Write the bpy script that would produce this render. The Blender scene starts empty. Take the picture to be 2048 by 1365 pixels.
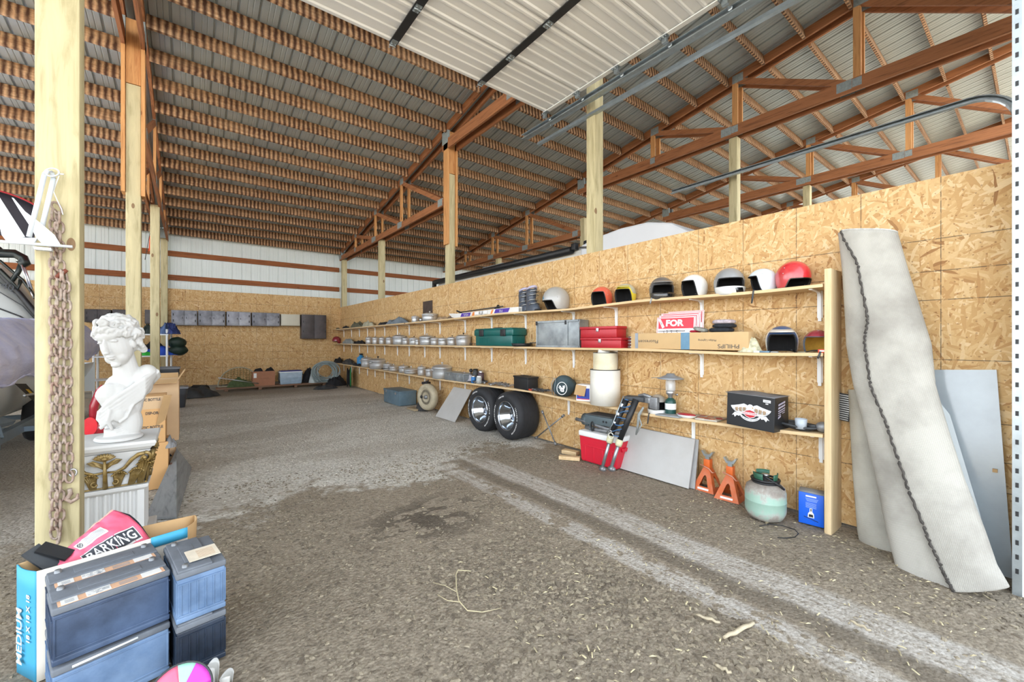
import bpy, bmesh, math, random
from mathutils import Vector, Matrix, Euler, noise
PI = math.pi
rnd = random.Random(7)
SC = bpy.context.scene
COL = SC.collection

# ---------------------------------------------------------------- camera maths
F = 826.6; CX = 1024.0; HY = 681.0; HC = 1.376
YAW = math.radians(37.92); SN = math.sin(YAW); CS = math.cos(YAW)
def onX(px, X):
    """depth along the barn (Y) and camera distance where image column px meets the plane X"""
    r = (px - CX) / F
    Y = X * (CS - r * SN) / (SN + r * CS)
    return Y, X * SN + Y * CS
def onY(px, Y):
    r = (px - CX) / F
    X = Y * (SN + r * CS) / (CS - r * SN)
    return X, X * SN + Y * CS
def PX(px, py, X):
    Y, d = onX(px, X)
    return Vector((X, Y, HC + (HY - py) * d / F))
def PY(px, py, Y):
    X, d = onY(px, Y)
    return Vector((X, Y, HC + (HY - py) * d / F))
def PZ(px, py, Z=0.0):
    d = F * (HC - Z) / (py - HY)
    r = (px - CX) / F * d
    return Vector((d * SN + r * CS, d * CS - r * SN, Z))
def fit(pl, pr, X):
    """Y and width of a round thing centred on plane X spanning columns pl..pr"""
    pc = (pl + pr) / 2
    Y, d = onX(pc, X)
    r = (pc - CX) / F
    return Y, (pr - pl) * d / F / math.sqrt(1 + r * r)

# ---------------------------------------------------------------- materials
def lin(c):
    c = c / 255.0
    return c / 12.92 if c <= 0.04045 else ((c + 0.055) / 1.055) ** 2.4
def hexc(h):
    h = h.lstrip('#')
    return tuple(lin(int(h[i:i + 2], 16)) for i in (0, 2, 4)) + (1.0,)
MATS = {}
class NT:
    def __init__(s, name):
        s.m = bpy.data.materials.new(name); s.m.use_nodes = True
        s.t = s.m.node_tree; s.b = s.t.nodes['Principled BSDF']
    def n(s, typ, **kw):
        nd = s.t.nodes.new(typ)
        for k, v in kw.items():
            if k.startswith('i_'):
                key = k[2:]
                nd.inputs[int(key) if key.isdigit() else key.replace('_', ' ')].default_value = v
            else: setattr(nd, k, v)
        return nd
    def l(s, a, b): s.t.links.new(a, b)
    def math(s, op, a, b=None, c=None, clamp=False):
        nd = s.n('ShaderNodeMath', operation=op); nd.use_clamp = clamp
        for i, v in enumerate((a, b, c)):
            if v is None: continue
            if isinstance(v, (int, float)): nd.inputs[i].default_value = v
            else: s.l(v, nd.inputs[i])
        return nd.outputs[0]
    def mix(s, f, a, b, blend='MIX'):
        nd = s.n('ShaderNodeMix', data_type='RGBA', blend_type=blend)
        for i, v in ((0, f), (6, a), (7, b)):
            if isinstance(v, (int, float, tuple)): nd.inputs[i].default_value = v
            else: s.l(v, nd.inputs[i])
        return nd.outputs[2]
    def ramp(s, f, stops):
        nd = s.n('ShaderNodeValToRGB'); s.l(f, nd.inputs[0])
        e = nd.color_ramp.elements
        while len(e) < len(stops): e.new(0.5)
        for el, (p, c) in zip(e, stops):
            el.position = p; el.color = c if len(c) == 4 else tuple(c) + (1,)
        return nd.outputs[0]
    def coords(s, kind='Object'):
        return s.n('ShaderNodeTexCoord').outputs[kind]
    def pos(s): return s.n('ShaderNodeNewGeometry').outputs['Position']
    def mapping(s, v, scale=(1, 1, 1), rot=(0, 0, 0), loc=(0, 0, 0)):
        nd = s.n('ShaderNodeMapping'); s.l(v, nd.inputs[0])
        nd.inputs['Scale'].default_value = scale; nd.inputs['Rotation'].default_value = rot; nd.inputs['Location'].default_value = loc
        return nd.outputs[0]
    def noise(s, v, sc, det=4, rough=0.55, dist=0.0):
        nd = s.n('ShaderNodeTexNoise', i_Scale=sc, i_Detail=det, i_Roughness=rough, i_Distortion=dist)
        if v is not None: s.l(v, nd.inputs['Vector'])
        return nd.outputs[0]
    def bump(s, h, strength=0.3, dist=0.01):
        nd = s.n('ShaderNodeBump', i_Strength=strength, i_Distance=dist); s.l(h, nd.inputs['Height'])
        s.l(nd.outputs[0], s.b.inputs['Normal'])
def mat(key, col, rough=0.6, metal=0.0, var=0.12, nsc=9.0, bump=0.15, dirt=None, dirt_amt=0.0, coat=0.0, alpha=None, spec=None, trans=0.0):
    if key in MATS: return MATS[key]
    t = NT(key); c = hexc(col) if isinstance(col, str) else col
    v = t.coords('Object')
    f = t.noise(v, nsc, 5, 0.6)
    lo = tuple(max(0, x * (1 - var)) for x in c[:3]) + (1,); hi = tuple(min(1, x * (1 + var)) for x in c[:3]) + (1,)
    colr = t.ramp(f, [(0.3, lo), (0.7, hi)])
    if dirt:
        g = t.noise(v, nsc * 0.45, 6, 0.7)
        gm = t.math('MULTIPLY', t.math('SUBTRACT', g, 0.42, clamp=True), 4.0 * dirt_amt, clamp=True)
        colr = t.mix(gm, colr, hexc(dirt))
    t.l(colr, t.b.inputs['Base Color'])
    t.b.inputs['Roughness'].default_value = rough; t.b.inputs['Metallic'].default_value = metal
    if coat: t.b.inputs['Coat Weight'].default_value = coat; t.b.inputs['Coat Roughness'].default_value = 0.15
    if alpha is not None: t.b.inputs['Alpha'].default_value = alpha
    if trans: t.b.inputs['Transmission Weight'].default_value = trans
    if spec is not None: t.b.inputs['Specular IOR Level'].default_value = spec
    if bump: t.bump(t.noise(v, nsc * 6, 4, 0.6), bump, 0.004)
    MATS[key] = t.m
    return t.m

# ---------------------------------------------------------------- mesh builder
def frame(d):
    d = d.normalized(); up = Vector((0, 0, 1)) if abs(d.z) < 0.95 else Vector((1, 0, 0))
    a = d.cross(up).normalized(); return a, d.cross(a).normalized()
class MB:
    def __init__(s):
        s.v = []; s.f = []; s.mi = []; s.sm = []; s.M = Matrix.Identity(4); s.m = 0; s.smooth = False
    def xf(s, loc=(0, 0, 0), rot=(0, 0, 0), scale=(1, 1, 1)):
        s.M = Matrix.Translation(loc) @ Euler(rot).to_matrix().to_4x4() @ Matrix.Diagonal(tuple(scale) + (1,)); return s
    def add(s, vs, fs, smooth=None):
        o = len(s.v); s.v += [s.M @ Vector(p) for p in vs]
        sm = s.smooth if smooth is None else smooth
        for f in fs: s.f.append([i + o for i in f]); s.mi.append(s.m); s.sm.append(sm)
        return s
    def box(s, c, sz, rz=0.0, R=None, bev=0.0):
        hx, hy, hz = sz[0] / 2, sz[1] / 2, sz[2] / 2
        Rm = R if R is not None else Matrix.Rotation(rz, 3, 'Z')
        c = Vector(c)
        if bev <= 0:
            P = [(-hx, -hy, -hz), (hx, -hy, -hz), (hx, hy, -hz), (-hx, hy, -hz), (-hx, -hy, hz), (hx, -hy, hz), (hx, hy, hz), (-hx, hy, hz)]
            Fc = [(0, 3, 2, 1), (4, 5, 6, 7), (0, 1, 5, 4), (1, 2, 6, 5), (2, 3, 7, 6), (3, 0, 4, 7)]
            return s.add([c + Rm @ Vector(p) for p in P], Fc, False)
        bm = bmesh.new(); bmesh.ops.create_cube(bm, size=1.0)
        for v in bm.verts: v.co = Vector((v.co.x * sz[0], v.co.y * sz[1], v.co.z * sz[2]))
        bev = min(bev, min(sz) * 0.49)
        bmesh.ops.bevel(bm, geom=list(bm.edges), offset=bev, segments=3, affect='EDGES', profile=0.5)
        bm.verts.index_update()
        vs = [c + Rm @ v.co for v in bm.verts]; fs = [[v.index for v in f.verts] for f in bm.faces]
        bm.free(); return s.add(vs, fs, True)
    def bar(s, a, b, w, h, up=(0, 0, 1)):
        a = Vector(a); b = Vector(b); d = b - a; L = d.length; d.normalize()
        u = Vector(up); x = d.cross(u)
        if x.length < 1e-4: x = d.cross(Vector((0, 1, 0)))
        x.normalize(); z = x.cross(d)
        R = Matrix((x, d, z)).transposed()
        return s.box((a + b) / 2, (w, L, h), R=R)
    def tube(s, pts, r, n=8, cap=True, closed=False):
        pts = [Vector(p) for p in pts]; N = len(pts)
        rs = r if isinstance(r, (list, tuple)) else [r] * N
        vs = []; prev = None
        for i, p in enumerate(pts):
            if closed: t = pts[(i + 1) % N] - pts[i - 1]
            else: t = pts[min(i + 1, N - 1)] - pts[max(i - 1, 0)]
            if t.length < 1e-9: t = Vector((0, 0, 1))
            t.normalize()
            if prev is None: a, _ = frame(t)
            else:
                a = prev - t * prev.dot(t)
                if a.length < 1e-6: a, _ = frame(t)
                a.normalize()
            b = t.cross(a); prev = a
            for k in range(n):
                th = 2 * PI * k / n; vs.append(p + (a * math.cos(th) + b * math.sin(th)) * rs[i])
        fs = []
        for i in range(N if closed else N - 1):
            j = (i + 1) % N
            for k in range(n): fs.append((i * n + k, i * n + (k + 1) % n, j * n + (k + 1) % n, j * n + k))
        s.add(vs, fs, True)
        if cap and not closed:
            s.add([vs[k] for k in range(n)][::-1], [tuple(range(n))], False); s.add([vs[(N - 1) * n + k] for k in range(n)], [tuple(range(n))], False)
        return s
    def lathe(s, prof, n=32, ax=None, cap=False):
        """prof: list of (radius, height); ax: 3x3 rotation"""
        vs = []
        for r, z in prof:
            for k in range(n):
                th = 2 * PI * k / n; p = Vector((r * math.cos(th), r * math.sin(th), z))
                vs.append(ax @ p if ax is not None else p)
        fs = []
        for i in range(len(prof) - 1):
            for k in range(n): fs.append((i * n + k, i * n + (k + 1) % n, (i + 1) * n + (k + 1) % n, (i + 1) * n + k))
        if cap:
            fs.append(tuple(range(n))[::-1]); fs.append(tuple((len(prof) - 1) * n + k for k in range(n)))
        return s.add(vs, fs, True)
    def ball(s, c, r, n=16, m=10, rot=None):
        c = Vector(c); r = (r, r, r) if isinstance(r, (int, float)) else r
        vs = []; fs = []
        for i in range(m + 1):
            ph = PI * i / m
            for k in range(n):
                th = 2 * PI * k / n
                p = Vector((r[0] * math.sin(ph) * math.cos(th), r[1] * math.sin(ph) * math.sin(th), r[2] * math.cos(ph)))
                if rot is not None: p = rot @ p
                vs.append(c + p)
        for i in range(m):
            for k in range(n): fs.append((i * n + k, (i + 1) * n + k, (i + 1) * n + (k + 1) % n, i * n + (k + 1) % n))
        return s.add(vs, fs, True)
    def prism(s, poly, d0, d1, plane='XZ'):
        """extrude 2-D polygon between d0 and d1 along the remaining axis"""
        def mk(u, v, d):
            return {'XZ': (u, d, v), 'YZ': (d, u, v), 'XY': (u, v, d)}[plane]
        n = len(poly)
        vs = [mk(u, v, d0) for u, v in poly] + [mk(u, v, d1) for u, v in poly]
        fs = [tuple(range(n))[::-1], tuple(range(n, 2 * n))] + [(i, (i + 1) % n, (i + 1) % n + n, i + n) for i in range(n)]
        return s.add(vs, fs, False)
    def grid(s, fn, nu, nv, smooth=True, wrap=False):
        vs = [fn(i / nu, j / nv) for i in range(nu + 1) for j in range(nv + 1)]
        fs = [(i * (nv + 1) + j, (i + 1) * (nv + 1) + j, (i + 1) * (nv + 1) + j + 1, i * (nv + 1) + j + 1) for i in range(nu) for j in range(nv)]
        return s.add(vs, fs, smooth)
    def mesh(s, name, mats):
        me = bpy.data.meshes.new(name)
        me.from_pydata([tuple(v) for v in s.v], [], s.f)
        for m in (mats if isinstance(mats, (list, tuple)) else [mats]): me.materials.append(m)
        me.polygons.foreach_set('material_index', s.mi); me.polygons.foreach_set('use_smooth', s.sm)
        me.update()
        bm = bmesh.new(); bm.from_mesh(me); bmesh.ops.remove_doubles(bm, verts=bm.verts, dist=1e-5)
        bmesh.ops.recalc_face_normals(bm, faces=bm.faces); bm.to_mesh(me); bm.free()
        return me
    def build(s, name, mats, parent=None, loc=None, rz=0.0, bevel=0.0, solid=0.0):
        o = bpy.data.objects.new(name, s.mesh(name, mats)); COL.objects.link(o)
        if parent is not None: o.parent = parent
        if loc is not None: o.location = loc
        if rz: o.rotation_euler.z = rz
        if solid:
            md = o.modifiers.new('Solid', 'SOLIDIFY'); md.thickness = solid; md.offset = 0
        if bevel:
            md = o.modifiers.new('Bevel', 'BEVEL'); md.width = bevel; md.segments = 2; md.limit_method = 'ANGLE'; md.angle_limit = 0.7
        return o
def tag(o, label=None, cat=None, group=None, kind=None):
    if label: o['label'] = label
    if cat: o['category'] = cat
    if group: o['group'] = group
    if kind: o['kind'] = kind
    return o
def thing(name, label, cat, loc=(0, 0, 0), rz=0.0, group=None, rot=None):
    o = bpy.data.objects.new(name, None); COL.objects.link(o); o.empty_display_size = 0.1
    o.location = loc; o.rotation_euler = rot if rot else (0, 0, rz)
    return tag(o, label, cat, group)
def copy_tree(o, parent=None):
    c = o.copy(); COL.objects.link(c)
    if parent is not None: c.parent = parent
    for ch in list(o.children): copy_tree(ch, c)
    return c
def text_mesh(txt, size, depth=0.0, align='CENTER', bold=0.0, sx=1.0, spacing=1.0, shear=0.0):
    cu = bpy.data.curves.new('t', 'FONT'); cu.body = txt; cu.size = size; cu.extrude = depth; cu.align_x = align; cu.align_y = 'CENTER'
    cu.offset = bold; cu.space_character = spacing; cu.resolution_u = 3; cu.shear = shear
    o = bpy.data.objects.new('t', cu); COL.objects.link(o)
    dg = bpy.context.evaluated_depsgraph_get()
    me = bpy.data.meshes.new_from_object(o.evaluated_get(dg))
    bpy.data.objects.remove(o)
    vs = [Vector((v.co.x * sx, v.co.y, v.co.z)) for v in me.vertices]; fs = [list(p.vertices) for p in me.polygons]
    bpy.data.meshes.remove(me)
    return vs, fs
def lettering(mb, txt, org, right, up, size, off=0.001, **kw):
    """flat letters on the plane through org spanned by right / up, standing off along the normal"""
    right = Vector(right).normalized(); up = Vector(up).normalized(); nrm = right.cross(up)
    vs, fs = text_mesh(txt, size, **kw)
    mb.add([Vector(org) + right * v.x + up * v.y + nrm * (v.z + off) for v in vs], fs, False)
    return mb
ORD = ['first', 'second', 'third', 'fourth', 'fifth', 'sixth', 'seventh', 'eighth', 'ninth', 'tenth', 'eleventh', 'twelfth', 'thirteenth', 'fourteenth', 'fifteenth', 'sixteenth', 'seventeenth', 'eighteenth', 'nineteenth', 'twentieth', 'twenty-first', 'twenty-second', 'twenty-third', 'twenty-fourth', 'twenty-fifth', 'twenty-sixth', 'twenty-seventh']
def sstep(a, b, x):
    t = max(0.0, min(1.0, (x - a) / (b - a))); return t * t * (3 - 2 * t)

# ---------------------------------------------------------------- camera, world, view
cd = bpy.data.cameras.new('camera'); cam = bpy.data.objects.new('camera', cd); COL.objects.link(cam)
cam.location = (0, 0, HC); cam.rotation_euler = (PI / 2, 0, -YAW)
cd.sensor_width = 36; cd.lens = 36 * F / 2048; cd.shift_y = (HY - 682.5) / 2048 * -1 * -1
cd.clip_start = 0.02; cd.clip_end = 300
SC.camera = cam
vs_ = SC.view_settings; vs_.view_transform = 'Standard'; vs_.look = 'None'; vs_.gamma = 1; vs_.use_curve_mapping = False
vs_.exposure = 1.52
SC.cycles.max_bounces = 10; SC.cycles.diffuse_bounces = 5; SC.cycles.glossy_bounces = 4; SC.cycles.transmission_bounces = 6; SC.cycles.transparent_max_bounces = 8
SC.cycles.use_denoising = True; SC.cycles.use_adaptive_sampling = True; SC.cycles.adaptive_threshold = 0.03; SC.cycles.sample_clamp_indirect = 8
SC.cycles.caustics_reflective = False; SC.cycles.caustics_refractive = False
# ================================================================ MATERIALS OF THE BUILDING
def osb_mat(name, u_axis, hlines, vsp, voff):
    t = NT(name); p = t.pos()
    sp = t.n('ShaderNodeSeparateXYZ'); t.l(p, sp.inputs[0])
    cb = t.n('ShaderNodeCombineXYZ'); t.l(sp.outputs[u_axis], cb.inputs[0]); t.l(sp.outputs[2], cb.inputs[1])
    uv = cb.outputs[0]
    wob = t.n('ShaderNodeTexNoise', i_Scale=5.0, i_Detail=3.0); t.l(uv, wob.inputs['Vector'])
    wv = t.n('ShaderNodeVectorMath', operation='MULTIPLY_ADD'); t.l(wob.outputs['Color'], wv.inputs[0]); wv.inputs[1].default_value = (0.06, 0.06, 0); t.l(uv, wv.inputs[2])
    cols = []; hs = []
    for k, (ang, L, W) in enumerate([(0.35, 0.12, 0.019), (1.25, 0.10, 0.015), (2.05, 0.13, 0.021), (2.75, 0.10, 0.016), (1.6, 0.15, 0.014), (0.8, 0.09, 0.02)]):
        m = t.mapping(wv.outputs[0], rot=(0, 0, ang), loc=(k * 3.1, k * 1.7, 0))
        m = t.mapping(m, scale=(1 / L, 1 / W, 1))
        vo = t.n('ShaderNodeTexVoronoi', voronoi_dimensions='2D', i_Scale=1.0, i_Randomness=0.95); t.l(m, vo.inputs['Vector'])
        s3 = t.n('ShaderNodeSeparateColor'); t.l(vo.outputs['Color'], s3.inputs[0])
        cols.append((s3.outputs[0], s3.outputs[1])); hs.append(vo.outputs['Distance'])
    val, pri = cols[0]
    for v2, p2 in cols[1:]:
        g = t.math('GREATER_THAN', p2, pri)
        val = t.n('ShaderNodeMix', data_type='FLOAT')
        t.l(g, val.inputs[0]); t.l(cols[cols.index((v2, p2)) - 1][0] if False else cur if 'cur' in dir() else cols[0][0], val.inputs[2]); t.l(v2, val.inputs[3])
        cur = val.outputs[0]; pri = t.math('MAXIMUM', pri, p2)
    val = cur
    c = t.ramp(val, [(0.0, hexc('#8f6034')), (0.03, hexc('#b98f5c')), (0.2, hexc('#c9a570')), (0.5, hexc('#d2b07e')), (0.75, hexc('#dbbd8c')), (1.0, hexc('#e8d2aa'))])
    fine = t.noise(t.mapping(uv, scale=(60, 200, 1)), 1.0, 4, 0.7)
    c = t.mix(0.3, c, t.ramp(fine, [(0.3, hexc('#ab865a')), (0.7, hexc('#f0d9ae'))]), 'MULTIPLY')
    big = t.noise(uv, 0.9, 3)
    c = t.mix(t.math('MULTIPLY', big, 0.35), c, hexc('#c8a266'))
    flk = t.n('ShaderNodeTexVoronoi', voronoi_dimensions='2D', i_Scale=17.0); t.l(wv.outputs[0], flk.inputs['Vector'])
    fl = t.math('LESS_THAN', flk.outputs['Distance'], 0.075)
    c = t.mix(t.math('MULTIPLY', fl, 0.5), c, hexc('#6e4320'))
    # printed nailing lines and sheet joints
    z = sp.outputs[2]; u = sp.outputs[u_axis]; line = None
    def near(a, w): return t.math('LESS_THAN', t.math('ABSOLUTE', a), w)
    for h in hlines:
        q = near(t.math('SUBTRACT', z, h), 0.0024); line = q if line is None else t.math('MAXIMUM', line, q)
    q = near(t.math('SUBTRACT', t.math('PINGPONG', t.math('ADD', u, voff), vsp / 2), 0.0), 0.0020)
    brk = t.math('GREATER_THAN', t.noise(t.mapping(uv, scale=(14, 14, 1)), 1.0, 2), 0.43)
    line = t.math('MAXIMUM', line, q)
    c = t.mix(t.math('MULTIPLY', line, t.math('MULTIPLY_ADD', brk, 0.45, 0.35)), c, hexc('#2e2a26'))
    t.l(c, t.b.inputs['Base Color']); t.b.inputs['Roughness'].default_value = 0.72
    t.bump(val, 0.25, 0.002)
    return t.m
def wood_mat(key, col, dark, axis='z', rough=0.75, knots=True, stretch=14):
    if key in MATS: return MATS[key]
    t = NT(key); v = t.pos()
    sc = {'x': (1, stretch, stretch), 'y': (stretch, 1, stretch), 'z': (stretch, stretch, 1)}[axis]
    m = t.mapping(v, scale=sc)
    g = t.noise(m, 2.2, 7, 0.62, 0.7)
    c = t.ramp(g, [(0.28, hexc(dark)), (0.5, hexc(col)), (0.72, tuple(min(1, x * 1.16) for x in hexc(col)[:3]) + (1,))])
    b = t.noise(v, 1.3, 3)
    c = t.mix(t.math('MULTIPLY', b, 0.35), c, hexc(dark))
    if knots:
        vo = t.n('ShaderNodeTexVoronoi', i_Scale=1.0); t.l(t.mapping(v, scale=tuple(4.5 if s == stretch else 2.2 for s in sc)), vo.inputs['Vector'])
        k = t.math('LESS_THAN', vo.outputs['Distance'], 0.085)
        c = t.mix(t.math('MULTIPLY', k, 0.75), c, hexc('#6b3d1c'))
    t.l(c, t.b.inputs['Base Color']); t.b.inputs['Roughness'].default_value = rough
    t.bump(g, 0.2, 0.003); MATS[key] = t.m
    return t.m
def purlin_mat():
    t = NT('purlin_stained'); v = t.pos()
    sp = t.n('ShaderNodeSeparateXYZ'); t.l(v, sp.inputs[0])
    n1 = t.noise(t.mapping(v, scale=(1.2, 3, 5)), 1.0, 3)
    n2 = t.noise(t.mapping(v, scale=(9, 5, 6)), 1.0, 4, 0.7)
    ph = t.math('MULTIPLY_ADD', sp.outputs[0], 82.0, t.math('MULTIPLY', n2, 4.5))
    w = t.math('MULTIPLY_ADD', t.math('SINE', ph), 0.5, 0.5)
    w = t.math('POWER', w, 0.8)
    amt = t.math('MULTIPLY', w, t.math('MULTIPLY_ADD', n1, 1.1, 0.45), clamp=True)
    base = t.ramp(t.noise(t.mapping(v, scale=(2, 30, 30)), 1.0, 4), [(0.3, hexc('#b98a62')), (0.7, hexc('#dfb88e'))])
    c = t.mix(t.math('MULTIPLY', amt, 0.95), base, hexc('#42200f'))
    t.l(c, t.b.inputs['Base Color']); t.b.inputs['Roughness'].default_value = 0.8
    return t.m
def ground_mat():
    t = NT('gravel_ground'); v = t.pos()
    sp = t.n('ShaderNodeSeparateXYZ'); t.l(v, sp.inputs[0]); X = sp.outputs[0]; Y = sp.outputs[1]
    fine = t.noise(v, 38, 8, 0.75); mid = t.noise(v, 6, 6, 0.65); big = t.noise(v, 0.8, 4, 0.6)
    vo = t.n('ShaderNodeTexVoronoi', i_Scale=55.0); t.l(v, vo.inputs['Vector'])
    vc = t.n('ShaderNodeSeparateColor'); t.l(vo.outputs['Color'], vc.inputs[0])
    brown = t.ramp(fine, [(0.28, hexc('#665c4d')), (0.5, hexc('#938775')), (0.72, hexc('#b7ab97'))])
    grey = t.ramp(vc.outputs[0], [(0.0, hexc('#a19d94')), (0.5, hexc('#d4d0c7')), (1.0, hexc('#f2efe9'))])
    grey = t.mix(0.35, grey, t.ramp(fine, [(0.3, hexc('#9f9888')), (0.7, hexc('#ded7c6'))]))
    # fresh grey gravel covers the middle of the bay
    d1 = t.math('MULTIPLY_ADD', mid, 1.6, t.math('MULTIPLY_ADD', big, 2.6, t.math('SUBTRACT', Y, 6.1)))
    m1 = t.n('ShaderNodeMapRange', i_1=-0.18, i_2=0.22); m1.interpolation_type = 'SMOOTHSTEP'; t.l(d1, m1.inputs[0])
    bands = t.noise(t.mapping(v, scale=(0.35, 1.1, 1)), 1.0, 3)
    m2 = t.n('ShaderNodeMapRange', i_1=0.60, i_2=0.48); t.l(bands, m2.inputs[0])
    back = t.n('ShaderNodeMapRange', i_1=12.6, i_2=11.2); t.l(Y, back.inputs[0])  # ground darker by the back wall: its shade is painted into the colour
    gm = t.math('MULTIPLY', m1.outputs[0], t.math('MULTIPLY', t.math('MULTIPLY_ADD', m2.outputs[0], 0.35, 0.65), t.math('MULTIPLY_ADD', back.outputs[0], 0.75, 0.25)))
    left = t.n('ShaderNodeMapRange', i_1=-1.2, i_2=-0.2); t.l(X, left.inputs[0])
    gm = t.math('MULTIPLY', gm, t.math('MULTIPLY_ADD', left.outputs[0], 0.6, 0.4))
    c = t.mix(gm, brown, grey)
    # pale scuffed wheel tracks running in from the door
    wx = t.math('MULTIPLY_ADD', t.noise(t.mapping(v, scale=(0.5, 2.2, 1)), 1.0, 4, 0.7), 0.06, X)
    st = t.noise(t.mapping(v, scale=(26, 2.5, 1)), 1.0, 6, 0.75)
    def band(c0, w, lim):
        a = t.math('SUBTRACT', 1.0, t.math('DIVIDE', t.math('ABSOLUTE', t.math('SUBTRACT', wx, c0 + 0.03)), w), clamp=True)
        a = t.math('MULTIPLY', a, 2.6, clamp=True)
        e = t.n('ShaderNodeMapRange', i_1=lim + 0.25, i_2=lim - 0.35); t.l(Y, e.inputs[0])
        return t.math('MULTIPLY', a, e.outputs[0])
    tr = t.math('MAXIMUM', band(2.63, 0.17, 4.1), t.math('MULTIPLY', band(2.22, 0.11, 3.9), t.math('GREATER_THAN', mid, 0.44)))
    tr = t.math('MULTIPLY', tr, t.math('MULTIPLY_ADD', t.math('MULTIPLY', t.math('ADD', st, t.math('MULTIPLY', fine, .8)), .6), 4.2, -1.75, clamp=True), clamp=True)
    c = t.mix(tr, c, hexc('#cfcac2'))
    dk = t.math('MULTIPLY', band(2.43, 0.09, 4.2), 0.45)
    c = t.mix(dk, c, hexc('#5a5246'))
    # oil stains
    stn = t.math('GREATER_THAN', t.noise(t.mapping(v, scale=(3.0, 5.5, 1)), 1.0, 4, 0.6), 0.50)
    ox = t.math('SUBTRACT', X, 1.45); oy = t.math('SUBTRACT', Y, 2.95)
    rr = t.math('ADD', t.math('MULTIPLY', t.math('MULTIPLY', ox, ox), 2.2), t.math('MULTIPLY', t.math('MULTIPLY', oy, oy), 4.0))
    om = t.math('MULTIPLY', t.math('SUBTRACT', 1.0, rr, clamp=True), stn)
    c = t.mix(t.math('MULTIPLY', om, 0.7), c, hexc('#33291f'))
    t.l(c, t.b.inputs['Base Color']); t.b.inputs['Roughness'].default_value = 0.95
    hgt = t.math('ADD', t.math('MULTIPLY', fine, 0.6), t.math('MULTIPLY', vo.outputs['Distance'], -0.5))
    t.bump(hgt, 0.9, 0.02)
    return t.m
M_OSB_R = osb_mat('osb_partition', 1, [0.46, 0.64, 0.87, 1.25, 1.64, 1.83, 2.04], 0.406, 0.0)
M_OSB_B = osb_mat('osb_back', 0, [0.25, 0.62, 0.83, 1.04, 1.25, 1.62, 2.0, 2.2, 2.42], 0.406, 0.1)
M_POST = wood_mat('treated_post', '#c8bc94', '#a0946c', 'z', stretch=9)
M_ORG_Y = wood_mat('orange_lumber_y', '#a56b42', '#6e4426', 'y')
M_ORG_Z = wood_mat('orange_lumber_z', '#d09a60', '#a86c3a', 'z')
M_ORG_X = wood_mat('orange_lumber_x', '#96582c', '#65361a', 'x')
M_PUR = purlin_mat()
M_ROOF = mat('roof_steel', '#b7c0c0', 0.42, 0.35, 0.05, 2.0, 0)
M_SIDE = mat('siding_steel', '#dde4e1', 0.5, 0.0, 0.04, 2.0, 0)
M_GALV = mat('galvanised', '#a9b2b6', 0.38, 0.85, 0.12, 14, 0.05)
M_GUS = mat('gusset_plate', '#8c9492', 0.6, 0.1, 0.2, 30, 0.2)
M_SHELF = wood_mat('shelf_board', '#d8be94', '#c6a474', 'y', stretch=16)
M_WHITE = mat('white_paint', '#e9ebea', 0.45, 0.0, 0.03, 5, 0.02)
M_BLK = mat('black_plastic', '#1d1e20', 0.5, 0, 0.2, 12, 0.1)
M_DARK = mat('dark_grey', '#3a3d40', 0.6, 0, 0.2, 12, 0.1)
M_ALU = mat('cast_aluminium', '#c2c4c6', 0.36, 0.9, 0.06, 8, 0.08)
M_RUB = mat('rubber', '#26272a', 0.7, 0, 0.2, 14, 0.2)

# ================================================================ GROUND
def gz(x, y):
    p = Vector((x, y, 0))
    return 0.010 * noise.noise(p * 1.3) + 0.006 * noise.noise(p * 4.7) + 0.003 * noise.noise(p * 15) - 0.012
g = MB(); g.smooth = True
def axis_pts(a, b, fine_a, fine_b, df, dc):
    r = []; x = a
    while x < b:
        r.append(x); x += df if fine_a <= x < fine_b else dc
    return r + [b]
xs = axis_pts(-45, 60, -2, 5, 0.05, 1.5); ys = axis_pts(-45, 14.6, 0, 7, 0.05, 0.5)
vs = [(x, y, gz(x, y)) for x in xs for y in ys]; ny = len(ys)
g.add(vs, [(i * ny + j, (i + 1) * ny + j, (i + 1) * ny + j + 1, i * ny + j + 1) for i in range(len(xs) - 1) for j in range(ny - 1)], True)
floor = g.build('floor', ground_mat()); tag(floor, 'gravel and dirt floor of the barn with pale wheel tracks', 'floor', kind='structure')

# loose stones
def stones(n, seed, region, smin, smax, name, col, label, dens=None):
    R = random.Random(seed); m = MB(); k = 0
    base = [(-1, -1, -.5), (1, -1, -.6), (1, 1, -.5), (-1, 1, -.6), (-.6, -.7, .6), (.7, -.6, .5), (.6, .7, .7), (-.7, .6, .5)]
    fc = [(0, 3, 2, 1), (4, 5, 6, 7), (0, 1, 5, 4), (1, 2, 6, 5), (2, 3, 7, 6), (3, 0, 4, 7)]
    while k < n:
        x = R.uniform(region[0], region[1]); y = R.uniform(region[2], region[3])
        if dens and R.random() > dens(x, y): continue
        s = smin + (smax - smin) * R.random() ** 3
        th = R.uniform(0, 2 * PI); c, q = math.cos(th), math.sin(th); a = s * R.uniform(0.5, 1.1); b = s * R.uniform(0.4, 0.9); h = s * R.uniform(0.25, 0.6)
        z = gz(x, y) + h * 0.2; tl = R.uniform(-.3, .3)
        m.m = R.randrange(3)
        m.add([(x + (p[0] * a * R.uniform(.7, 1.15)) * c - p[1] * b * q, y + p[0] * a * q + (p[1] * b * R.uniform(.7, 1.15)) * c, z + p[2] * h * R.uniform(.5, 1.2) + p[0] * a * tl) for p in [(q_[0] + R.uniform(-.35, .35), q_[1] + R.uniform(-.35, .35), q_[2]) for q_ in base]], fc, False)
        k += 1
    o = m.build(name, col); tag(o, label, 'gravel', kind='stuff'); return o
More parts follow.
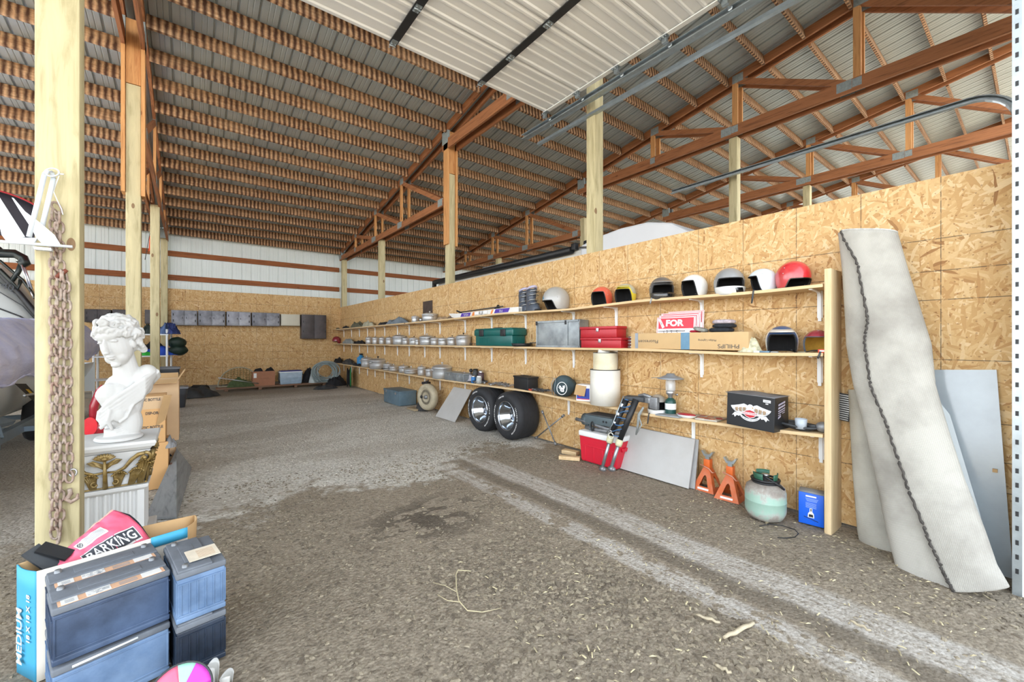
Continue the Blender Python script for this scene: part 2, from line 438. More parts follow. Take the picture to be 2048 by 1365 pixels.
stc = [mat('stone_a', '#7f7564', 0.9, 0, 0.2, 40, 0.3), mat('stone_b', '#938874', 0.9, 0, 0.2, 40, 0.3), mat('stone_c', '#6a6052', 0.9, 0, 0.2, 40, 0.3)]
def dn(x, y):
    q = noise.noise(Vector((x * 1.1 + 5, y * 1.1, 3))) + 0.6 * noise.noise(Vector((x * 3, y * 3, 8)))
    d = max(0.05, min(1, 0.4 + 1.3 * q))
    if 2.1 < x < 2.85 and y < 4.3: d *= 0.12
    if abs(x + 0.15) < 0.5 and y < 2.7: d *= 0.5
    return d
stones(22000, 3, (-0.9, 3.8, 0.0, 4.8), 0.003, 0.016, 'loose_gravel', stc, 'loose grey brown stones strewn over the dirt floor in the foreground', dn)
def dn2(x, y):
    q = noise.noise(Vector((x * 1.6 + 2, y * 1.6, 11))) + .4 * noise.noise(Vector((x * 5, y * 5, 4)))
    e = math.exp(-((x - 1.55) / .65) ** 2 - ((y - 1.5) / .85) ** 2)
    return 0 if (2.15 < x < 2.8) else max(0, min(1, e * 1.2 * (q + .55)))
stones(5200, 9, (0.3, 3.3, 0.1, 3.2), 0.005, 0.022, 'coarse_gravel', stc, 'patch of coarser broken stones on the dirt in the near foreground', dn2)
stones(6000, 5, (-0.6, 3.8, 4.2, 9.5), 0.004, 0.012, 'pale_gravel', [mat('stone_d', '#c4beb0', 0.9, 0, 0.15, 40, 0.2), mat('stone_e', '#a49e90', 0.9, 0, 0.15, 40, 0.2), mat('stone_f', '#dad5c8', 0.9, 0, 0.1, 40, 0.2)], 'fine pale grey gravel covering the middle of the bay floor')

# ================================================================ ROOF AND WALLS
RA = 6.60 + 0.02; RM = 0.168
def rz(y): return RA - RM * y
YB = 14.12; X0, X1 = -4.75, 27.0
def rib_profile(x0, x1, pitch=0.2286, h=0.019):
    pts = []; x = x0
    while x < x1:
        pts += [(x, 0), (x + pitch * .30, 0), (x + pitch * .34, h * .25), (x + pitch * .38, 0), (x + pitch * .55, 0), (x + pitch * .59, h * .25), (x + pitch * .63, 0), (x + pitch * .84, 0), (x + pitch * .88, h), (x + pitch * .96, h)]
        x += pitch
    return pts
prof = rib_profile(X0, X1, h=0.026)
r = MB(); n = len(prof); y0, y1 = -0.35, YB + 0.3
r.add([(x, y0, rz(y0) + 0.062 + h) for x, h in prof] + [(x, y1, rz(y1) + 0.062 + h) for x, h in prof], [(i, i + 1, n + i + 1, n + i) for i in range(n - 1)], False)
tag(r.build('ceiling', M_ROOF, solid=0.002), 'ribbed light grey steel roof sheets seen from below', 'ceiling', kind='structure')
s = MB(); prof = rib_profile(X0, X1, h=0.016); n = len(prof); zt = rz(YB) + 0.06
s.add([(x, YB + h, -0.05) for x, h in prof] + [(x, YB + h, zt) for x, h in prof], [(i, i + 1, n + i + 1, n + i) for i in range(n - 1)], False)
tag(s.build('wall_back', M_SIDE, solid=0.002), 'white ribbed steel siding of the back wall', 'wall', kind='structure')
# OSB lining
w = MB(); w.box((-.45, 14.0, 1.43), (8.6, 0.012, 2.60)); tag(w.build('wall_rear', M_OSB_B), 'strand board lining along the lower back wall', 'wall', kind='structure')
w = MB(); w.box((3.856, 7.05, 1.225), (0.012, 13.88, 2.43)); tag(w.build('wall_right', M_OSB_R), 'strand board partition carrying the long shelves', 'wall', kind='structure')
w = MB(); w.box((3.90, 7.05, 0.07), (0.04, 13.8, 0.14)); tag(w.build('baseboard_right', M_ORG_Y), 'rough sill plank under the strand board partition', 'baseboard', kind='structure')
w = MB(); w.box((-.45, 13.985, 0.07), (8.6, 0.02, 0.16)); tag(w.build('baseboard_back', wood_mat('grey_plank', '#8b8274', '#5e564a', 'x')), 'grey skirt plank at the foot of the back wall', 'baseboard', kind='structure')
# closed front of the next bay and the back strip of studs on the far side
w = MB(); w.box((5.7, -0.06, 3.2), (3.6, 0.04, 6.5)); tag(w.build('wall_front', M_SIDE), 'closed sheet steel front of the neighbouring bay', 'wall', kind='structure')
# girts on the back wall
for k, z in enumerate((3.66, 3.03)):
    for a, b, wh in ((X0, -0.62, 'left of'), (-0.48, 3.83, 'between the rows of posts and right of'), (3.97, X1, 'beyond the partition right of')):
        m = MB(); m.box(((a + b) / 2, YB - 0.04, z), (b - a, 0.038, 0.14))
        tag(m.build('trim_%d' % (k * 3 + (1 if a == X0 else 2 if b < 4 else 3)), M_ORG_X), '%s reddish girt on the white back wall' % ('upper' if k == 0 else 'lower'), 'girt', kind='structure')
m = MB(); m.box(((3.97 + X1) / 2, YB - 0.04, 2.30), (X1 - 3.97, 0.038, 0.14)); tag(m.build('trim_7', M_ORG_X), 'lowest reddish girt on the back wall beyond the partition', 'girt', kind='structure')
# door jamb at the right edge
m = MB()
m.box((3.70, 0.045, 1.9), (0.30, 0.05, 3.9))
m.m = 1; m.box((3.55, 0.085, 1.9), (0.012, 0.035, 3.9)); m.box((3.57, 0.0995, 1.9), (0.05, 0.004, 3.9))
m.m = 2
for k in range(46): m.box((3.5425, 0.085, 0.12 + k * 0.078), (0.004, 0.012, 0.026))
tag(m.build('door_jamb', [M_WHITE, M_GALV, M_BLK]), 'white door jamb with slotted steel track at the right edge', 'door jamb', kind='structure')

# ================================================================ POSTS
YP = [3.40, 7.0, 10.6, 13.98]
def post(x, y, top, label, w=0.14, dp=0.14, z0=-0.05):
    m = MB(); m.box((0, 0, (top + z0) / 2), (w, dp, top - z0), bev=0.006)
    return tag(m.build('post', M_POST, loc=(x, y, 0)), label, 'post')
PX0, PX1 = -0.555, 3.945
post(PX0 - .02, YP[0], 4.9, 'nearest pale square post, hung with rusty chains and a white anchor', 0.17, 0.14)
post(PX0 + .0, YP[1], 4.55, 'second post back in the left row, flanked by long orange boards', 0.14)
post(PX0 + .02, YP[2], 4.0, 'third post back in the left row, in front of the grey totes')
post(PX0 + .03, YP[3] - .06, 4.0, 'last post of the left row, against the back wall')
post(PX1, YP[0], 4.95, 'nearest post rising behind the strand board partition', 0.15)
post(PX1, YP[1], 4.55, 'post behind the partition with orange boards bolted to it')
post(PX1, YP[2], 4.0, 'third post behind the partition, under the low roof truss')
post(PX1, YP[3] - .06, 4.0, 'corner post where partition and back wall meet')
post(7.72, YP[0], 5.0, 'post beyond the partition crossed by the neighbouring door track')
post(11.45, YP[0], 5.0, 'far post beyond the partition under the second line of trusses')
post(7.72, YP[1], 4.4, 'post behind the roof of the motorhome')
post(7.72, YP[2], 4.0, 'post behind the rear end of the motorhome roof')

# ================================================================ TRUSSES
def gusset(m, y, z, w=0.18, h=0.14):
    m.box((0.0, y, z), (0.044, w, h))
def truss(x, ya, yb, zb, heel, webs, label, group=None, knee=None):
    """triangular half truss from heel ya (low) to yb (high end, towards the door)"""
    t = thing('roof_truss', label, 'truss', (x, 0, 0), group=group)
    H_ = 0.14; dz = 0.01
    m = MB(); m.bar((0, ya + 0.12, rz(ya + .12) - H_ / 2 + 0.03), (0, yb, rz(yb) - H_ / 2 + 0.03), 0.038, H_); m.build('top_chord', M_ORG_Y, t)
    m = MB(); m.bar((0, ya + 0.10, zb), (0, yb, zb), 0.038, 0.19 if knee else H_); m.build('bottom_chord', M_ORG_Y, t)
    for (y0_, top0, y1_, top1, vert) in webs:
        m = MB()
        za = rz(y0_) - H_ + .03 if top0 else zb + H_ / 2; zc = rz(y1_) - H_ + .03 if top1 else zb + H_ / 2
        m.bar((0, y0_, za), (0, y1_, zc), 0.036, 0.09, up=(0, 1, 0) if vert else (0, 0, 1)); m.build('web', M_ORG_Z if vert else M_ORG_Y, t)
        if vert:
            m = MB(); m.box((0, y0_, zc - .05), (.047, .11, .12)); m.build('gusset_plate', M_GUS, t)
        else:
            m = MB(); gusset(m, y0_, za + (0.04 if top0 else -0.05)); m.build('gusset_plate', M_GUS, t)
            m = MB(); gusset(m, y1_, zc + (0.04 if top1 else -0.05)); m.build('gusset_plate', M_GUS, t)
    m = MB(); gusset(m, ya, (zb + rz(ya) - H_ / 2) / 2, 0.22, 0.24); m.build('gusset_plate', M_GUS, t)
    return t
leanw = [(12.45, True, 12.45, False, True), (12.4, True, 10.95, False, False), (10.8, True, 10.8, False, True), (10.75, True, 9.2, False, False), (9.1, True, 9.1, False, True), (9.05, True, 7.2, False, False)]
mainw = [(5.0, True, 5.0, False, True), (4.95, True, 3.5, False, False), (3.35, True, 3.35, False, True), (3.3, True, 1.8, False, False), (1.65, True, 1.65, False, True), (1.6, True, -0.1, False, False)]
rows = [(PX0, 'over the left row of posts'), (PX1, 'over the partition'), (7.72, 'in the next bay beyond the partition'), (11.45, 'two bays beyond the partition'), (15.2, 'three bays beyond the partition'), (19.0, 'farthest right in the barn'), (-4.55, 'over the boats on the left')]
for x, wh in rows:
    for sgn, sd in ((-1, 'near'), (1, 'far')):
        xx = x + sgn * 0.092
        sl = 'left' if sgn < 0 else 'right'
        truss(xx, 13.95, 7.05, 4.03, None, leanw, 'low lean-to truss %s, %s one of the pair' % (wh, sl), 'paired roof trusses')
        truss(xx, 7.0, -0.25, 5.10, None, mainw, 'high main truss %s, %s one of the pair' % (wh, sl), 'paired roof trusses', knee=True)
# boards bolted beside the posts at the step in the roof
def side_boards(x, wh):
    for sgn, side in ((-1, 'left'), (1, 'right')):
        m = MB(); m.box((0, 0, 0), (0.038, 0.16, 2.05 if sgn > 0 else 2.0)); tag(m.build('post_board', M_ORG_Z, loc=(x + sgn * 0.092, 6.98, 4.20)), '%s orange board bolted to the %s' % (side, wh), 'board')
    m = MB(); m.box((0, 0, 0), (0.138, 0.13, 0.80)); tag(m.build('post_block', M_ORG_Z, loc=(x, 7.0, 4.96)), 'orange filler block on top of the %s' % wh, 'block')
side_boards(PX0, 'second post of the left row')
side_boards(PX1, 'second post behind the partition')

# ================================================================ PURLINS
bays = [(-6.9, PX0 - 4.0 - .46, 'outermost left bay'), (-4.79, PX0 - .115, 'bay of the boats'), (PX0 + .115, PX1 - .115, 'open bay beside the shelves'), (PX1 + .115, 7.60, 'bay of the motorhome'), (7.84, 11.33, 'second bay beyond the partition'), (11.57, 15.08, 'third bay beyond the partition'), (15.32, 18.88, 'fourth bay beyond the partition'), (19.12, 26.9, 'farthest bay on the right')]
NP = 25
pm = {}
for k in range(NP):
    yk = 13.93 - 0.581 * k
    for bi, (a, b, nm) in enumerate(bays[1:]):
        if bi == 0 and k > 14: continue
        if bi == 0: a = -4.7
        if (bi, 'm') not in pm:
            m = MB(); m.box((0, 0, 0), (b - a, 0.038, 0.185)); pm[(bi, 'm')] = m.mesh('purlin', M_PUR)
        o = bpy.data.objects.new('purlin', pm[(bi, 'm')]); COL.objects.link(o)
        o.location = ((a + b) / 2 + rnd.uniform(-.01, .01), yk, rz(yk) - 0.042 + rnd.uniform(-.006, .003)); o.rotation_euler = (-math.atan(RM), 0, 0)
        tag(o, '%s purlin up from the eave, over the %s' % (ORD[k], nm), 'purlin', 'purlins over the ' + nm)

# ================================================================ OVERHEAD DOOR (open, under the roof)
DX0, DX1, DZ = -0.56, 3.56, 4.27
YE = 3.88; SECH = 0.56
door = thing('overhead_door', 'white ribbed sectional garage door rolled up under the roof', 'garage door', (0, 0, 0))
M_DOOR = mat('door_white', '#e6e7e6', 0.4, 0, 0.02, 3, 0.0)
for k in range(7):
    yb = YE - k * SECH; ya = yb - SECH + 0.004
    pts = []; z0 = 0.0
    for (q, h) in [(0, 0), (0.02, 0), (0.03, .014), (0.055, .014), (0.065, 0), (0.16, 0), (0.172, .010), (0.19, .010), (0.2, 0), (0.27, 0), (0.282, .010), (0.30, .010), (0.31, 0), (0.385, 0), (0.397, .010), (0.415, .010), (0.427, 0), (0.495, 0), (0.505, .014), (0.53, .014), (0.54, 0), (0.556, 0)]:
        pts.append((yb - q, DZ - h))
    m = MB(); n = len(pts)
    m.add([(DX0, y, z) for y, z in pts] + [(DX1, y, z) for y, z in pts], [(i, i + 1, n + i + 1, n + i) for i in range(n - 1)], False)
    m.box(((DX0 + DX1) / 2, (ya + yb) / 2, DZ + 0.03), (DX1 - DX0, SECH - .006, 0.04))
    m.build('door_section', M_DOOR, door)
sx = [3.535, 2.565, 1.55, 0.535, -0.48]
for i, x in enumerate(sx):
    m = MB(); m.box((x, YE - 1.96, DZ - 0.019), (0.075 if i else 0.05, 3.90, 0.010)); m.build('stile', M_BLK if i else M_WHITE, door)
    for k in range(7):
        y = YE - k * SECH
        h = MB()
        h.box((x, y - (0.035 if k == 0 else 0), DZ - 0.027), (0.055, 0.09, 0.008)); h.tube([(x - .03, y, DZ - .034), (x + .03, y, DZ - .034)], .008)
        for q in (-.018, .018): h.tube([(x + q, y + .03, DZ - .03), (x + q, y + .03, DZ - .04)], .006, 6); h.tube([(x + q, y - .03, DZ - .03), (x + q, y - .03, DZ - .04)], .006, 6)
        if i == 0: h.box((x + .015, y, DZ - .05), (.03, .05, .05)); h.tube([(x, y, DZ - .06), (x + .10, y, DZ - .06)], .006); h.lathe([(.0, -.01), (.024, -.01), (.024, .01), (0, .01)], 14, Matrix.Rotation(PI / 2, 3, 'Y')) if False else h.ball((x + .10, y, DZ - .06), (.01, .024, .024), 12, 8)
        h.build('hinge', M_GALV, door)
def door_track(x, ye, z, label, curve=True, s=1):
    t = thing('door_track', label, 'door track', (0, 0, 0))
    path = [(ye, z), (0.55, z)]
    if curve:
        for k in range(1, 9):
            a = k / 8 * PI / 2; path.append((0.55 - 0.38 * math.sin(a), z - 0.38 + 0.38 * math.cos(a)))
    def strip(name, cs, mt):
        m = MB(); vs = []; nn = len(cs)
        for i, (y, zz) in enumerate(path):
            a = path[max(i - 1, 0)]; b = path[min(i + 1, len(path) - 1)]
            tx, tz = b[0] - a[0], b[1] - a[1]; L = math.hypot(tx, tz); nx, nz = -tz / L, tx / L
            for (cx, ch) in cs: vs.append((x + cx * s, y - nx * ch, zz - nz * ch))
        fs = [(i * nn + j, i * nn + j + 1, (i + 1) * nn + j + 1, (i + 1) * nn + j) for i in range(len(path) - 1) for j in range(nn - 1)]
        m.add(vs, fs, False); return m.build(name, mt, t, solid=0.003)
    strip('rail', [(-.03, -.02), (-.03, -.03), (0.015, -.035), (.03, -.02), (.03, .02), (.015, .035), (-.03, .03), (-.03, .02)], M_GALV)
    strip('angle_iron', [(.035, .055), (.035, .0), (.095, .0)], M_GALV)
    for k in range(5):
        m = MB(); m.box((x + .05 * s, ye - .5 - k * .8, z + .02), (.06, .03, .02)); m.tube([(x + .05 * s, ye - .5 - k * .8, z - .03), (x + .05 * s, ye - .5 - k * .8, z + .03)], .006, 6); m.build('bolt', M_GALV, t)
    return t
door_track(3.66, 4.45, 4.20, 'pair of galvanised rails carrying the open white door')
m = MB(); m.bar((3.86, 4.35, 4.13), (3.86, 0.3, 4.13), 0.05, 0.035); tag(m.build('track_brace', M_GALV), 'galvanised angle bar running beside the door rail', 'brace')
door_track(7.40, 4.45, 4.26, 'galvanised door rail of the neighbouring bay curving down at the front')
# ================================================================ SHELVES
SXF, SXB = 3.60, 3.848; SXM = 3.725
SH = {'top': [(.85, 1.788), (1.455, 1.775), (2.5, 1.789), (3.52, 1.760), (4.9, 1.778), (7.1, 1.752), (13.9, 1.725)],
      'mid': [(.85, 1.288), (1.455, 1.274), (2.5, 1.293), (3.52, 1.287), (4.9, 1.288), (7.1, 1.281), (13.9, 1.272)],
      'bot': [(.85, .702), (1.455, .672), (2.38, .643), (3.52, .672), (4.2, .698), (5.6, .68), (7.1, .662), (13.9, .664)]}
def zs(tier, y):
    p = SH[tier]
    if y <= p[0][0]: return p[0][1]
    for (a, za), (b, zb) in zip(p, p[1:]):
        if y <= b: return za + (zb - za) * (y - a) / (b - a)
    return p[-1][1]
YJ = [0.975, 3.52, 7.12, 13.90]
brk = [onX(p, 3.845)[0] for p in (688.2, 703.6, 719.3, 735.5, 750.5, 769.9, 795.5, 819, 850, 880.5, 931, 984, 1052, 1148, 1233, 1404, 1640)]
brk_b = brk[:-5] + [onX(1138, 3.845)[0], onX(1235, 3.845)[0], onX(1387, 3.845)[0], onX(1643, 3.845)[0]]
for tier, nm in (('top', 'top'), ('mid', 'middle'), ('bot', 'lowest')):
    for i in range(3):
        a, b = YJ[i], YJ[i + 1]
        wh = ('nearest board of the %s shelf, ending at the upright plank', 'middle board of the %s shelf run', 'farthest board of the %s shelf, reaching into the corner')[i] % nm
        t = thing('shelf', wh, 'shelf', (0, 0, 0), group='shelf boards on the partition')
        m = MB(); n = 14; ov = 0.02 if i == 0 else 0
        def sec(q):
            y = a + (b - a) * q; z = zs(tier, y); return y, z
        for k in range(n):
            y0_, z0_ = sec(k / n); y1_, z1_ = sec((k + 1) / n)
            P = [(x, y, z + dz) for (y, z) in ((y0_, z0_), (y1_, z1_)) for x, dz in ((SXF, -.024), (SXB, -.024), (SXB, 0), (SXF, 0))]
            fs = [(0, 1, 5, 4), (2, 3, 7, 6), (3, 0, 4, 7), (1, 2, 6, 5)]
            if k == 0: fs.append((0, 3, 2, 1))
            if k == n - 1: fs.append((4, 5, 6, 7))
            m.add(P, fs, False)
        m.build('board', M_SHELF, t)
        for y in (brk if tier != 'bot' else brk_b):
            if not (a < y < b): continue
            z = zs(tier, y) - .025; m = MB()
            w_ = .022
            m.prism([(3.845, z - .001), (3.845, z - .235), (3.835, z - .235), (3.828, z - .045), (3.815, z - .022), (3.79, z - .014), (3.63, z - .008), (3.625, z - .001)], y - w_ / 2, y + w_ / 2)
            m.prism([(3.845, z - .0), (3.845, z - .21), (3.842, z - .21), (3.842, z)], y - w_ * .8, y + w_ * .8)
            m.build('bracket', M_WHITE, t)
m = MB(); m.box((0, 0, 0), (.245, .042, 1.92), bev=.004)
tag(m.build('upright_plank', M_POST if False else wood_mat('plank_upright', '#d8c198', '#c7ab80', 'z'), loc=(3.722, .945, .93)), 'pale upright plank closing the near end of the shelves', 'plank')

# ================================================================ HELMETS
def helmet(y, D, az, tier, label, shell, x=SXM, trim=None, liner=None, full=False, chin=None, fore=20, peak=None, z=None, tilt=0, group='helmets', two=None, sticker=None, visor=None, stripes=None):
    trim = trim or M_BLK; liner = liner or mat('liner_black', '#141416', 0.9, 0, .2, 20, .3)
    a, b, c = D * .53, D * .475, D * .50
    zb = zs(tier, y) if z is None else z
    t = thing('helmet', label, 'helmet', (x, y, zb), group=group, rot=(0, 0, math.radians(az)))
    zc = c * .80
    def eb(ph):
        p = abs(math.degrees(ph))
        lo = -50 if not full else -54
        return math.radians(fore + (lo - fore) * sstep(48, 74, p) + 8 * sstep(95, 150, p))
    def pt(ph, E, k=1.0, dz=0.0):
        ce = math.cos(E) if E > 0 else math.cos(E * .62)
        bulge = 1 + .04 * max(0, math.cos(ph)) * max(0, math.sin(-E))
        p = Vector((a * k * ce * math.cos(ph) * bulge, b * k * ce * math.sin(ph), c * k * (math.sin(E) if E > 0 else math.sin(E) * 1.02) + dz))
        p = Matrix.Rotation(math.radians(tilt), 3, 'Y') @ p
        return p + Vector((0, 0, zc))
    NU, NV = 60, 14
    def surf(k, s0=1.0):
        def fn(u, v):
            ph = (u * 2 - 1) * PI; E = PI / 2 + (eb(ph) * s0 - PI / 2) * v; return pt(ph, E, k)
        return fn
    m = MB(); m.grid(surf(1.0), NU, NV)
    mats = [shell]
    if two:
        mats = [shell] + (two[1] if isinstance(two[1], list) else [two[1]])
        k = 0
        for i in range(NU):
            for j in range(NV):
                ph = ((i + .5) / NU * 2 - 1) * 180; m.mi[k] = two[0](ph, (j + .5) / NV); k += 1
    shell_ = m.build('shell', mats, t)
    m = MB(); m.grid(surf(.90, 1.0), NU, NV); m.build('liner', liner, t)
    m = MB(); loop = [pt(p_, eb(p_), .985) for p_ in [(-PI + 2 * PI * k / 72) for k in range(72)]]
    m.tube(loop, D * .019, 6, closed=True)
    inner = [pt(p_, eb(p_), .90) for p_ in [(-PI + 2 * PI * k / 72) for k in range(73)]]; outer = [pt(p_, eb(p_), .99) for p_ in [(-PI + 2 * PI * k / 72) for k in range(73)]]
    m.add(inner + outer, [(i, i + 1, 73 + i + 1, 73 + i) for i in range(72)], True)
    m.build('edge_trim', trim, t)
    if full:
        cm = chin or shell; m = MB()
        def cb(u, v):
            ph = math.radians(-66 + 132 * u); E = math.radians(-20 - 36 * v)
            return pt(ph, E, 1.06 + .10 * math.cos(ph) ** 2 * math.sin(v * PI) ** .5)
        m.grid(cb, 26, 6); m.build('chin_bar', cm, t, solid=.012)
        if stripes:
            m = MB()
            for q, (p0, w_) in enumerate(stripes[0]):
                m.m = q; m.grid(lambda u, v: pt(math.radians(p0 + w_ * u + 9 * v), math.radians(-23 - 26 * v), 1.085 + .10 * math.cos(math.radians(p0)) ** 2 * math.sin((.1 + .8 * v) * PI) ** .5 + .02), 4, 6)
            m.build('stripe', stripes[1], t)
    if peak is not None:
        m = MB()
        m.grid(lambda u, v: pt(math.radians(-58 + 116 * u), math.radians(fore + 22 - 14 * v), 1.03 + .02 * v) + Vector((D * .20 * v * (math.cos(math.radians(-58 + 116 * u)) ** .8), 0, 0)), 16, 5)
        m.build('peak', peak, t, solid=.004)
    if visor is not None:
        m = MB(); m.grid(lambda u, v: pt(math.radians(-62 + 124 * u), math.radians(38 - 26 * v), 1.05), 20, 5); m.build('visor', visor, t, solid=.003)
    if sticker is not None:
        m = MB(); m.grid(lambda u, v: pt(math.radians(sticker[1] + 26 * (u - .5)), math.radians(sticker[2] + 22 * (v - .5)), 1.012), 5, 5); m.build('sticker', sticker[0], t)
    # chin strap hanging inside
    m = MB(); m.tube([pt(math.radians(78 + 6 * k), math.radians(-40 - 5 * k), .9) for k in range(3)] + [pt(math.radians(60), math.radians(-52), .75)], D * .018, 5); m.build('strap', M_BLK, t)
    m = MB()
    for q in (-62, 62):
        for E in (8, 30): m.ball(pt(math.radians(q + (12 if q > 0 else -12)), math.radians(E), 1.005), D * .016, 8, 5)
    m.build('snap', M_ALU, shell_)
    return t
def gl(key, col, rough=.25, **kw): return mat('gloss_' + key, col, rough, 0, kw.pop('var', .06), 6, 0.02, coat=kw.pop('coat', .5), dirt=kw.pop('dirt', '#9c958a'), dirt_amt=kw.pop('dirt_amt', .25))
def hel(pl, pr, **k):
    y, D = fit(pl, pr, SXM); return dict(y=y, D=D * .93)
def H2(pl, pr, az, tier, label, shell, **kw):
    y, D = fit(pl, pr, SXM); return helmet(y, D * .97, az, tier, label, shell, **kw)
M_HSILV = gl('silver', '#a9a9a6', .35); M_HWH = gl('white', '#e6e6e2', .3); M_HRED = gl('red', '#cf2a33', .25)
H2(1085, 1139, 160, 'top', 'open face helmet half dusty silver and half metallic blue on the top shelf', M_HSILV, two=(lambda ph, v: 1 if (ph < -20 + 25 * math.sin(v * 9) and ph > -175) else 0, gl('blue', '#2f7f9e')), fore=-6)
H2(1181, 1226, 182, 'top', 'orange open face helmet with black padding on the top shelf', gl('orange', '#dd5a41'), fore=26)
H2(1228, 1274, 190, 'top', 'yellow open face helmet with grey crown and peak on the top shelf', gl('yellow', '#e3cf2e'), two=(lambda ph, v: 1 if v < .66 else 0, gl('greycrown', '#b3b3a0')), peak=gl('yellowgrey', '#c9c56a'), fore=24)
H2(1296, 1350, 222, 'top', 'black and grey full face motocross helmet with chin guard on the top shelf', gl('charcoal', '#56575a', .45), full=True, chin=gl('black', '#17181a', .2), peak=gl('grey peak', '#737476', .5), fore=16)
H2(1360, 1416, 158, 'top', 'scuffed white open face helmet with black lining on the top shelf', M_HWH, fore=26)
H2(1424, 1492, 212, 'top', 'grey full face helmet with white chin bar on the top shelf', gl('midgrey', '#8f9192', .4), full=True, chin=M_HWH, fore=12, visor=None, stripes=([(10, 30)], [gl('black', '#17181a', .2)]))
H2(1494, 1556, 128, 'top', 'pale blue white helmet with pink round sticker, beside the red helmet', gl('paleblue', '#cfdde6', .3), fore=22, sticker=(mat('sticker_pink', '#a55a72'), -82, 48))
H2(1548, 1624, 236, 'top', 'plain bright red open face helmet at the near end of the top shelf', M_HRED, fore=-14, trim=gl('black', '#17181a', .2))
def stars(ph, v):
    if abs(ph) < 60: return 1 if v > .8 else 0
    return 0
h = H2(1527, 1600, 200, 'mid', 'blue helmet with white stars and white peak on the middle shelf', gl('navy', '#2f4f7c', .4, dirt='#8f9cab', dirt_amt=.2), two=(lambda ph, v: 1 if (abs(ph + 84) < 16 or abs(ph - 84) < 16) and v > .25 else 0, M_HWH), peak=gl('dustwhite', '#d6d3cb', .5), fore=24)
def star_on(t, D, ph, E, s):
    m = MB(); c0 = Vector((D * .53 * 1.015 * math.cos(E) * math.cos(ph), D * .475 * 1.015 * math.cos(E) * math.sin(ph), D * .5 * 1.015 * math.sin(E) + D * .4))
    nrm = (c0 - Vector((0, 0, D * .4))).normalized(); a_, b_ = frame(nrm)
    pts = [c0 + nrm * .0015 + (a_ * math.cos(k * PI / 5) + b_ * math.sin(k * PI / 5)) * (s if k % 2 == 0 else s * .42) for k in range(10)]
    m.add([c0 + nrm * .004] + pts, [(0, 1 + k, 1 + (k + 1) % 10) for k in range(10)], False); m.build('star', M_HWH, t)
Ds = fit(1527, 1600, SXM)[1] * .94
for ph, E in ((-42, 62), (8, 72), (-75, 38), (-25, 82), (50, 62), (-110, 50), (-70, 62), (95, 55)): star_on(h, Ds, math.radians(ph), math.radians(E), Ds * .10)
H2(1603, 1668, 182, 'mid', 'metallic dark red open face helmet with yellow lining on the middle shelf', gl('crimson', '#8e1f35', .25), liner=mat('liner_yellow', '#b08a35', .9, 0, .2, 20, .3), fore=26, trim=mat('trim_grey', '#4c5660'))
H2(1293, 1338, 212, 'bot', 'silver full face helmet with striped white chin bar beside the camping lantern', gl('champagne', '#a8a297', .3), full=True, chin=M_HWH, fore=20, stripes=([(22, 4), (30, 4)], [mat('stripe_pink', '#c04a8a'), mat('stripe_green', '#9ad24a')]))
H2(664, 682, 215, 'mid', 'small dark red helmet in the far corner of the middle shelf', gl('crimson', '#8e1f35', .25), fore=-15)
def loose_strap(px, tier, label, L=.09, col=None):
    y = onX(px, SXF)[0]; z = zs(tier, y); m = MB()
    m.tube([(SXF + .05, y, z + .004), (SXF + .0, y, z + .005), (SXF - .006, y, z - .01), (SXF - .008, y + .005, z - L * .6), (SXF - .005, y + .012, z - L)], [.006, .006, .007, .008, .006], 6)
    tag(m.build('strap_end', col or M_DARK), label, 'strap')
loose_strap(1303, 'top', 'grey strap end hanging over the top shelf below the black helmet', .05, mat('strap_grey', '#8f9498'))
loose_strap(1507, 'top', 'black strap hanging over the top shelf below the pale blue helmet', .10)
loose_strap(1298, 'bot', 'grey strap hanging over the lowest shelf below the silver helmet', .10)
loose_strap(1640, 'mid', 'dark strap hanging over the middle shelf near the upright plank', .04)

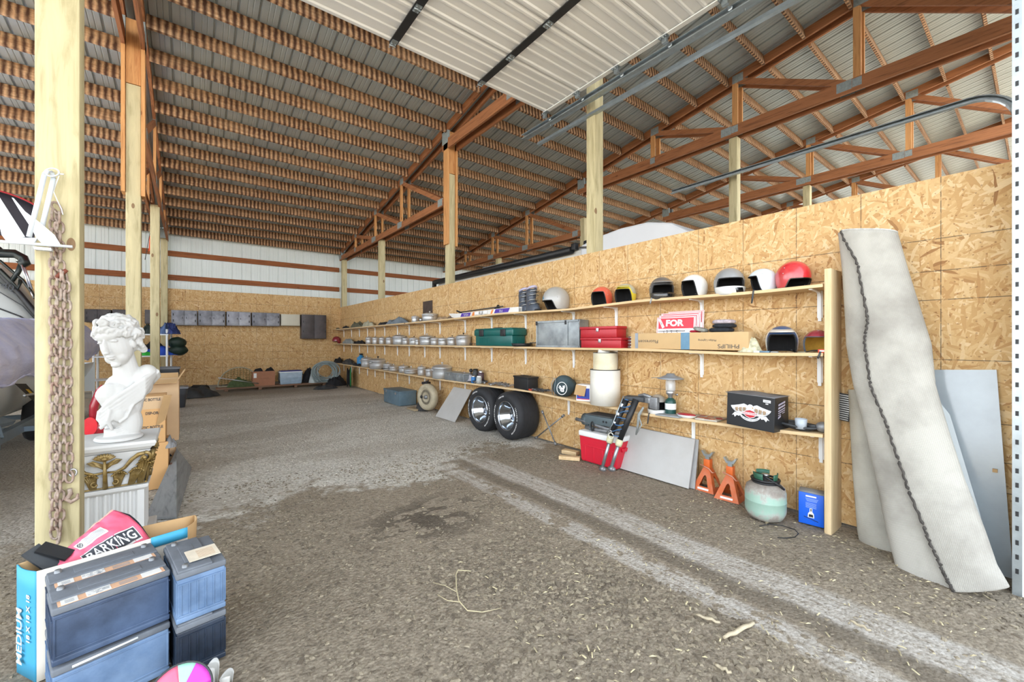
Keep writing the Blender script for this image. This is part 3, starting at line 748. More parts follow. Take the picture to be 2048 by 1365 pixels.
# ================================================================ POTS
def pot(pl, pr, h_px, tier, label, x=SXM, knob='ball', handles=True, flat=False, lidh=.2, longh=False, mt=None, group='aluminium pots', hb=None):
    y, D = fit(pl, pr, x); _, d = onX((pl + pr) / 2, x); h = h_px * d / F * 1.12; R_ = D / 2 * 1.03
    mt = mt or mat('pan_aluminium', '#d3d6d8', 0.42, 0.75, 0.06, 8, 0.05)
    t = thing('cooking_pot', label, 'pot', (x, y, zs(tier, y)), rz=rnd.uniform(0, 6.2), group=group)
    hb_ = h * (.52 if flat else .68); hl = h * (.30 if flat else .20)
    m = MB(); m.lathe([(0, 0), (R_ * .86, 0), (R_ * .93, .008), (R_ * .96, hb_ * .5), (R_ * .98, hb_ * .97), (R_ * 1.02, hb_), (R_ * .95, hb_), (R_ * .9, .01), (0, .01)], 36); m.build('pot_body', mt, t)
    m = MB(); m.lathe([(R_ * 1.03, hb_), (R_ * 1.03, hb_ + .008), (R_ * .97, hb_ + .012), (R_ * .80, hb_ + hl * .62), (R_ * .5, hb_ + hl * .92), (R_ * .15, hb_ + hl), (0, hb_ + hl)], 36); lid_ = m.build('lid', mt, t)
    zt = hb_ + hl; m = MB(); k = R_ * .11
    if knob == 'ball': m.lathe([(k * .5, zt - .002), (k * .45, zt + k * .8), (k, zt + k * 1.1), (k * 1.05, zt + k * 1.7), (k * .6, zt + k * 2.1), (0, zt + k * 2.15)], 12)
    else: m.tube([(-k * 1.8, 0, zt), (-k * 1.7, 0, zt + k * 1.5), (k * 1.7, 0, zt + k * 1.5), (k * 1.8, 0, zt)], k * .3, 6)
    m.build('knob', mt if rnd.random() < .6 else M_BLK, lid_)
    if handles:
        for s_ in (-1, 1):
            m = MB(); m.tube([(s_ * R_ * .97, -R_ * .28, hb_ * .82), (s_ * R_ * 1.16, -R_ * .22, hb_ * .84), (s_ * R_ * 1.16, R_ * .22, hb_ * .84), (s_ * R_ * .97, R_ * .28, hb_ * .82)], R_ * .045 + .002, 6); m.build('handle', mt, t)
    if longh:
        m = MB(); m.box((R_ * 1.75, 0, hb_ * .85), (R_ * 1.6, .022, .016), bev=.005); m.build('handle', M_BLK, t)
    return t
od = ORD
mids = [(731, 745.5, 15), (744, 758, 15), (757.5, 771.5, 15), (771, 787, 15.5), (785, 814, 20), (804, 820, 15), (818, 838, 15.5), (830, 840, 11.5), (839, 869, 20), (861, 879, 16), (876, 897, 16), (894, 915, 18), (912, 942, 22.5)]
for k, (a, b, hh) in enumerate(mids):
    big = (b - a) > 22
    pot(a, b, hh * 1.0, 'mid', '%s lidded aluminium pot on the middle shelf, %s counting from the far corner' % ('large' if big else 'small', od[k]), x=SXM + (.02 if k in (5, 9) else -.02 if k in (7, 10) else 0), knob='loop' if k == 10 else 'ball', handles=k not in (1, 3))
bots = [(722, 745, 20, 0), (738, 774, 21, 0), (766, 786, 14.5, 0), (777, 798, 13, 1), (797, 817, 15, 0), (808, 837, 13, 1), (835, 852, 19.5, 0), (851, 867, 17, 0), (864, 905, 28, 0)]
for k, (a, b, hh, fl) in enumerate(bots):
    pot(a, b, hh, 'bot', '%s aluminium pot on the lowest shelf, %s counting from the far corner' % ('flat lidded' if fl else 'large dome lidded' if b - a > 30 else 'small lidded', od[k]), flat=bool(fl), longh=bool(fl) or k == 4, handles=not fl)
pot(823, 838, 14, 'top', 'smaller lidded aluminium pot on the top shelf beside a steel cup')
pot(844, 875, 17, 'top', 'larger wide aluminium pot on the top shelf below the dark square')
y, D = fit(838, 846, 3.66); m = MB(); m.lathe([(0, 0), (D * .42, 0), (D * .5, .07), (D * .47, .07), (D * .4, .004), (0, .004)], 20)
tag(m.build('cup', M_ALU, loc=(3.66, y, zs('top', y))), 'small steel cup between the two pots on the top shelf', 'cup')
# dark square hung on the partition
p = PX(855, 617, 3.84); m = MB(); m.box((0, 0, 0), (.012, .42, .30), bev=.02); tag(m.build('square_panel', mat('rust_brown', '#43352d', .7, 0, .3, 8), loc=(3.842, p.y, p.z)), 'dark brown square panel fixed above the top shelf pots', 'panel')

# ================================================================ CRUMPLED CLOTH AND FLAT GEAR
def heap(name, loc, size, mt, label, cat, seed=0, amp=.5, rz=0, group=None, sharp=1.0):
    R = random.Random(seed); m = MB(); o = Vector((R.uniform(0, 50), R.uniform(0, 50), 0))
    def fn(u, v):
        x = (u - .5); y = (v - .5); r_ = min(1, 2 * max(abs(x), abs(y)))
        e = (1 - r_ ** 3)
        nz = noise.noise(Vector((x * 3.4, y * 3.4, 0)) + o) + .5 * abs(noise.noise(Vector((x * 9, y * 9, 5)) + o)) * sharp
        rr = .94 + .12 * noise.noise(Vector((x * 5, y * 5, 9)) + o)
        sq = math.hypot(x, y) / max(1e-6, max(abs(x), abs(y))) if r_ > 0 else 1
        return (x / sq * 1.15 * size[0] * rr, y / sq * 1.15 * size[1] * rr, max(0, e * size[2] * (.62 + amp * nz)) + .002)
    m.grid(fn, 26, 26); m.add([(-size[0] * .3, -size[1] * .3, .001), (size[0] * .3, -size[1] * .3, .001), (size[0] * .3, size[1] * .3, .001), (-size[0] * .3, size[1] * .3, .001)], [(0, 3, 2, 1)])
    return tag(m.build(name, mt, loc=loc, rz=rz), label, cat, group)
def on(px, tier, x=SXM):
    y = onX(px, x)[0]; return (x, y, zs(tier, y) + .001)
M_TARP = mat('tarp_grey', '#6f7a82', .6, 0, .2, 10, .3); M_OLIVE = mat('olive_cloth', '#5c5a48', .9, 0, .25, 10, .4); M_BKC = mat('black_cloth', '#1c1c1f', .9, 0, .3, 10, .4); M_GRC = mat('grey_cloth', '#8b8f8d', .85, 0, .2, 10, .4)
heap('boot', on(676, 'top'), (.10, .25, .07), M_OLIVE, 'flattened olive bag at the far end of the top shelf', 'bag', 1)
heap('bag', on(692, 'top'), (.18, .4, .10), M_BKC, 'small black bag in the far corner of the top shelf', 'bag', 2)
heap('tarp', on(715, 'top'), (.22, .95, .20), M_OLIVE, 'crumpled olive and black canvas on the top shelf', 'canvas', 3, .6)
heap('tarp', on(737, 'top'), (.22, .7, .18), mat('pale_canvas', '#a8a58f', .9, 0, .2, 10, .4), 'folded pale canvas leaning on the olive canvas, top shelf', 'canvas', 4, .6)
heap('tarp', on(769, 'top'), (.22, .6, .10), M_BKC, 'small dark folded cloth between two tarps on the top shelf', 'cloth', 5)
heap('tarp', on(795, 'top'), (.23, 1.15, .17), M_TARP, 'wide blue grey crumpled tarp beside the pots on the top shelf', 'tarp', 6, .6)
heap('cushion', on(697, 'mid'), (.23, .9, .20), M_GRC, 'grey cushion bag next to the small dark red helmet', 'bag', 7, .3)
heap('cloth', on(719, 'mid'), (.22, .7, .12), M_BKC, 'black crumpled cloth before the first pot on the middle shelf', 'cloth', 8)
heap('boots', on(677, 'bot'), (.24, .6, .17), M_BKC, 'heap of black rubber boots in the corner of the lowest shelf', 'boots', 9, .6)
heap('jacket', on(697, 'bot'), (.24, .95, .17), M_DARK, 'dark jacket with grey sleeve on the lowest shelf near the corner', 'jacket', 10, .6)
heap('cloth', on(716, 'bot'), (.2, .6, .10), M_BKC, 'flat black cloth beside the first pot of the lowest shelf', 'cloth', 11)
m = MB(); m.lathe([(0, 0), (.1, 0), (.11, .04), (.11, .22), (.05, .27), (.04, .30), (0, .30)], 20); o = on(722, 'bot', 3.78)
t = thing('jug', 'round blue plastic jug behind the first pot of the lowest shelf', 'jug', o); m.build('jug_body', mat('blue_plastic', '#2a7fb5', .4), t); m = MB(); m.lathe([(.045, .3), (.045, .34), (0, .34)], 16); m.build('cap', M_BLK, t)
heap('bag', on(737, 'bot', 3.8), (.08, .5, .30), M_BKC, 'black bag standing behind the second pot of the lowest shelf', 'bag', 12, .3)
heap('driftwood', on(884, 'top'), (.16, .34, .08), mat('driftwood', '#a58f74', .9, 0, .3, 14, .4), 'brown crumpled bag between the wide pot and the skis', 'bag', 13, .6)
heap('glove', on(906, 'top', 3.78), (.1, .4, .09), mat('brownish', '#6d5c4c', .9, 0, .3, 14), 'dark brown cloth lying behind the ski tips', 'cloth', 14, .4)

# ================================================================ SKIS, SKI BOOTS
def ski(dx, lab, z1):
    ya = onX(897, 3.63)[0]; yb = onX(1036, 3.63)[0]
    t = thing('ski', lab, 'ski', (3.64 + dx, 0, 0), group=None)
    m = MB(); L = ya - yb; n = 20
    def prof(v):
        y = ya - L * v; tipr = min(1, v / .10); return y, .036 * math.sqrt(max(0.02, 1 - (1 - tipr) ** 2)), .05 * max(0, 1 - v / .12) ** 2
    pts = []
    for k in range(n + 1):
        y, w_, up = prof(k / n * 1.0); z = zs('top', y) + z1
        pts.append([(0, y, z + up - w_ + .037), (0, y, z + up + w_ + .037), (.010, y, z + up + w_ + .037), (.010, y, z + up - w_ + .037)])
    vs = [p for s_ in pts for p in s_]
    m.add(vs, [(4 * i + j, 4 * i + (j + 1) % 4, 4 * i + 4 + (j + 1) % 4, 4 * i + 4 + j) for i in range(n) for j in range(4)] + [(0, 1, 2, 3), (4 * n, 4 * n + 3, 4 * n + 2, 4 * n + 1)], False)
    m.build('ski_blade', M_HWH, t)
    for a_, b_, nm, c_ in ((.20, .37, 'purple_graphic', '#4a2c9a'), (.38, .44, 'orange_graphic', '#e58a3c'), (.70, .90, 'purple_graphic', '#4a2c9a'), (.65, .695, 'orange_graphic', '#e58a3c')):
        m = MB(); y0_, y1_ = ya - L * a_, ya - L * b_; z = zs('top', (y0_ + y1_) / 2) + z1 + .037
        m.add([(-.0015, y0_, z - .030), (-.0015, y1_ + .04, z - .030), (-.0015, y1_, z + .030), (-.0015, y0_ - .04, z + .030)], [(0, 1, 2, 3)]); m.build(nm, mat('gr_' + c_[1:], c_, .4), t)
    m = MB()
    for a_, txt in ((.29, 'VOLKL'), (.79, 'P10')):
        y = ya - L * a_; lettering(m, txt, (-.002, y, zs('top', y) + z1 + .037), (0, 1, 0), (0, 0, -1), .052, off=.001)
    m.build('ski_lettering', M_HWH, t)
    for a_, ln in ((.47, .10), (.53, .05), (.59, .09)):
        y = ya - L * a_; z = zs('top', y) + z1 + .037; m = MB(); m.box((-.016, y, z), (.03, ln, .05), bev=.006); m.build('binding', M_ALU if ln < .08 else M_WHITE, t)
    return t
ski(0, 'front white ski with purple and orange graphics on the top shelf', 0.0)
ski(.055, 'rear white ski behind its twin, lying on the top shelf', 0.004)
for k, (p0, p1, lb) in enumerate((((920, 625), (1006, 613), 'thin brown ski pole lying behind the skis'), ((925, 628), (1000, 619), 'second ski pole crossing behind the skis'))):
    a_ = PX(p0[0], p0[1], 3.76); b_ = PX(p1[0], p1[1], 3.79); t = thing('ski_pole', lb, 'ski pole', (0, 0, 0)); m = MB(); m.tube([a_, b_], .009, 8); m.build('shaft', M_DARK, t)
    m = MB(); m.tube([a_, a_ + (a_ - b_) * .08 + Vector((0, 0, .03))], .016, 8); m.build('grip', M_BLK, t); m = MB(); q = a_ + (b_ - a_) * .9; m.lathe([(0, -.003), (.04, 0), (0, .003)], 14, None) if False else m.ball(q, (.035, .006, .035), 12, 6); m.build('basket', M_BLK, t)
def ski_boot(px, x, lab):
    y, _ = onX(px, x); t = thing('ski_boot', lab, 'ski boot', (x, y, zs('top', y)), rz=math.radians(-100), group=None)
    m = MB(); sc = 1.0
    prof = [((0, 0, .0), .15, .055), ((.0, 0, .03), .15, .055), ((-.005, 0, .07), .14, .055), ((-.04, 0, .12), .095, .055), ((-.05, 0, .17), .075, .055), ((-.045, 0, .24), .08, .06), ((-.03, 0, .30), .085, .065), ((-.03, 0, .30), .06, .045), ((-.04, 0, .2), .05, .04)]
    vs = []; n = 20
    for (c, a_, b_) in prof:
        for k in range(n):
            th = 2 * PI * k / n; vs.append((c[0] + a_ * math.copysign(abs(math.cos(th)) ** .8, math.cos(th)), c[1] + b_ * math.copysign(abs(math.sin(th)) ** .8, math.sin(th)), c[2]))
    m.add(vs, [(i * n + k, i * n + (k + 1) % n, (i + 1) * n + (k + 1) % n, (i + 1) * n + k) for i in range(len(prof) - 1) for k in range(n)], True)
    m.build('boot_shell', mat('boot_blue_grey', '#48505c', .4, 0, .15, 8), t)
    m = MB(); m.tube([(-.03 + .075 * math.cos(a_), .055 * math.sin(a_), .315 + .02 * math.cos(a_)) for a_ in [k * PI / 6 for k in range(12)]], .018, 6, closed=True); m.build('boot_cuff', mat('boot_lilac', '#b9b2c8', .6), t)
    for zz, xx in ((.10, .06), (.15, .02), (.22, .04), (.27, .045)):
        m = MB(); m.tube([(xx - .05, -.065, zz - .01), (xx + .01, -.06, zz), (xx + .03, 0, zz + .01), (xx + .01, .06, zz), (xx - .05, .065, zz - .01)], .006, 5); m.build('buckle', M_ALU, t)
    m = MB(); m.box((0, 0, .012), (.31, .085, .024), bev=.005); m.build('sole', M_BLK, t)
    return t
ski_boot(1050, 3.76, 'left grey ski boot with lilac cuff, nearer the skis')
ski_boot(1066, 3.68, 'right grey ski boot with lilac cuff, nearer the blue helmet')

# ================================================================ MIDDLE SHELF GOODS
def at2(pl, pr, x): return onX(pl, x)[0], onX(pr, x)[0]
# green tool case
ya, yb = at2(946, 1036, 3.60); yc = (ya + yb) / 2; L = (ya - yb) * .86; zb = zs('mid', yc)
M_TEAL = mat('teal_plastic', '#0e5a55', .35, 0, .12, 6, .03)
t = thing('tool_case', 'dark green hard plastic tool case with black latches on the middle shelf', 'tool case', (3.70, yc, zb + .0), rz=0)
m = MB(); m.box((0, 0, .085), (.25, L * .94, .165), bev=.018); m.build('case_base', M_TEAL, t)
m = MB(); m.box((0, 0, .205), (.27, L, .10), bev=.02); m.box((0, 0, .258), (.25, L * .95, .02), bev=.008); m.build('case_lid', M_TEAL, t)
for q in (-.28, .28):
    m = MB(); m.box((-.140, q * L, .20), (.016, .12, .10), bev=.006); m.box((-.145, q * L, .17), (.016, .06, .03)); m.build('latch', M_BLK, t)
m = MB(); m.box((-.02, 0, .272), (.05, .18, .02), bev=.008); m.build('handle', M_BLK, t)
m = MB()
for k in range(9): m.box((0 - .1 + k * .025, -L * .47 - .004, .08), (.010, .006, .09))
for k in range(9): m.box((-.126, L * .1 + k * .03, .08), (.006, .012, .09))
m.build('rib', M_TEAL, t)
# wire rack by the case
m = MB(); o = on(944, 'mid', 3.62)
for k in range(5): m.tube([(k * .012, -.07, .0 + .004), (k * .012, -.07, .04), (k * .012, .07, .04), (k * .012, .07, .004)], .003, 5)
m.tube([(0, -.07, .04), (.05, -.07, .04)], .003, 5); m.tube([(0, .07, .04), (.05, .07, .04)], .003, 5)
tag(m.build('wire_rack', M_DARK, loc=o), 'small black wire rack in front of the last pot, middle shelf', 'rack')
# frying pan
y, D = fit(1018, 1068, 3.70); t = thing('frying_pan', 'black cast iron frying pan beside the green tool case', 'frying pan', (3.70, y, zs('mid', y)), rz=math.radians(-70))
m = MB(); Rp = D * .42; m.lathe([(0, 0), (Rp * .82, 0), (Rp, .045), (Rp * .96, .045), (Rp * .78, .006), (0, .006)], 32); m.build('pan', M_BLK, t)
m = MB(); m.box((Rp + .07, 0, .052), (.16, .026, .012), bev=.004); m.build('handle', M_BLK, t)
# galvanised bin with a lip
ya, yb = at2(1076, 1158, 3.64); L = ya - yb; yc = (ya + yb) / 2; zb = zs('mid', yc)
t = thing('metal_bin', 'dull galvanised sheet metal box standing on the middle shelf', 'metal box', (3.72, yc, zb), rz=math.radians(4))
M_TIN = mat('dull_tin', '#8e9496', .5, .6, .25, 7, .1, dirt='#c9cbc8', dirt_amt=.35)
_, dd = onX(1117, 3.64); hh = 54 * dd / F
m = MB(); m.box((0, 0, hh / 2), (.17, L * .97, hh), bev=.003); m.build('box_body', M_TIN, t)
m = MB(); m.box((-.09, 0, hh - .012), (.02, L, .024)); m.box((-.09, 0, .012), (.02, L, .024)); m.box((-.09, L * .48, hh / 2), (.02, .02, hh)); m.box((-.09, -L * .48, hh / 2), (.02, .02, hh)); m.box((-.09, -L * .22, hh / 2), (.016, .03, hh)); m.build('rim', M_TIN, t)
m = MB(); m.box((-.102, L * .48, hh - .03), (.006, .03, .05)); m.box((-.102, -L * .2, hh - .03), (.006, .025, .05)); m.build('corner_clip', M_BLK, t)
# red steel boxes
M_RED = mat('red_enamel', '#b3202b', .35, .1, .12, 6, .02, dirt='#7a1a20', dirt_amt=.3)
def redbox(pl, pr, z0, h, lab, x=3.70, dep=.19):
    ya, yb = at2(pl, pr, x - dep / 2); L = ya - yb; yc = (ya + yb) / 2
    t = thing('toolbox', lab, 'toolbox', (x, yc, zs('mid', yc) + z0), group=None)
    m = MB(); m.box((0, 0, h * .38), (dep, L * .97, h * .74), bev=.004); m.build('box_body', M_RED, t)
    m = MB(); m.box((0, 0, h * .88), (dep + .012, L, h * .24), bev=.004); lid_ = m.build('lid', M_RED, t)
    m = MB(); m.box((-dep / 2 - .008, 0, h * .7), (.006, .035, .04), bev=.002); m.build('latch', M_ALU, lid_)
    return t
redbox(1161, 1243, 0, .115, 'lower of two stacked red steel toolboxes on the middle shelf')
redbox(1160, 1234, .116, .125, 'upper of two stacked red steel toolboxes on the middle shelf', 3.70, .17)
# long lamp carton
M_CARD = mat('cardboard', '#c6a678', .85, 0, .06, 5, .05); M_CARD2 = mat('cardboard_inner', '#b8966a', .9, 0, .08, 5, .05)
ya, yb = at2(1262, 1497, 3.62); L = ya - yb; yc = (ya + yb) / 2; _, dd = onX(1380, 3.62); hh = 34 * dd / F
t = thing('lamp_carton', 'long taped cardboard carton of fluorescent tubes on the middle shelf', 'carton', (3.685, yc, zs('mid', yc) - .006))
m = MB(); m.box((0, 0, hh / 2 + .012), (.13, L, hh), bev=.002); m.build('carton_body', M_CARD, t)
for a_ in (('Fluorescent', (-.0655, L * .33, hh * .55), .045), ('PHILIPS', (-.0655, -L * .36, hh * .30), .050), ('Philips Lighting', (-.0655, -L * .20, hh * .62), .024)):
    m = MB(); lettering(m, a_[0], a_[1], (0, 1, 0), (0, 0, -1), a_[2], sx=1.15); m.build('lettering', M_DARK, t)
m = MB(); m.box((-.066, -L * .02, hh / 2 + .012), (.002, .085, hh)); m.build('packing_tape', mat('tape_blue', '#5d86a0', .25), t)
m = MB(); m.box((-.066, L * .44, hh / 2 + .012), (.003, .035, hh + .004)); m.box((0, L * .44, hh + .013), (.133, .035, .002)); m.build('duct_tape', mat('duct_tape', '#8c9299', .35, .3), t)
for k in range(8):
    m = MB(); zz = .03 + (k % 4) * .032; xx = -.04 + (k // 4) * .04; m.tube([(xx, L / 2 - .02, zz), (xx, L / 2 + .045, zz)], .014, 10); m.m = 1; m.tube([(xx, L / 2 + .045, zz), (xx, L / 2 + .052, zz)], .006, 8); m.build('tube_end', [M_ALU, M_WHITE], t)
# signs
M_SGR = mat('sign_red', '#d3263c', .4, 0, .03); M_SGW = mat('sign_white', '#f1f1f2', .5, 0, .02)
def sign(k):
    ya, yb = at2(1312 + (0, 4, 8, 22)[k], 1390 + (0, 6, 10, 16)[k], 3.77 + .012 * k); L = ya - yb; yc = (ya + yb) / 2; zb = 1.40 + .022 * (k > 0) + k * .003; hh_ = .185
    lab = ('front red and white FOR sign leaning behind the tube carton', 'second sign in the leaning stack, mostly hidden', 'third sign in the leaning stack, mostly hidden', 'rearmost sign of the leaning stack, its red top edge showing')[k]
    t = thing('plastic_sign', lab, 'sign', (3.765 + .012 * k, yc, 1.30), group=None, rot=(0, math.radians(5), 0))
    m = MB(); m.box((0, 0, .16 + .01 * k), (.003, L, .30 + (.02 * k if k < 3 else .05)), bev=.001); m.build('sign_board', M_SGW, t)
    top = .31 + .01 * k + (.01 * k if k < 3 else .025)
    m = MB(); m.box((-.0025, 0, top - .065), (.001, L * .90, .105)); m.build('red_field', M_SGR, t)
    m = MB()
    for (cy, cz, sy, sz) in ((0, top - .005, L * .97, .003), (L * .48, top - .15, .003, .29), (-L * .48, top - .15, .003, .29)): m.box((-.0025, cy, cz), (.001, sy, sz))
    m.build('red_border', M_SGR, t)
    if k == 0:
        m = MB(); lettering(m, 'FOR', (-.0035, L * .03, top - .065), (0, -1, 0), (0, 0, 1), .085, bold=.004, sx=1.15)
        m.build('sign_lettering', M_SGW, t)
        m = MB(); m.add([(-.004, L * .46, top - .02), (-.004, L * .40, top - .015), (-.004, L * .28, top - .10), (-.004, L * .34, top - .115)], [(0, 1, 2, 3)]); m.box((-.0035, L * .1, top - .135), (.001, L * .7, .03)); m.box((-.0035, 0, top - .20), (.001, L * .93, .13)); m.build('tape_patch', M_SGW, t)
        m = MB(); lettering(m, 'S', (-.005, L * .37, top - .065), (0, -1, .3), (0, .3, 1), .045); lettering(m, 'c 5  S   S', (-.0045, L * .12, top - .15), (0, -1, -.05), (0, -.05, 1), .045); m.build('handwriting', M_BLK, t)
for k in range(4): sign(k)
# polishing pads on the carton
def pad(px, x, z, r_, mt, lab, th=.022, tilt=(0, 0, 0)):
    y = onX(px, x)[0]; m = MB(); n = 40; vs = []
    for ring, (q, zz) in enumerate(((0, th), (.8, th), (.97, th * .8), (1, th * .5), (.97, th * .15), (.8, 0), (0, 0))):
        for k in range(n): a_ = 2 * PI * k / n; rr = r_ * q * (1 + .03 * math.sin(11 * a_) * (q > .9)); vs.append((rr * math.cos(a_), rr * math.sin(a_), zz))
    m.add(vs, [(i * n + k, i * n + (k + 1) % n, (i + 1) * n + (k + 1) % n, (i + 1) * n + k) for i in range(6) for k in range(n)], True)
    o = m.build('polishing_pad', mt, loc=(x, y, z)); o.rotation_euler = tilt; return tag(o, lab, 'polishing pad')
M_FLU = mat('fluffy_black', '#24272d', .95, 0, .4, 40, .8)
ct = zs('mid', yc) + hh + .008
pad(1443, 3.72, ct, .100, M_FLU, 'lowest black fleece pad on the tube carton', .036)
pad(1449, 3.72, ct + .037, .095, M_FLU, 'middle black fleece pad in the small stack', .034)
pad(1448, 3.72, ct + .072, .092, mat('fleece_lilac', '#b9aeb4', .95, 0, .25, 40, .8), 'pinkish grey fleece pad on top of the black ones', .036)
pad(1401, 3.70, ct + .012, .065, mat('pad_grey', '#8d8f88', .9, 0, .2, 40, .6), 'grey cloth pad tilted against the black fleece pads', .03, (0.25, 0, 0))
pad(1391, 3.72, ct, .050, mat('pad_red', '#a8243a', .9, 0, .2, 40, .6), 'small red pad under the tilted grey pad', .02)
# bag of gloves, small hardware
heap('glove_bag', on(1500, 'mid', 3.69), (.16, .17, .15), mat('glove_tan', '#c3bfa2', .85, 0, .45, 26, .6), 'clear plastic bag of tan work gloves beside the tube carton', 'bag', 31, .35, sharp=.6)
for k, (px, c_, sz, lb) in enumerate(((1514, '#c9d2d6', (.03, .045, .016), 'small clear plastic packet at the front of the middle shelf'), (1530, '#5f7f96', (.03, .07, .014), 'small blue grey hardware packet before the starred helmet'), (1549, '#8d9498', (.03, .05, .01), 'flat metal bracket lying before the starred helmet'), (1604, '#7c7a66', (.03, .05, .008), 'thin coil of brown twine between the two helmets'))):
    m = MB(); m.box((0, 0, sz[2] / 2), sz, bev=.003); o = on(px, 'mid', 3.625); tag(m.build('packet', mat('pk' + c_[1:], c_, .4), loc=o), lb, 'packet')
ya, yb = at2(1641, 1664, 3.63); m = MB(); m.box((0, 0, .013), (.03, (ya - yb), .026), bev=.002); m.m = 1; m.box((-.0155, 0, .013), (.001, (ya - yb) * .7, .010)); yy = (ya + yb) / 2 + .012
tag(m.build('small_box', [mat('red_orange', '#d34a2c', .5), M_WHITE], loc=(3.63, yy, zs('mid', yy))), 'small orange red box at the near end of the middle shelf', 'box')
# ================================================================ LOWEST SHELF GOODS
def onb(px, x=SXM): return on(px, 'bot', x)
# metal box
ya, yb = at2(891, 929, 3.62); L = ya - yb; yc = (ya + yb) / 2; o = (3.70, yc, zs('bot', yc))
t = thing('cash_box', 'grey steel box with lid beside the widest pot on the lowest shelf', 'metal box', o)
m = MB(); m.box((0, 0, .06), (.20, L, .12), bev=.004); m.build('box_body', M_TIN, t); m = MB(); m.box((0, 0, .13), (.21, L * 1.03, .03), bev=.004); m.build('lid', M_TIN, t)
for q in (-.25, .25):
    m = MB(); m.box((-.103, q * L, .095), (.006, .03, .04)); m.build('latch', M_ALU, t)
heap('plastic_bag', onb(935, 3.74), (.17, .42, .17), mat('clear_poly', '#c5c3cc', .35, 0, .15, 20, .5), 'crumpled clear plastic bag on the lowest shelf beside the grey steel box', 'bag', 41, .6)
def jar(px, x, r_, h, body, cap, lab):
    o = onb(px, x); t = thing('jar', lab, 'jar', o); m = MB(); m.lathe([(0, 0), (r_, 0), (r_, h * .8), (r_ * .7, h * .85), (0, h * .86)], 18); m.build('jar_body', body, t)
    m = MB(); m.lathe([(r_ * .8, h * .84), (r_ * .8, h), (0, h)], 18); m.build('lid', cap, t)
jar(947, 3.64, .04, .12, mat('jar_blue', '#2f74b4', .4), M_ALU, 'small blue jar at the front of the lowest shelf')
jar(958, 3.66, .045, .12, mat('jar_grey', '#a9adac', .3), M_WHITE, 'pale grey jar next to the small blue jar')
jar(951, 3.76, .05, .22, M_DARK, M_BLK, 'dark bottle standing behind the blue jar')
jar(962, 3.76, .05, .20, mat('jar_brown', '#4b3a44', .4), M_ALU, 'purplish brown bottle behind the pale grey jar')
m = MB(); o = onb(942, 3.72); m.tube([(0, 0, 0), (0, 0, .17)], .006, 8); m.ball((0, 0, .19), .032, 14, 10); t = thing('shift_lever', 'black ball knob on a short rod on the lowest shelf', 'lever', o); m.build('knob', M_BLK, t)
def junk(px, x, lab, n, spread, seed, mt):
    R = random.Random(seed); o = onb(px, x); t = thing('hardware_pile', lab, 'metal parts', o)
    for k in range(n):
        m = MB(); c = (R.uniform(-.08, .08), R.uniform(-spread, spread), R.uniform(.012, .035)); q = R.random()
        if q < .4: m.box(c, (R.uniform(.02, .05), R.uniform(.03, .09), R.uniform(.01, .03)), rz=R.uniform(0, 3), bev=.003); nm = 'metal_block'
        elif q < .7: m.tube([(c[0], c[1], c[2]), (c[0] + R.uniform(-.06, .06), c[1] + R.uniform(-.1, .1), c[2] + .01)], R.uniform(.005, .012), 8); nm = 'rod'
        else: m.tube([(c[0] + .03 * math.cos(a_), c[1] + .03 * math.sin(a_), c[2]) for a_ in [i * PI / 6 for i in range(12)]], .007, 6, closed=True); nm = 'ring'
        m.build(nm, mt[k % len(mt)], t)
M_STEEL = mat('worn_steel', '#8b8d8f', .45, .6, .25, 20, .2)
junk(956, 3.68, 'loose steel hardware lying before the bottles on the lowest shelf', 10, .2, 51, [M_STEEL, M_DARK, M_ALU])
junk(976, 3.70, 'small steel clamps and rings on the lowest shelf', 12, .22, 52, [M_STEEL, M_DARK])
def chain_links(mb, path, pitch, r_, w_, add=None):
    out = []
    pts = [Vector(p) for p in path]; seg = []; L = 0
    for a_, b_ in zip(pts, pts[1:]): seg.append((L, a_, b_)); L += (b_ - a_).length
    n = int(L / pitch)
    for k in range(n):
        s_ = (k + .5) * pitch; j = max(i for i in range(len(seg)) if seg[i][0] <= s_); l0, a_, b_ = seg[j]; d = (b_ - a_).normalized(); c = a_ + d * (s_ - l0)
        u, v = frame(d); side = u if k % 2 == 0 else v; hl = pitch * .5 + r_ * .9
        side = (side + (v if k % 2 == 0 else -u) * .35).normalized()
        loop = []
        for i in range(14):
            th = 2 * PI * i / 14; cc, ss = math.cos(th), math.sin(th)
            loop.append(c + side * (w_ * ss) + d * (hl * (abs(cc) ** .7) * (1 if cc > 0 else -1)))
        out.append(loop)
    return out
o = onb(1003, 3.70); R = random.Random(9); pth = [Vector((R.uniform(-.085, .085), .26 - .024 * k + R.uniform(-.03, .03), .012 + .03 * R.random())) for k in range(22)]
t = thing('chain', 'small heap of grey chain beside the black box on the lowest shelf', 'chain', o)
for lp in chain_links(None, pth, .042, .004, .012)[:90]:
    m = MB(); m.tube(lp, .005, 6, closed=True); m.build('link', M_STEEL, t)
# black box
ya, yb = at2(1024, 1062, 3.62); L = ya - yb; yc = (ya + yb) / 2
t = thing('battery_box', 'small black box with a lid standing on the lowest shelf', 'box', (3.70, yc, zs('bot', yc)), rz=math.radians(-8))
m = MB(); m.box((0, 0, .078), (.17, L * .88, .156), bev=.004); m.build('box_body', M_BLK, t); m = MB(); m.box((0, 0, .168), (.185, L * .93, .025), bev=.005); m.box((0, 0, .184), (.05, L * .5, .01), bev=.003); m.build('lid', M_BLK, t)
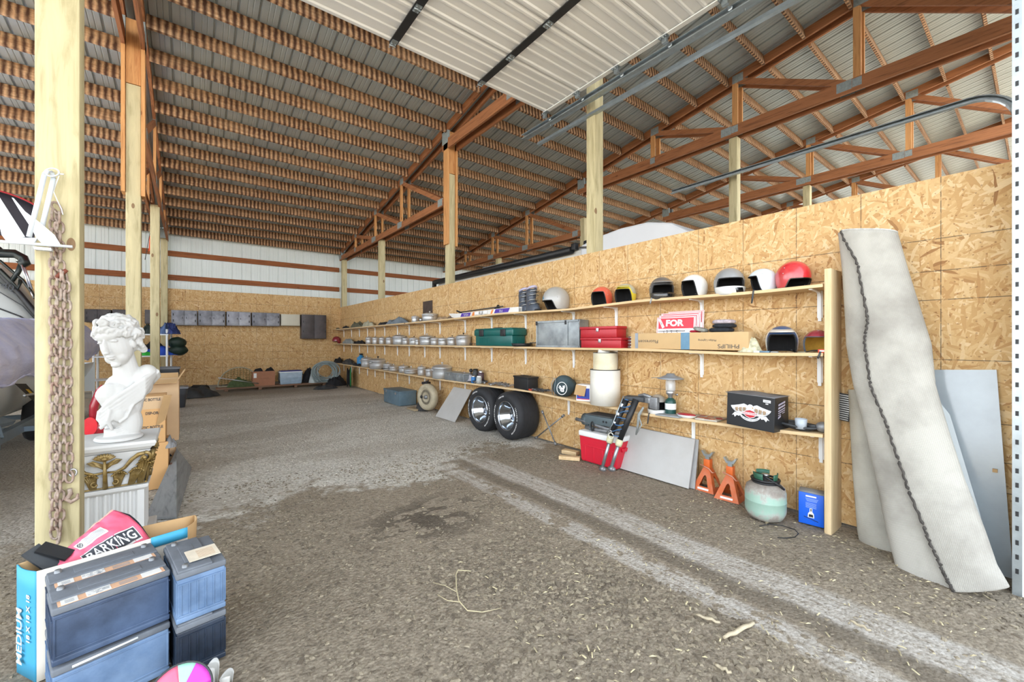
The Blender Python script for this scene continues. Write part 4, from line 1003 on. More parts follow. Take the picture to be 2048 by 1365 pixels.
# loose wires + screwdriver
o = onb(1085, 3.70); R = random.Random(12); t = thing('wire_tangle', 'tangle of grey wires between the black box and the sack', 'wires', o)
for k in range(9):
    c = Vector((R.uniform(-.06, .06), R.uniform(-.12, .12), .012)); m = MB(); m.tube([(c.x + .06 * math.cos(i * .7 + k), c.y + .11 * math.sin(i * .55 + k * 2), .008 + .02 * abs(math.sin(i + k))) for i in range(14)], .004, 5); m.build('wire', M_STEEL if k % 2 else M_DARK, t)
ys = onX(1060, 3.615)[0]; t = thing('screwdriver', 'screwdriver with an orange red handle at the front edge of the lowest shelf', 'screwdriver', (3.615, ys, zs('bot', ys) + .013))
m = MB(); m.tube([(0, .05, 0), (0, -.05, 0)], [.010, .012], 8); m.build('handle', mat('red_orange', '#d34a2c', .5), t); m = MB(); m.tube([(0, -.05, 0), (0, -.19, 0)], .0035, 6); m.build('shaft', M_STEEL, t)
# sack
y, D = fit(1106, 1152, 3.70); o = (3.69, y, zs('bot', y)); M_SACK = mat('sack_green', '#3d4d52', .85, 0, .2, 9, .4)
t = thing('sack', 'dark slate cloth sack with a white ring emblem on the lowest shelf', 'sack', o)
m = MB(); m.ball((0, 0, .125), (.15, D * .5, .135), 30, 20)
for i, v in enumerate(m.v):
    q = noise.noise(v * 9) * .02 + .012 * math.sin(v.x * 60 + v.y * 25) * noise.noise(v * 4); v += Vector((v.x, v.y, 0)).normalized() * q if v.xy.length > .01 else Vector(); v.z = max(0, v.z + noise.noise(v * 6) * .015)
m.build('sack_body', M_SACK, t)
m = MB(); c0 = Vector((-.105, -D * .26, .11)); nn = Vector((-.72, -.62, .1)).normalized(); a_, b_ = frame(nn)
cc = c0 + nn * .045
m.tube([cc + a_ * .06 * math.cos(k * PI / 16) + b_ * .075 * math.sin(k * PI / 16) for k in range(32)], .005, 5, closed=True); m.build('emblem_ring', M_WHITE, t)
m = MB(); lettering(m, 'R', cc + nn * .002, a_, b_, .10, bold=.003); m.tube([cc + a_ * .035 * math.cos(k * PI / 16) + b_ * .03 * math.sin(k * PI / 16) - b_ * .02 for k in range(20)], .005, 5); m.build('emblem', M_WHITE, t)
m = MB(); m.tube([(-.14, D * .1, .23), (-.155, D * .22, .16), (-.13, D * .3, .08), (-.1, D * .34, .01)], .004, 5); m.tube([(-.12, D * .1, .23), (-.15, -D * .02, .20), (-.155, D * .05, .1), (-.14, D * .05, .0)], .003, 5); m.build('drawstring', mat('cord_grey', '#8f9a9e', .7), t)
# blue carton with open flap
ya, yb = at2(1148, 1172, 3.60); yc = (ya + yb) / 2 - .01; zb = zs('bot', yc)
M_CBLUE = mat('carton_blue', '#243f9c', .5, 0, .05); t = thing('carton', 'blue and white carton with an open brown flap beside the white tube', 'carton', (3.685, yc, zb), rz=math.radians(22))
m = MB(); m.box((0, 0, .095), (.16, .17, .19), bev=.002); m.build('carton_body', M_SGW, t)
m = MB(); m.box((-.0815, 0, .085), (.002, .155, .13)); m.build('blue_label', M_CBLUE, t)
m = MB(); m.box((-.083, .04, .07), (.002, .03, .03)); m.box((-.083, 0, .024), (.002, .15, .008)); m.build('red_mark', M_SGR, t)
m = MB(); m.box((0.01, -.0865, .14), (.07, .002, .055)); m.build('teal_label', mat('teal_lab', '#1f7f94', .5), t)
m = MB(); m.box((-.095, .03, .125), (.003, .13, .12), R=Euler((0.12, .25, 0)).to_matrix()); m.build('flap', M_CARD2, t)
m = MB()
for k in range(5): m.box((.02, -.0865, .10 - k * .013), (.06, .001, .004))
m.build('print_block', M_DARK, t)
# white cardboard tubes
y, D = fit(1180, 1243, 3.68); zb = zs('bot', y); M_TUBE = mat('white_tube', '#e4e1d8', .6, 0, .05, 4, .05, dirt='#c9b98a', dirt_amt=.35)
def ring_tube(name, r_, h, loc, lab, mt, rot=None):
    m = MB(); m.lathe([(r_, 0), (r_, h), (r_ * .965, h), (r_ * .965, 0), (r_, 0)], 48); o = m.build(name, [mt], loc=loc)
    if rot: o.rotation_euler = rot
    return o
X_ = 3.67; _, dd = onX(1211, X_); h1 = 70 * dd / F
t = thing('pipe_section', 'wide white pipe section standing on the lowest shelf', 'pipe', (X_, y, zb)); m = MB(); r1 = D * .48; m.lathe([(r1, 0), (r1, h1), (r1 * .955, h1), (r1 * .955, 0), (r1, 0)], 48); m.build('pipe_wall', M_TUBE, t)
m = MB(); m.lathe([(r1 * 1.005, h1 - .006), (r1 * 1.005, h1 + .002), (r1 * .95, h1 + .002)], 48); m.build('cut_edge', M_BLK, t)
r2 = r1 * .80; h2 = 33 * dd / F
t = thing('pipe_section', 'narrower yellow stained white pipe standing inside the wide pipe', 'pipe', (X_, y, zb + .002)); m = MB(); m.lathe([(r2, 0), (r2, h1 + h2), (r2 * .95, h1 + h2), (r2 * .95, 0), (r2, 0)], 48); m.build('pipe_wall', mat('white_tube2', '#ddd6bd', .6, 0, .06, 5, .05, dirt='#c4a758', dirt_amt=.5), t)
m = MB(); m.lathe([(r2 * 1.005, h1 + h2 - .004), (r2 * 1.005, h1 + h2 + .002), (r2 * .95, h1 + h2 + .002)], 48); m.build('cut_edge', M_DARK, t)
r3 = r1 * .38; t = thing('pipe_section', 'smallest white pipe end with slanted cut, poking from the nested pipes', 'pipe', (X_ - .01, y + .01, zb + .004)); m = MB(); hh3 = h1 + h2 + .03
m.grid(lambda u, v: (r3 * math.cos(u * 2 * PI), r3 * math.sin(u * 2 * PI), v * (hh3 + .02 * math.sin(u * 2 * PI))), 32, 2); m.build('pipe_wall', M_TUBE, t, solid=.006)
# lantern
y = onX(1341, 3.70)[0]; zb = zs('bot', y); t = thing('camping_lantern', 'gas camping lantern on a dark green cylinder beside the silver helmet', 'lantern', (3.70, y, zb))
_, dd = onX(1341, 3.7); sc = 84 * dd / F
m = MB(); m.lathe([(0, 0), (.05, 0), (.052, .015), (.052, sc * .30), (.045, sc * .36), (.02, sc * .41), (.012, sc * .43)], 28); m.build('gas_cylinder', mat('cyl_green', '#1e4a44', .35), t)
m = MB(); m.lathe([(.0525, sc * .14), (.0525, sc * .28)], 28); m.build('label_band', M_WHITE, t)
m = MB(); m.lathe([(.02, sc * .41), (.024, sc * .46), (.04, sc * .50), (.045, sc * .56), (.03, sc * .585), (0, sc * .59)], 24); m.tube([(.03, 0, sc * .47), (.075, -.02, sc * .47)], .007, 6); m.ball((.08, -.022, sc * .47), .013, 8, 6); m.build('burner', M_ALU, t)
mg = NT('lantern_glass'); mg.b.inputs['Base Color'].default_value = (.85, .9, .93, 1); mg.b.inputs['Roughness'].default_value = .08; mg.b.inputs['Alpha'].default_value = .35
m = MB(); m.lathe([(.045, sc * .58), (.048, sc * .68), (.046, sc * .80), (.04, sc * .84)], 24); m.build('globe', mg.m, t)
m = MB(); m.ball((0, 0, sc * .68), (.016, .016, .028), 10, 8); m.build('mantle', M_WHITE, t)
m = MB(); m.tube([(0, .03, sc * .58), (0, .03, sc * .86)], .003, 5); m.tube([(0, -.03, sc * .58), (0, -.03, sc * .86)], .003, 5); m.build('post', M_ALU, t)
M_LTOP = mat('lantern_top', '#8f9499', .45, .3); m = MB(); m.lathe([(.0, sc * .99), (.035, sc * .985), (.045, sc * .945), (.09, sc * .90), (.125, sc * .865), (.12, sc * .855), (.05, sc * .87), (0, sc * .87)], 30); m.build('hood', M_LTOP, t)
m = MB(); m.tube([(0, .12, sc * .87), (-.02, .20, sc * .85)], .003, 5); m.build('bail_wire', M_STEEL, t)
# red/white light units and strips
y = onX(1371, 3.62)[0]; zb = zs('bot', y)
t = thing('tail_light', 'oval red and white lamp unit at the front of the lowest shelf', 'lamp', (3.64, y, zb), rz=.1); m = MB(); m.ball((0, 0, .032), (.05, .085, .016), 24, 8); m.build('red_lens', mat('red_lens', '#9d2431', .2, coat=.6), t)
m = MB(); m.lathe([(.03, 0), (.05, .012), (.055, .02), (.06, .03)], 24); m.M = Matrix.Diagonal((1, 1.5, 1, 1)); m.v = [Vector((v.x * .9, v.y * 1.55, v.z)) for v in m.v]; m.build('white_base', M_WHITE, t)
for k, (a_, b_, x, lb) in enumerate(((1362, 1450, 3.76, 'long grey panel with red and orange marks lying behind the lamp unit'), (1396, 1440, 3.66, 'short pale strip with orange spots lying before the black box'), (1318, 1365, 3.62, 'flat grey lid lying under the lantern'))):
    y0_, y1_ = at2(a_, b_, x); yy = (y0_ + y1_) / 2; z = zs('bot', yy); t = thing('flat_panel', lb, 'panel', (x, yy, z + .001), rz=0)
    sl = (zs('bot', y0_) - zs('bot', y1_)) / (y0_ - y1_) if abs(y0_ - y1_) > .01 else 0
    t.rotation_euler = (math.atan(sl), 0, 0)
    m = MB(); m.box((0, 0, .008), (.12 if k < 2 else .13, (y0_ - y1_) * 1.0, .014), bev=.003); m.build('panel_body', mat('pan%d' % k, ('#a39c92', '#c0b8a9', '#8f9496')[k], .6, 0, .15, 14), t)
    if k < 2:
        for j in range(5):
            m = MB(); m.box((R.uniform(-.03, .03), (y0_ - y1_) * (-.4 + .2 * j), .0155), (.04, .05, .003), rz=R.uniform(0, 1)); m.build('colour_mark', mat('mk%d' % (j % 2), ('#8e2830', '#b9602f')[j % 2], .5), t)
# black emblem box
pA = PZ(1453, 848, .678); pB = PZ(1548, 861, .690); L = (pA - pB).length; ang = math.atan2((pB - pA).y, (pB - pA).x) + PI / 2
M_HB = mat('emblem_box_black', '#1e2023', .4, 0, .1, 6, .03); hB = .262; dB = .245
mid_ = (pA + pB) / 2; t = thing('emblem_box', 'black carton with an eagle emblem, dusty on top, on the lowest shelf', 'carton', (mid_.x, mid_.y, zs('bot', mid_.y) - .0), rz=ang)
t.rotation_euler = (math.radians(1.5), 0, ang)
m = MB(); m.add([(0, -L / 2, 0), (0, L / 2, 0), (dB * .9, L / 2, 0), (dB * .9, -L / 2 - .01, 0), (0, -L / 2 + .0, hB), (0, L / 2, hB), (dB, L / 2 - .02, hB + .004), (dB, -L / 2 + .01, hB + .004)], [(0, 3, 2, 1), (0, 1, 5, 4), (1, 2, 6, 5), (2, 3, 7, 6), (3, 0, 4, 7)], False)
m.build('carton_body', M_HB, t, bevel=.003)
m = MB(); m.grid(lambda u, v: (-.006 + (dB + .006) * u, -L / 2 + (L + .012) * v, hB + .003 + .005 * math.sin(u * 5) * math.sin(v * 7)), 10, 10); m.build('lid_flap', mat('dusty_black', '#76777a', .85, 0, .25, 9, .3), t, solid=.003)
def P2(y, z, off=.002): return (-off, -y, z)     # y to the right as seen from the room
def flat(poly, name, mt, off): m = MB(); m.add([P2(a_, b_, off) for a_, b_ in poly], [tuple(range(len(poly)))], False); return m.build(name, mt, t)
cx = .005; M_EW = mat('emblem_white', '#dfe0e2', .5, 0, .05); M_ET = mat('emblem_tan', '#b59b7e', .6, 0, .3, 60)
for s_ in (-1, 1):
    wing = [(0, .165), (.03, .185), (.05, .192), (.09, .178), (.13, .168), (.155, .163), (.15, .150), (.14, .138), (.125, .124), (.10, .112), (.07, .105), (.03, .108), (0, .12)]
    flat([(cx + s_ * a_, b_) for a_, b_ in (wing if s_ > 0 else wing[::-1])], 'eagle_wing', M_EW, .0015)
    for k in range(3):
        f = [(.035 + .03 * k, .166 - .004 * k), (.06 + .03 * k, .160 - .004 * k), (.055 + .03 * k, .130 - .003 * k), (.035 + .03 * k, .124)]
        flat([(cx + s_ * a_, b_) for a_, b_ in (f if s_ > 0 else f[::-1])], 'tan_feathers', M_ET, .0022)
    m = MB()
    for k in range(9):
        x0_ = cx + s_ * (.03 + .012 * k); m.add([P2(x0_, .158 - .002 * k, .0028), P2(x0_ + s_ * .003, .158 - .002 * k, .0028), P2(x0_ + s_ * .012, .118 + .001 * k, .0028), P2(x0_ + s_ * .010, .118 + .001 * k, .0028)], [(0, 1, 2, 3)])
    m.build('feather_lines', M_HB, t)
    tail = [(.075, .105), (.12, .115), (.145, .085), (.13, .09), (.12, .072), (.105, .09), (.085, .085)]
    flat([(cx + s_ * a_, b_) for a_, b_ in (tail if s_ > 0 else tail[::-1])], 'banner_tail', M_EW, .0018)
flat([(cx - .02, .182), (cx - .005, .192), (cx + .012, .190), (cx + .024, .178), (cx + .022, .160), (cx + .012, .148), (cx - .008, .150), (cx - .02, .160)], 'eagle_head', M_EW, .0032)
flat([(cx + .012, .172), (cx + .026, .166), (cx + .018, .158)], 'eagle_beak', mat('beak', '#c9a04a', .5), .004)
flat([(cx - .05, .128), (cx - .03, .142), (cx, .150), (cx + .03, .142), (cx + .05, .128), (cx + .05, .108), (cx + .03, .09), (cx, .080), (cx - .03, .09), (cx - .05, .108)], 'shield_border', M_EW, .0040)
flat([(cx - .045, .127), (cx - .028, .138), (cx, .146), (cx + .028, .138), (cx + .045, .127), (cx + .045, .108), (cx + .028, .094), (cx, .085), (cx - .028, .094), (cx - .045, .108)], 'shield', mat('emblem_red', '#c32a35', .5), .0048)
flat([(cx - .052, .127), (cx + .052, .127), (cx + .052, .108), (cx - .052, .108)], 'name_bar', M_EW, .0055)
m = MB(); lettering(m, 'HARLEY-DAVIDSON', (-.0062, -cx, .1175), (0, -1, 0), (0, 0, 1), .0125, off=.0, bold=.0004); m.build('name_lettering', mat('emblem_red', '#c32a35', .5), t)
ban = [(cx - .09, .10)] + [(cx + .085 * math.sin(a_), .118 - .062 * math.cos(a_)) for a_ in [(-1.25 + k * .25) for k in range(11)]] + [(cx + .09, .10)]
ban_up = [(cx + .075 * math.sin(a_), .122 - .045 * math.cos(a_)) for a_ in [(1.25 - k * .25) for k in range(11)]]
flat(ban[1:-1] + ban_up, 'banner', M_EW, .0035)
m = MB()
for k, chh in enumerate('AN AMERICAN LEGEND'):
    a_ = -.85 + 1.7 * k / 17
    if chh != ' ': lettering(m, chh, (-.0042, -(cx + .080 * math.sin(a_)), .1195 - .053 * math.cos(a_)), (0, -math.cos(a_), math.sin(a_)), (0, math.sin(a_), math.cos(a_)), .0125, off=0)
m.build('banner_lettering', M_HB, t)
flat([(.10, .245), (.155, .243), (.155, .222), (.10, .224)], 'white_label', M_EW, .002); flat([(.118, .217), (.138, .217), (.138, .209), (.118, .209)], 'small_label', M_EW, .002)
flat([(.107, .236), (.149, .235), (.149, .230), (.107, .231)], 'label_print', mat('label_grey', '#8e9296', .6), .003)
m = MB()
for k, (z0_, z1_) in enumerate(((.20, .215), (.175, .19), (.155, .165), (.14, .147), (.125, .131), (.10, .115))): m.add([(.05, -L / 2 - .004, z0_), (.16 - (.05 if k == 5 else 0), -L / 2 - .004, z0_ + .02), (.16 - (.05 if k == 5 else 0), -L / 2 - .004, z1_ + .02), (.05, -L / 2 - .004, z1_)], [(0, 1, 2, 3)])
m.build('side_print', mat('print_lilac', '#a9a4b5', .6), t)
# cables and plastic jar at the near end
y = onX(1612, 3.70)[0] + .05; zb = zs('bot', y); t = thing('cable_coil', 'thick black hoses coiled at the near end of the lowest shelf', 'hose', (3.71, y, zb + .002))
for k in range(4):
    m = MB(); r_ = .055 + .012 * k; m.tube([(r_ * 1.05 * math.cos(a_), (r_ * 1.75) * math.sin(a_), .012 + .008 * k + .006 * math.sin(3 * a_)) for a_ in [i * PI / 14 for i in range(28)]], .009, 8, closed=True); m.build('hose_loop', M_DARK if k % 2 else M_BLK, t)
y = onX(1602, 3.64)[0]; t = thing('plastic_cup', 'clouded clear plastic cup lying among the black hoses', 'cup', (3.64, y, zs('bot', y) + .02)); m = MB(); m.lathe([(0, 0), (.034, 0), (.040, .075), (.037, .075), (.031, .004), (0, .004)], 20); m.build('cup_body', mat('cloud_plastic', '#c9d3dc', .3, 0, .1, 20, .3, alpha=.75), t)
y = onX(1645, 3.66)[0]; t = thing('spotlight', 'round grey lamp head at the very end of the lowest shelf', 'lamp', (3.67, y, zs('bot', y) + .042)); m = MB(); m.ball((0, 0, 0), (.035, .045, .040), 18, 12); m.build('lamp_head', M_STEEL, t); m = MB(); m.tube([(0, .04, 0), (.03, .13, -.02)], .012, 8); m.build('lamp_neck', M_DARK, t)

# ================================================================ SUSPENSION FORKS LEANING ON THE SHELF
def Q(px, py, x): return PX(px, py, x)
t = thing('fork_assembly', 'motorcycle front fork pair wrapped in blue cable leaning on the shelf', 'motorcycle fork', (0, 0, 0))
topL, midL, botL = Q(1252, 800, 3.53), Q(1222, 872, 3.45), Q(1204, 938, 3.36)
topR, midR, botR = Q(1272, 800, 3.52), Q(1240, 880, 3.44), Q(1222, 938, 3.35)
for a_, b_, c_ in ((topL, midL, botL), (topR, midR, botR)):
    m = MB(); m.tube([a_, b_], [.034, .028], 14); m.build('fork_slider', M_BLK, t)
    m = MB(); m.tube([b_, b_ + (c_ - b_) * .12, b_ + (c_ - b_) * .22], [.034, .036, .032], 14); m.build('dust_seal', mat('seal_cream', '#cfcaa6', .7), t)
    m = MB(); m.tube([b_, c_], .017, 12); m.build('fork_tube', M_GALV, t)
    m = MB(); m.tube([c_ + Vector((0, .02, 0)), c_ - Vector((0, .03, .0))], .026, 10); m.ball(c_ - Vector((0, .03, 0)), .024, 10, 8); m.build('axle_lug', M_STEEL, t)
m = MB(); pts = []
for k in range(60):
    q = k / 59; c = topL.lerp(midL, q * .95) * .5 + topR.lerp(midR, q * .95) * .5; th = q * 2 * PI * 6
    pts.append(c + Vector((-.05 * math.cos(th), .065 * math.sin(th), .012 * math.sin(th * 1.7))))
m.tube(pts, .006, 6); m.build('cable', mat('cable_blue', '#3c648c', .5), t)
m = MB(); m.tube([Q(1247, 792, 3.5), Q(1225, 850, 3.44), Q(1212, 868, 3.42)], .006, 6); m.build('rod', M_GALV, t)
m = MB(); c = (topL + topR) / 2 + Vector((.05, -.02, .01)); m.box(c, (.12, .20, .05), rz=.3, bev=.01); m.build('fork_yoke', M_DARK, t)
m = MB(); c = Q(1296, 800, 3.62); m.box(c, (.10, .13, .06), rz=-.2, bev=.012); m.box(c + Vector((-.03, -.09, -.02)), (.05, .09, .12), bev=.01); m.build('clamp_block', M_STEEL, t)
m = MB(); m.tube([c + Vector((-.02, .09, .03)), c + Vector((-.03, .02, .05)), c + Vector((-.03, -.06, .03))], .018, 8); m.build('handle_stub', M_STEEL, t)
m = MB(); m.tube([Q(1287, 815, 3.55), Q(1278, 830, 3.54), Q(1276, 850, 3.54), Q(1272, 870, 3.54)], [.010, .016, .014, .008], 8); m.tube([Q(1276, 828, 3.54), Q(1283, 850, 3.53), Q(1273, 868, 3.53)], .007, 6); m.build('grey_strap', mat('strap_grey2', '#8b8f8c', .8, 0, .2, 20, .3), t)
m = MB(); lp = Q(1222, 872, 3.40); m.tube([lp + Vector((0, .03 * math.cos(a_), .03 * math.sin(a_))) for a_ in [k * PI / 6 for k in range(12)]], .005, 6, closed=True); m.build('cable_ring', mat('ring_cream', '#d9d8cc', .5), t)
for k in range(4):
    m = MB(); q = .1 + .25 * k; a_ = topL.lerp(midL, q); b_ = a_.lerp(midL, .10); m.tube([a_ + Vector((-.032, 0, 0)), b_ + Vector((-.031, 0, 0))], .012, 6); m.build('pale_sticker', M_WHITE, t)

# ================================================================ FLOOR THINGS ALONG THE PARTITION
# grey-blue chest
pA = PZ(773, 800); pB = PZ(804, 807); pC = PZ(827, 800); M_CHEST = mat('chest_blue', '#5d7583', .45, .1, .12, 5, .05, dirt='#8d9aa0', dirt_amt=.3)
yA, yB = onX(773, 3.50)[0], onX(804, 3.50)[0]
t = thing('metal_chest', 'blue grey metal chest with two clasps on the gravel beside the wall', 'chest', (3.63, (yA + yB) / 2, 0.0)); Lc = yA - yB; hc = .30
m = MB(); m.box((0, 0, hc * .44), (.38, Lc, hc * .88), bev=.006); m.build('chest_body', M_CHEST, t); m = MB(); m.box((0, 0, hc * .93), (.40, Lc * 1.01, hc * .16), bev=.006); m.build('lid', M_CHEST, t)
for q in (-.3, .3):
    m = MB(); m.box((-.203, q * Lc, hc * .83), (.008, .06, .05)); m.build('clasp', M_ALU, t)
# round cast machine / rim on a wooden block
y, D = fit(838, 871, 3.55); t = thing('brake_drum', 'round cream cast machine housing standing on edge on a wood block', 'machine housing', (3.55, y, .045), rz=math.radians(14))
ax = Matrix.Rotation(-PI / 2, 3, 'Y'); Rr = .255
m = MB(); m.lathe([(0, .02), (Rr * .35, .02), (Rr * .38, .035), (Rr * .55, .03), (Rr * .58, .05), (Rr * .88, .055), (Rr * .97, .03), (Rr, 0), (Rr, -.05), (Rr * .9, -.07), (0, -.07)], 40, ax); m.v = [v + Vector((0, 0, Rr)) for v in m.v]; m.build('housing', mat('cream_cast', '#b8ad93', .6, .1, .18, 9, .15, dirt='#6f6758', dirt_amt=.4), t)
m = MB(); m.lathe([(0, .06), (Rr * .12, .06), (Rr * .16, .03)], 20, ax); m.v = [v + Vector((0, 0, Rr)) for v in m.v]; m.build('hub', M_STEEL, t)
m = MB(); m.lathe([(Rr * .38, .0365), (Rr * .56, .034)], 32, ax); m.v = [v + Vector((0, 0, Rr)) for v in m.v]; m.build('groove', mat('rust_grey', '#6e6656', .8, 0, .3, 20), t)
m = MB(); m.ball((-.06, .10, Rr * 1.0), (.02, .03, .03), 10, 8); m.build('port', M_BLK, t)
m = MB(); m.box((.04, .08, Rr * 2.0), (.10, .16, .05), bev=.01); m.tube([(.02, .12, Rr * 2.0), (-.02, -.05, Rr * 2.22)], .014, 8); m.build('lever', M_BLK, t)
heap('engine_part', (3.62, y + .34, 0), (.24, .26, .24), mat('greasy', '#3a3a3a', .7, .2, .3, 20, .5), 'small dark greasy engine part between chest and round housing', 'engine part', 61, .6, sharp=2)
for k, (px, py, sz, lb, rz_) in enumerate(((858, 817, (.16, .34, .04), 'flat weathered wood block under the round housing', .05), (877, 817, (.14, .30, .035), 'second weathered wood offcut beside the round housing', .2))):
    p = PZ(px, py); m = MB(); m.box((0, 0, sz[2] / 2), sz, bev=.004); tag(m.build('wood_block', wood_mat('weathered', '#a79577', '#80705a', 'y'), loc=(3.50 + k * .14, p.y + .1 * k, .0), rz=rz_), lb, 'wood block')
# leaning grey sheet
def sheet(corners, th, name, mt, lab, cat, outward=(-1, 0, 0)):
    m = MB(); c = [Vector(p) for p in corners]; n_ = (c[1] - c[0]).cross(c[3] - c[0]).normalized() * th
    m.add([*c, *[p + n_ for p in c]], [(0, 1, 2, 3), (7, 6, 5, 4), (0, 4, 5, 1), (1, 5, 6, 2), (2, 6, 7, 3), (3, 7, 4, 0)], False)
    return tag(m.build(name, mt), lab, cat)
M_BOARD = mat('grey_board', '#b9b8b5', .6, 0, .06, 4, .05, dirt='#a39b90', dirt_amt=.25)
p0, p1 = PZ(906, 829), PZ(945, 841); sheet([(3.50, p0.y, 0), (3.50, p1.y + .02, 0), (3.81, p1.y - .02, .52), (3.81, p0.y - .12, .52)], .008, 'sheet_panel', M_BOARD, 'small grey sheet leaning against the partition left of the wheels', 'panel')
p0, p1 = PZ(1246, 928), PZ(1378, 973); q0 = onX(1256, 3.80)[0]; q1 = onX(1390, 3.80)[0]
sheet([(3.64, p0.y - .02, 0), (3.64, onX(1378, 3.64)[0], 0), (3.81, q1, .425), (3.81, q0, .43)], .012, 'sheet_panel', M_BOARD, 'long pale grey sheet leaning on the partition beside the red cooler', 'panel')
sheet([(3.675, p0.y - .04, 0), (3.675, onX(1378, 3.64)[0] - .04, 0), (3.832, q1 - .025, .425), (3.832, q0, .43)], .010, 'sheet_panel', mat('grey_board2', '#9b9a98', .6), 'second grey sheet right behind the long pale sheet', 'panel')
# wide racing wheels
def wheel(y, lab, rz_):
    Rw = .335; Wd = .36; t = thing('wheel', lab, 'wheel', (3.645, y, Rw - .012), rz=rz_, group=None)
    ax = Matrix.Rotation(-PI / 2, 3, 'Y')   # +height -> -X (towards the room)
    m = MB(); m.lathe([(.200, .165), (.215, .178), (.255, .190), (.300, .182), (.325, .158), (.333, .12), (.335, 0), (.333, -.12), (.325, -.158), (.29, -.18), (.21, -.17)], 64, ax); tyre_ = m.build('tyre', M_RUB, t)
    m = MB()
    for k in (-.11, -.055, 0, .055, .11): m.lathe([(.3345, k - .002), (.3368, k - .004), (.3368, k + .004), (.3345, k + .002)], 64, ax)
    m.build('tread_rib', M_RUB, tyre_)
    M_CH = mat('chrome', '#b4bcc6', .10, 1.0, .01, 4, 0)
    m = MB(); m.lathe([(.208, .172), (.205, .182), (.196, .180), (.190, .165), (.188, .14), (.178, .135), (.176, .10), (.166, .095), (.164, .05), (.15, .045), (.148, .01), (.10, .0), (.085, .012), (.06, .018), (.055, .05), (.045, .055), (0, .055)], 56, ax); rim_ = m.build('rim', M_CH, t)
    m = MB()
    for k in range(10):
        a_ = 2 * PI * k / 10; c = Vector((-.012, .118 * math.cos(a_), .118 * math.sin(a_))); m.ball(c, (.010, .017, .017), 10, 6)
    m.build('vent_hole', M_BLK, rim_)
    m = MB()
    for k in range(5):
        a_ = 2 * PI * k / 5 + .3; m.tube([(-.02, .072 * math.cos(a_), .072 * math.sin(a_)), (-.04, .072 * math.cos(a_), .072 * math.sin(a_))], .009, 6)
    m.build('lug_nut', M_CH, rim_)
    m = MB()
    def arc(a0, a1, n):
        for k in range(n):
            a_ = math.radians(a0 + (a1 - a0) * k / n); rr = .268; c = Vector((-.1885 - .0, rr * math.cos(a_), rr * math.sin(a_))); tn = Vector((0, -math.sin(a_), math.cos(a_))); rd = Vector((0, math.cos(a_), math.sin(a_)))
            wl = .013 if k % 3 else .008; h_ = .017
            m.add([c + tn * wl * .6 - rd * h_ * .8, c - tn * wl * .6 - rd * h_ * .8, c - tn * wl * .4 + rd * h_ * .8, c + tn * wl * .5 + rd * h_ * .7], [(0, 1, 2, 3)])
    arc(150, 190, 8); arc(195, 240, 9); arc(-30, 30, 12); arc(55, 85, 6)
    m.build('white_sidewall_lettering', M_WHITE, tyre_)
wheel(5.27, 'farther of the two wide racing tyres with chrome rims', .04)
wheel(4.585, 'nearer of the two wide racing tyres with chrome rims', -.03)
# lug wrench cross
a0, a1 = PZ(1071, 880), Q(1128, 831, 3.72); b0, b1 = PZ(1112, 894), Q(1084, 822, 3.74); a0.z = b0.z = .02
t = thing('lug_wrench', 'four way lug wrench leaning crosswise against the partition', 'wrench', (0, 0, 0))
for p, q in ((a0, a1), (b0, b1)):
    m = MB(); m.tube([p, q], .009, 8); m.build('bar', M_STEEL, t)
    for e, o_ in ((p, q), (q, p)):
        m = MB(); d = (o_ - e).normalized(); m.tube([e, e + d * .045], .017, 8); m.build('socket', M_STEEL, t)
for k, (px, py, sz, rz_, lb) in enumerate(((1139, 919, (.24, .075, .04), -.95, 'front pale wood offcut lying before the red cooler'), (1141, 908, (.20, .09, .045), -1.3, 'rear pale wood offcut lying beside the red cooler'))):
    p = PZ(px, py); m = MB(); m.box((0, 0, sz[2] / 2), sz, bev=.002); tag(m.build('wood_block', M_SHELF, loc=(p.x, p.y, -.004), rz=rz_), lb, 'wood block')
# red cooler
pA, pB = PZ(1160, 921), PZ(1232, 942); d_ = pB - pA; L = d_.length; ang = math.atan2(d_.y, d_.x) + PI / 2; c_ = (pA + pB) / 2
inw = Vector((math.cos(ang), math.sin(ang), 0)); M_COOL = mat('cooler_red', '#cf2238', .35, 0, .05, 4, .02)
t = thing('cooler', 'red picnic cooler with a white lid on the gravel', 'cooler', tuple(c_ + inw * .13), rz=ang)
m = MB(); vs = []; hc = .285
for z, k in ((0, .90), (.02, .93), (hc, 1.0)):
    for sx_, sy_ in ((-1, -1), (1, -1), (1, 1), (-1, 1)): vs.append((sx_ * .125 * k, sy_ * L * .53 * k, z))
m.add(vs, [(3, 2, 1, 0)] + [(i * 4 + j, i * 4 + (j + 1) % 4, (i + 1) * 4 + (j + 1) % 4, (i + 1) * 4 + j) for i in range(2) for j in range(4)], False); m.build('cooler_body', M_COOL, t, bevel=.012)
m = MB(); m.box((0, 0, hc + .03), (.27, L * 1.09, .062), bev=.014); m.build('lid', M_WHITE, t)
for s_ in (-1, 1):
    m = MB(); m.box((-.0, s_ * L * .54, .20), (.10, .018, .04), bev=.006); m.build('handle', M_COOL, t)
m = MB()
for k in range(4): m.box((-.119, -L * .36 + k * L * .24, .10), (.010, .012, .17), bev=.003)
m.box((-.122, 0, .185), (.010, L * .98, .012), bev=.003); m.build('ridge', M_COOL, t)
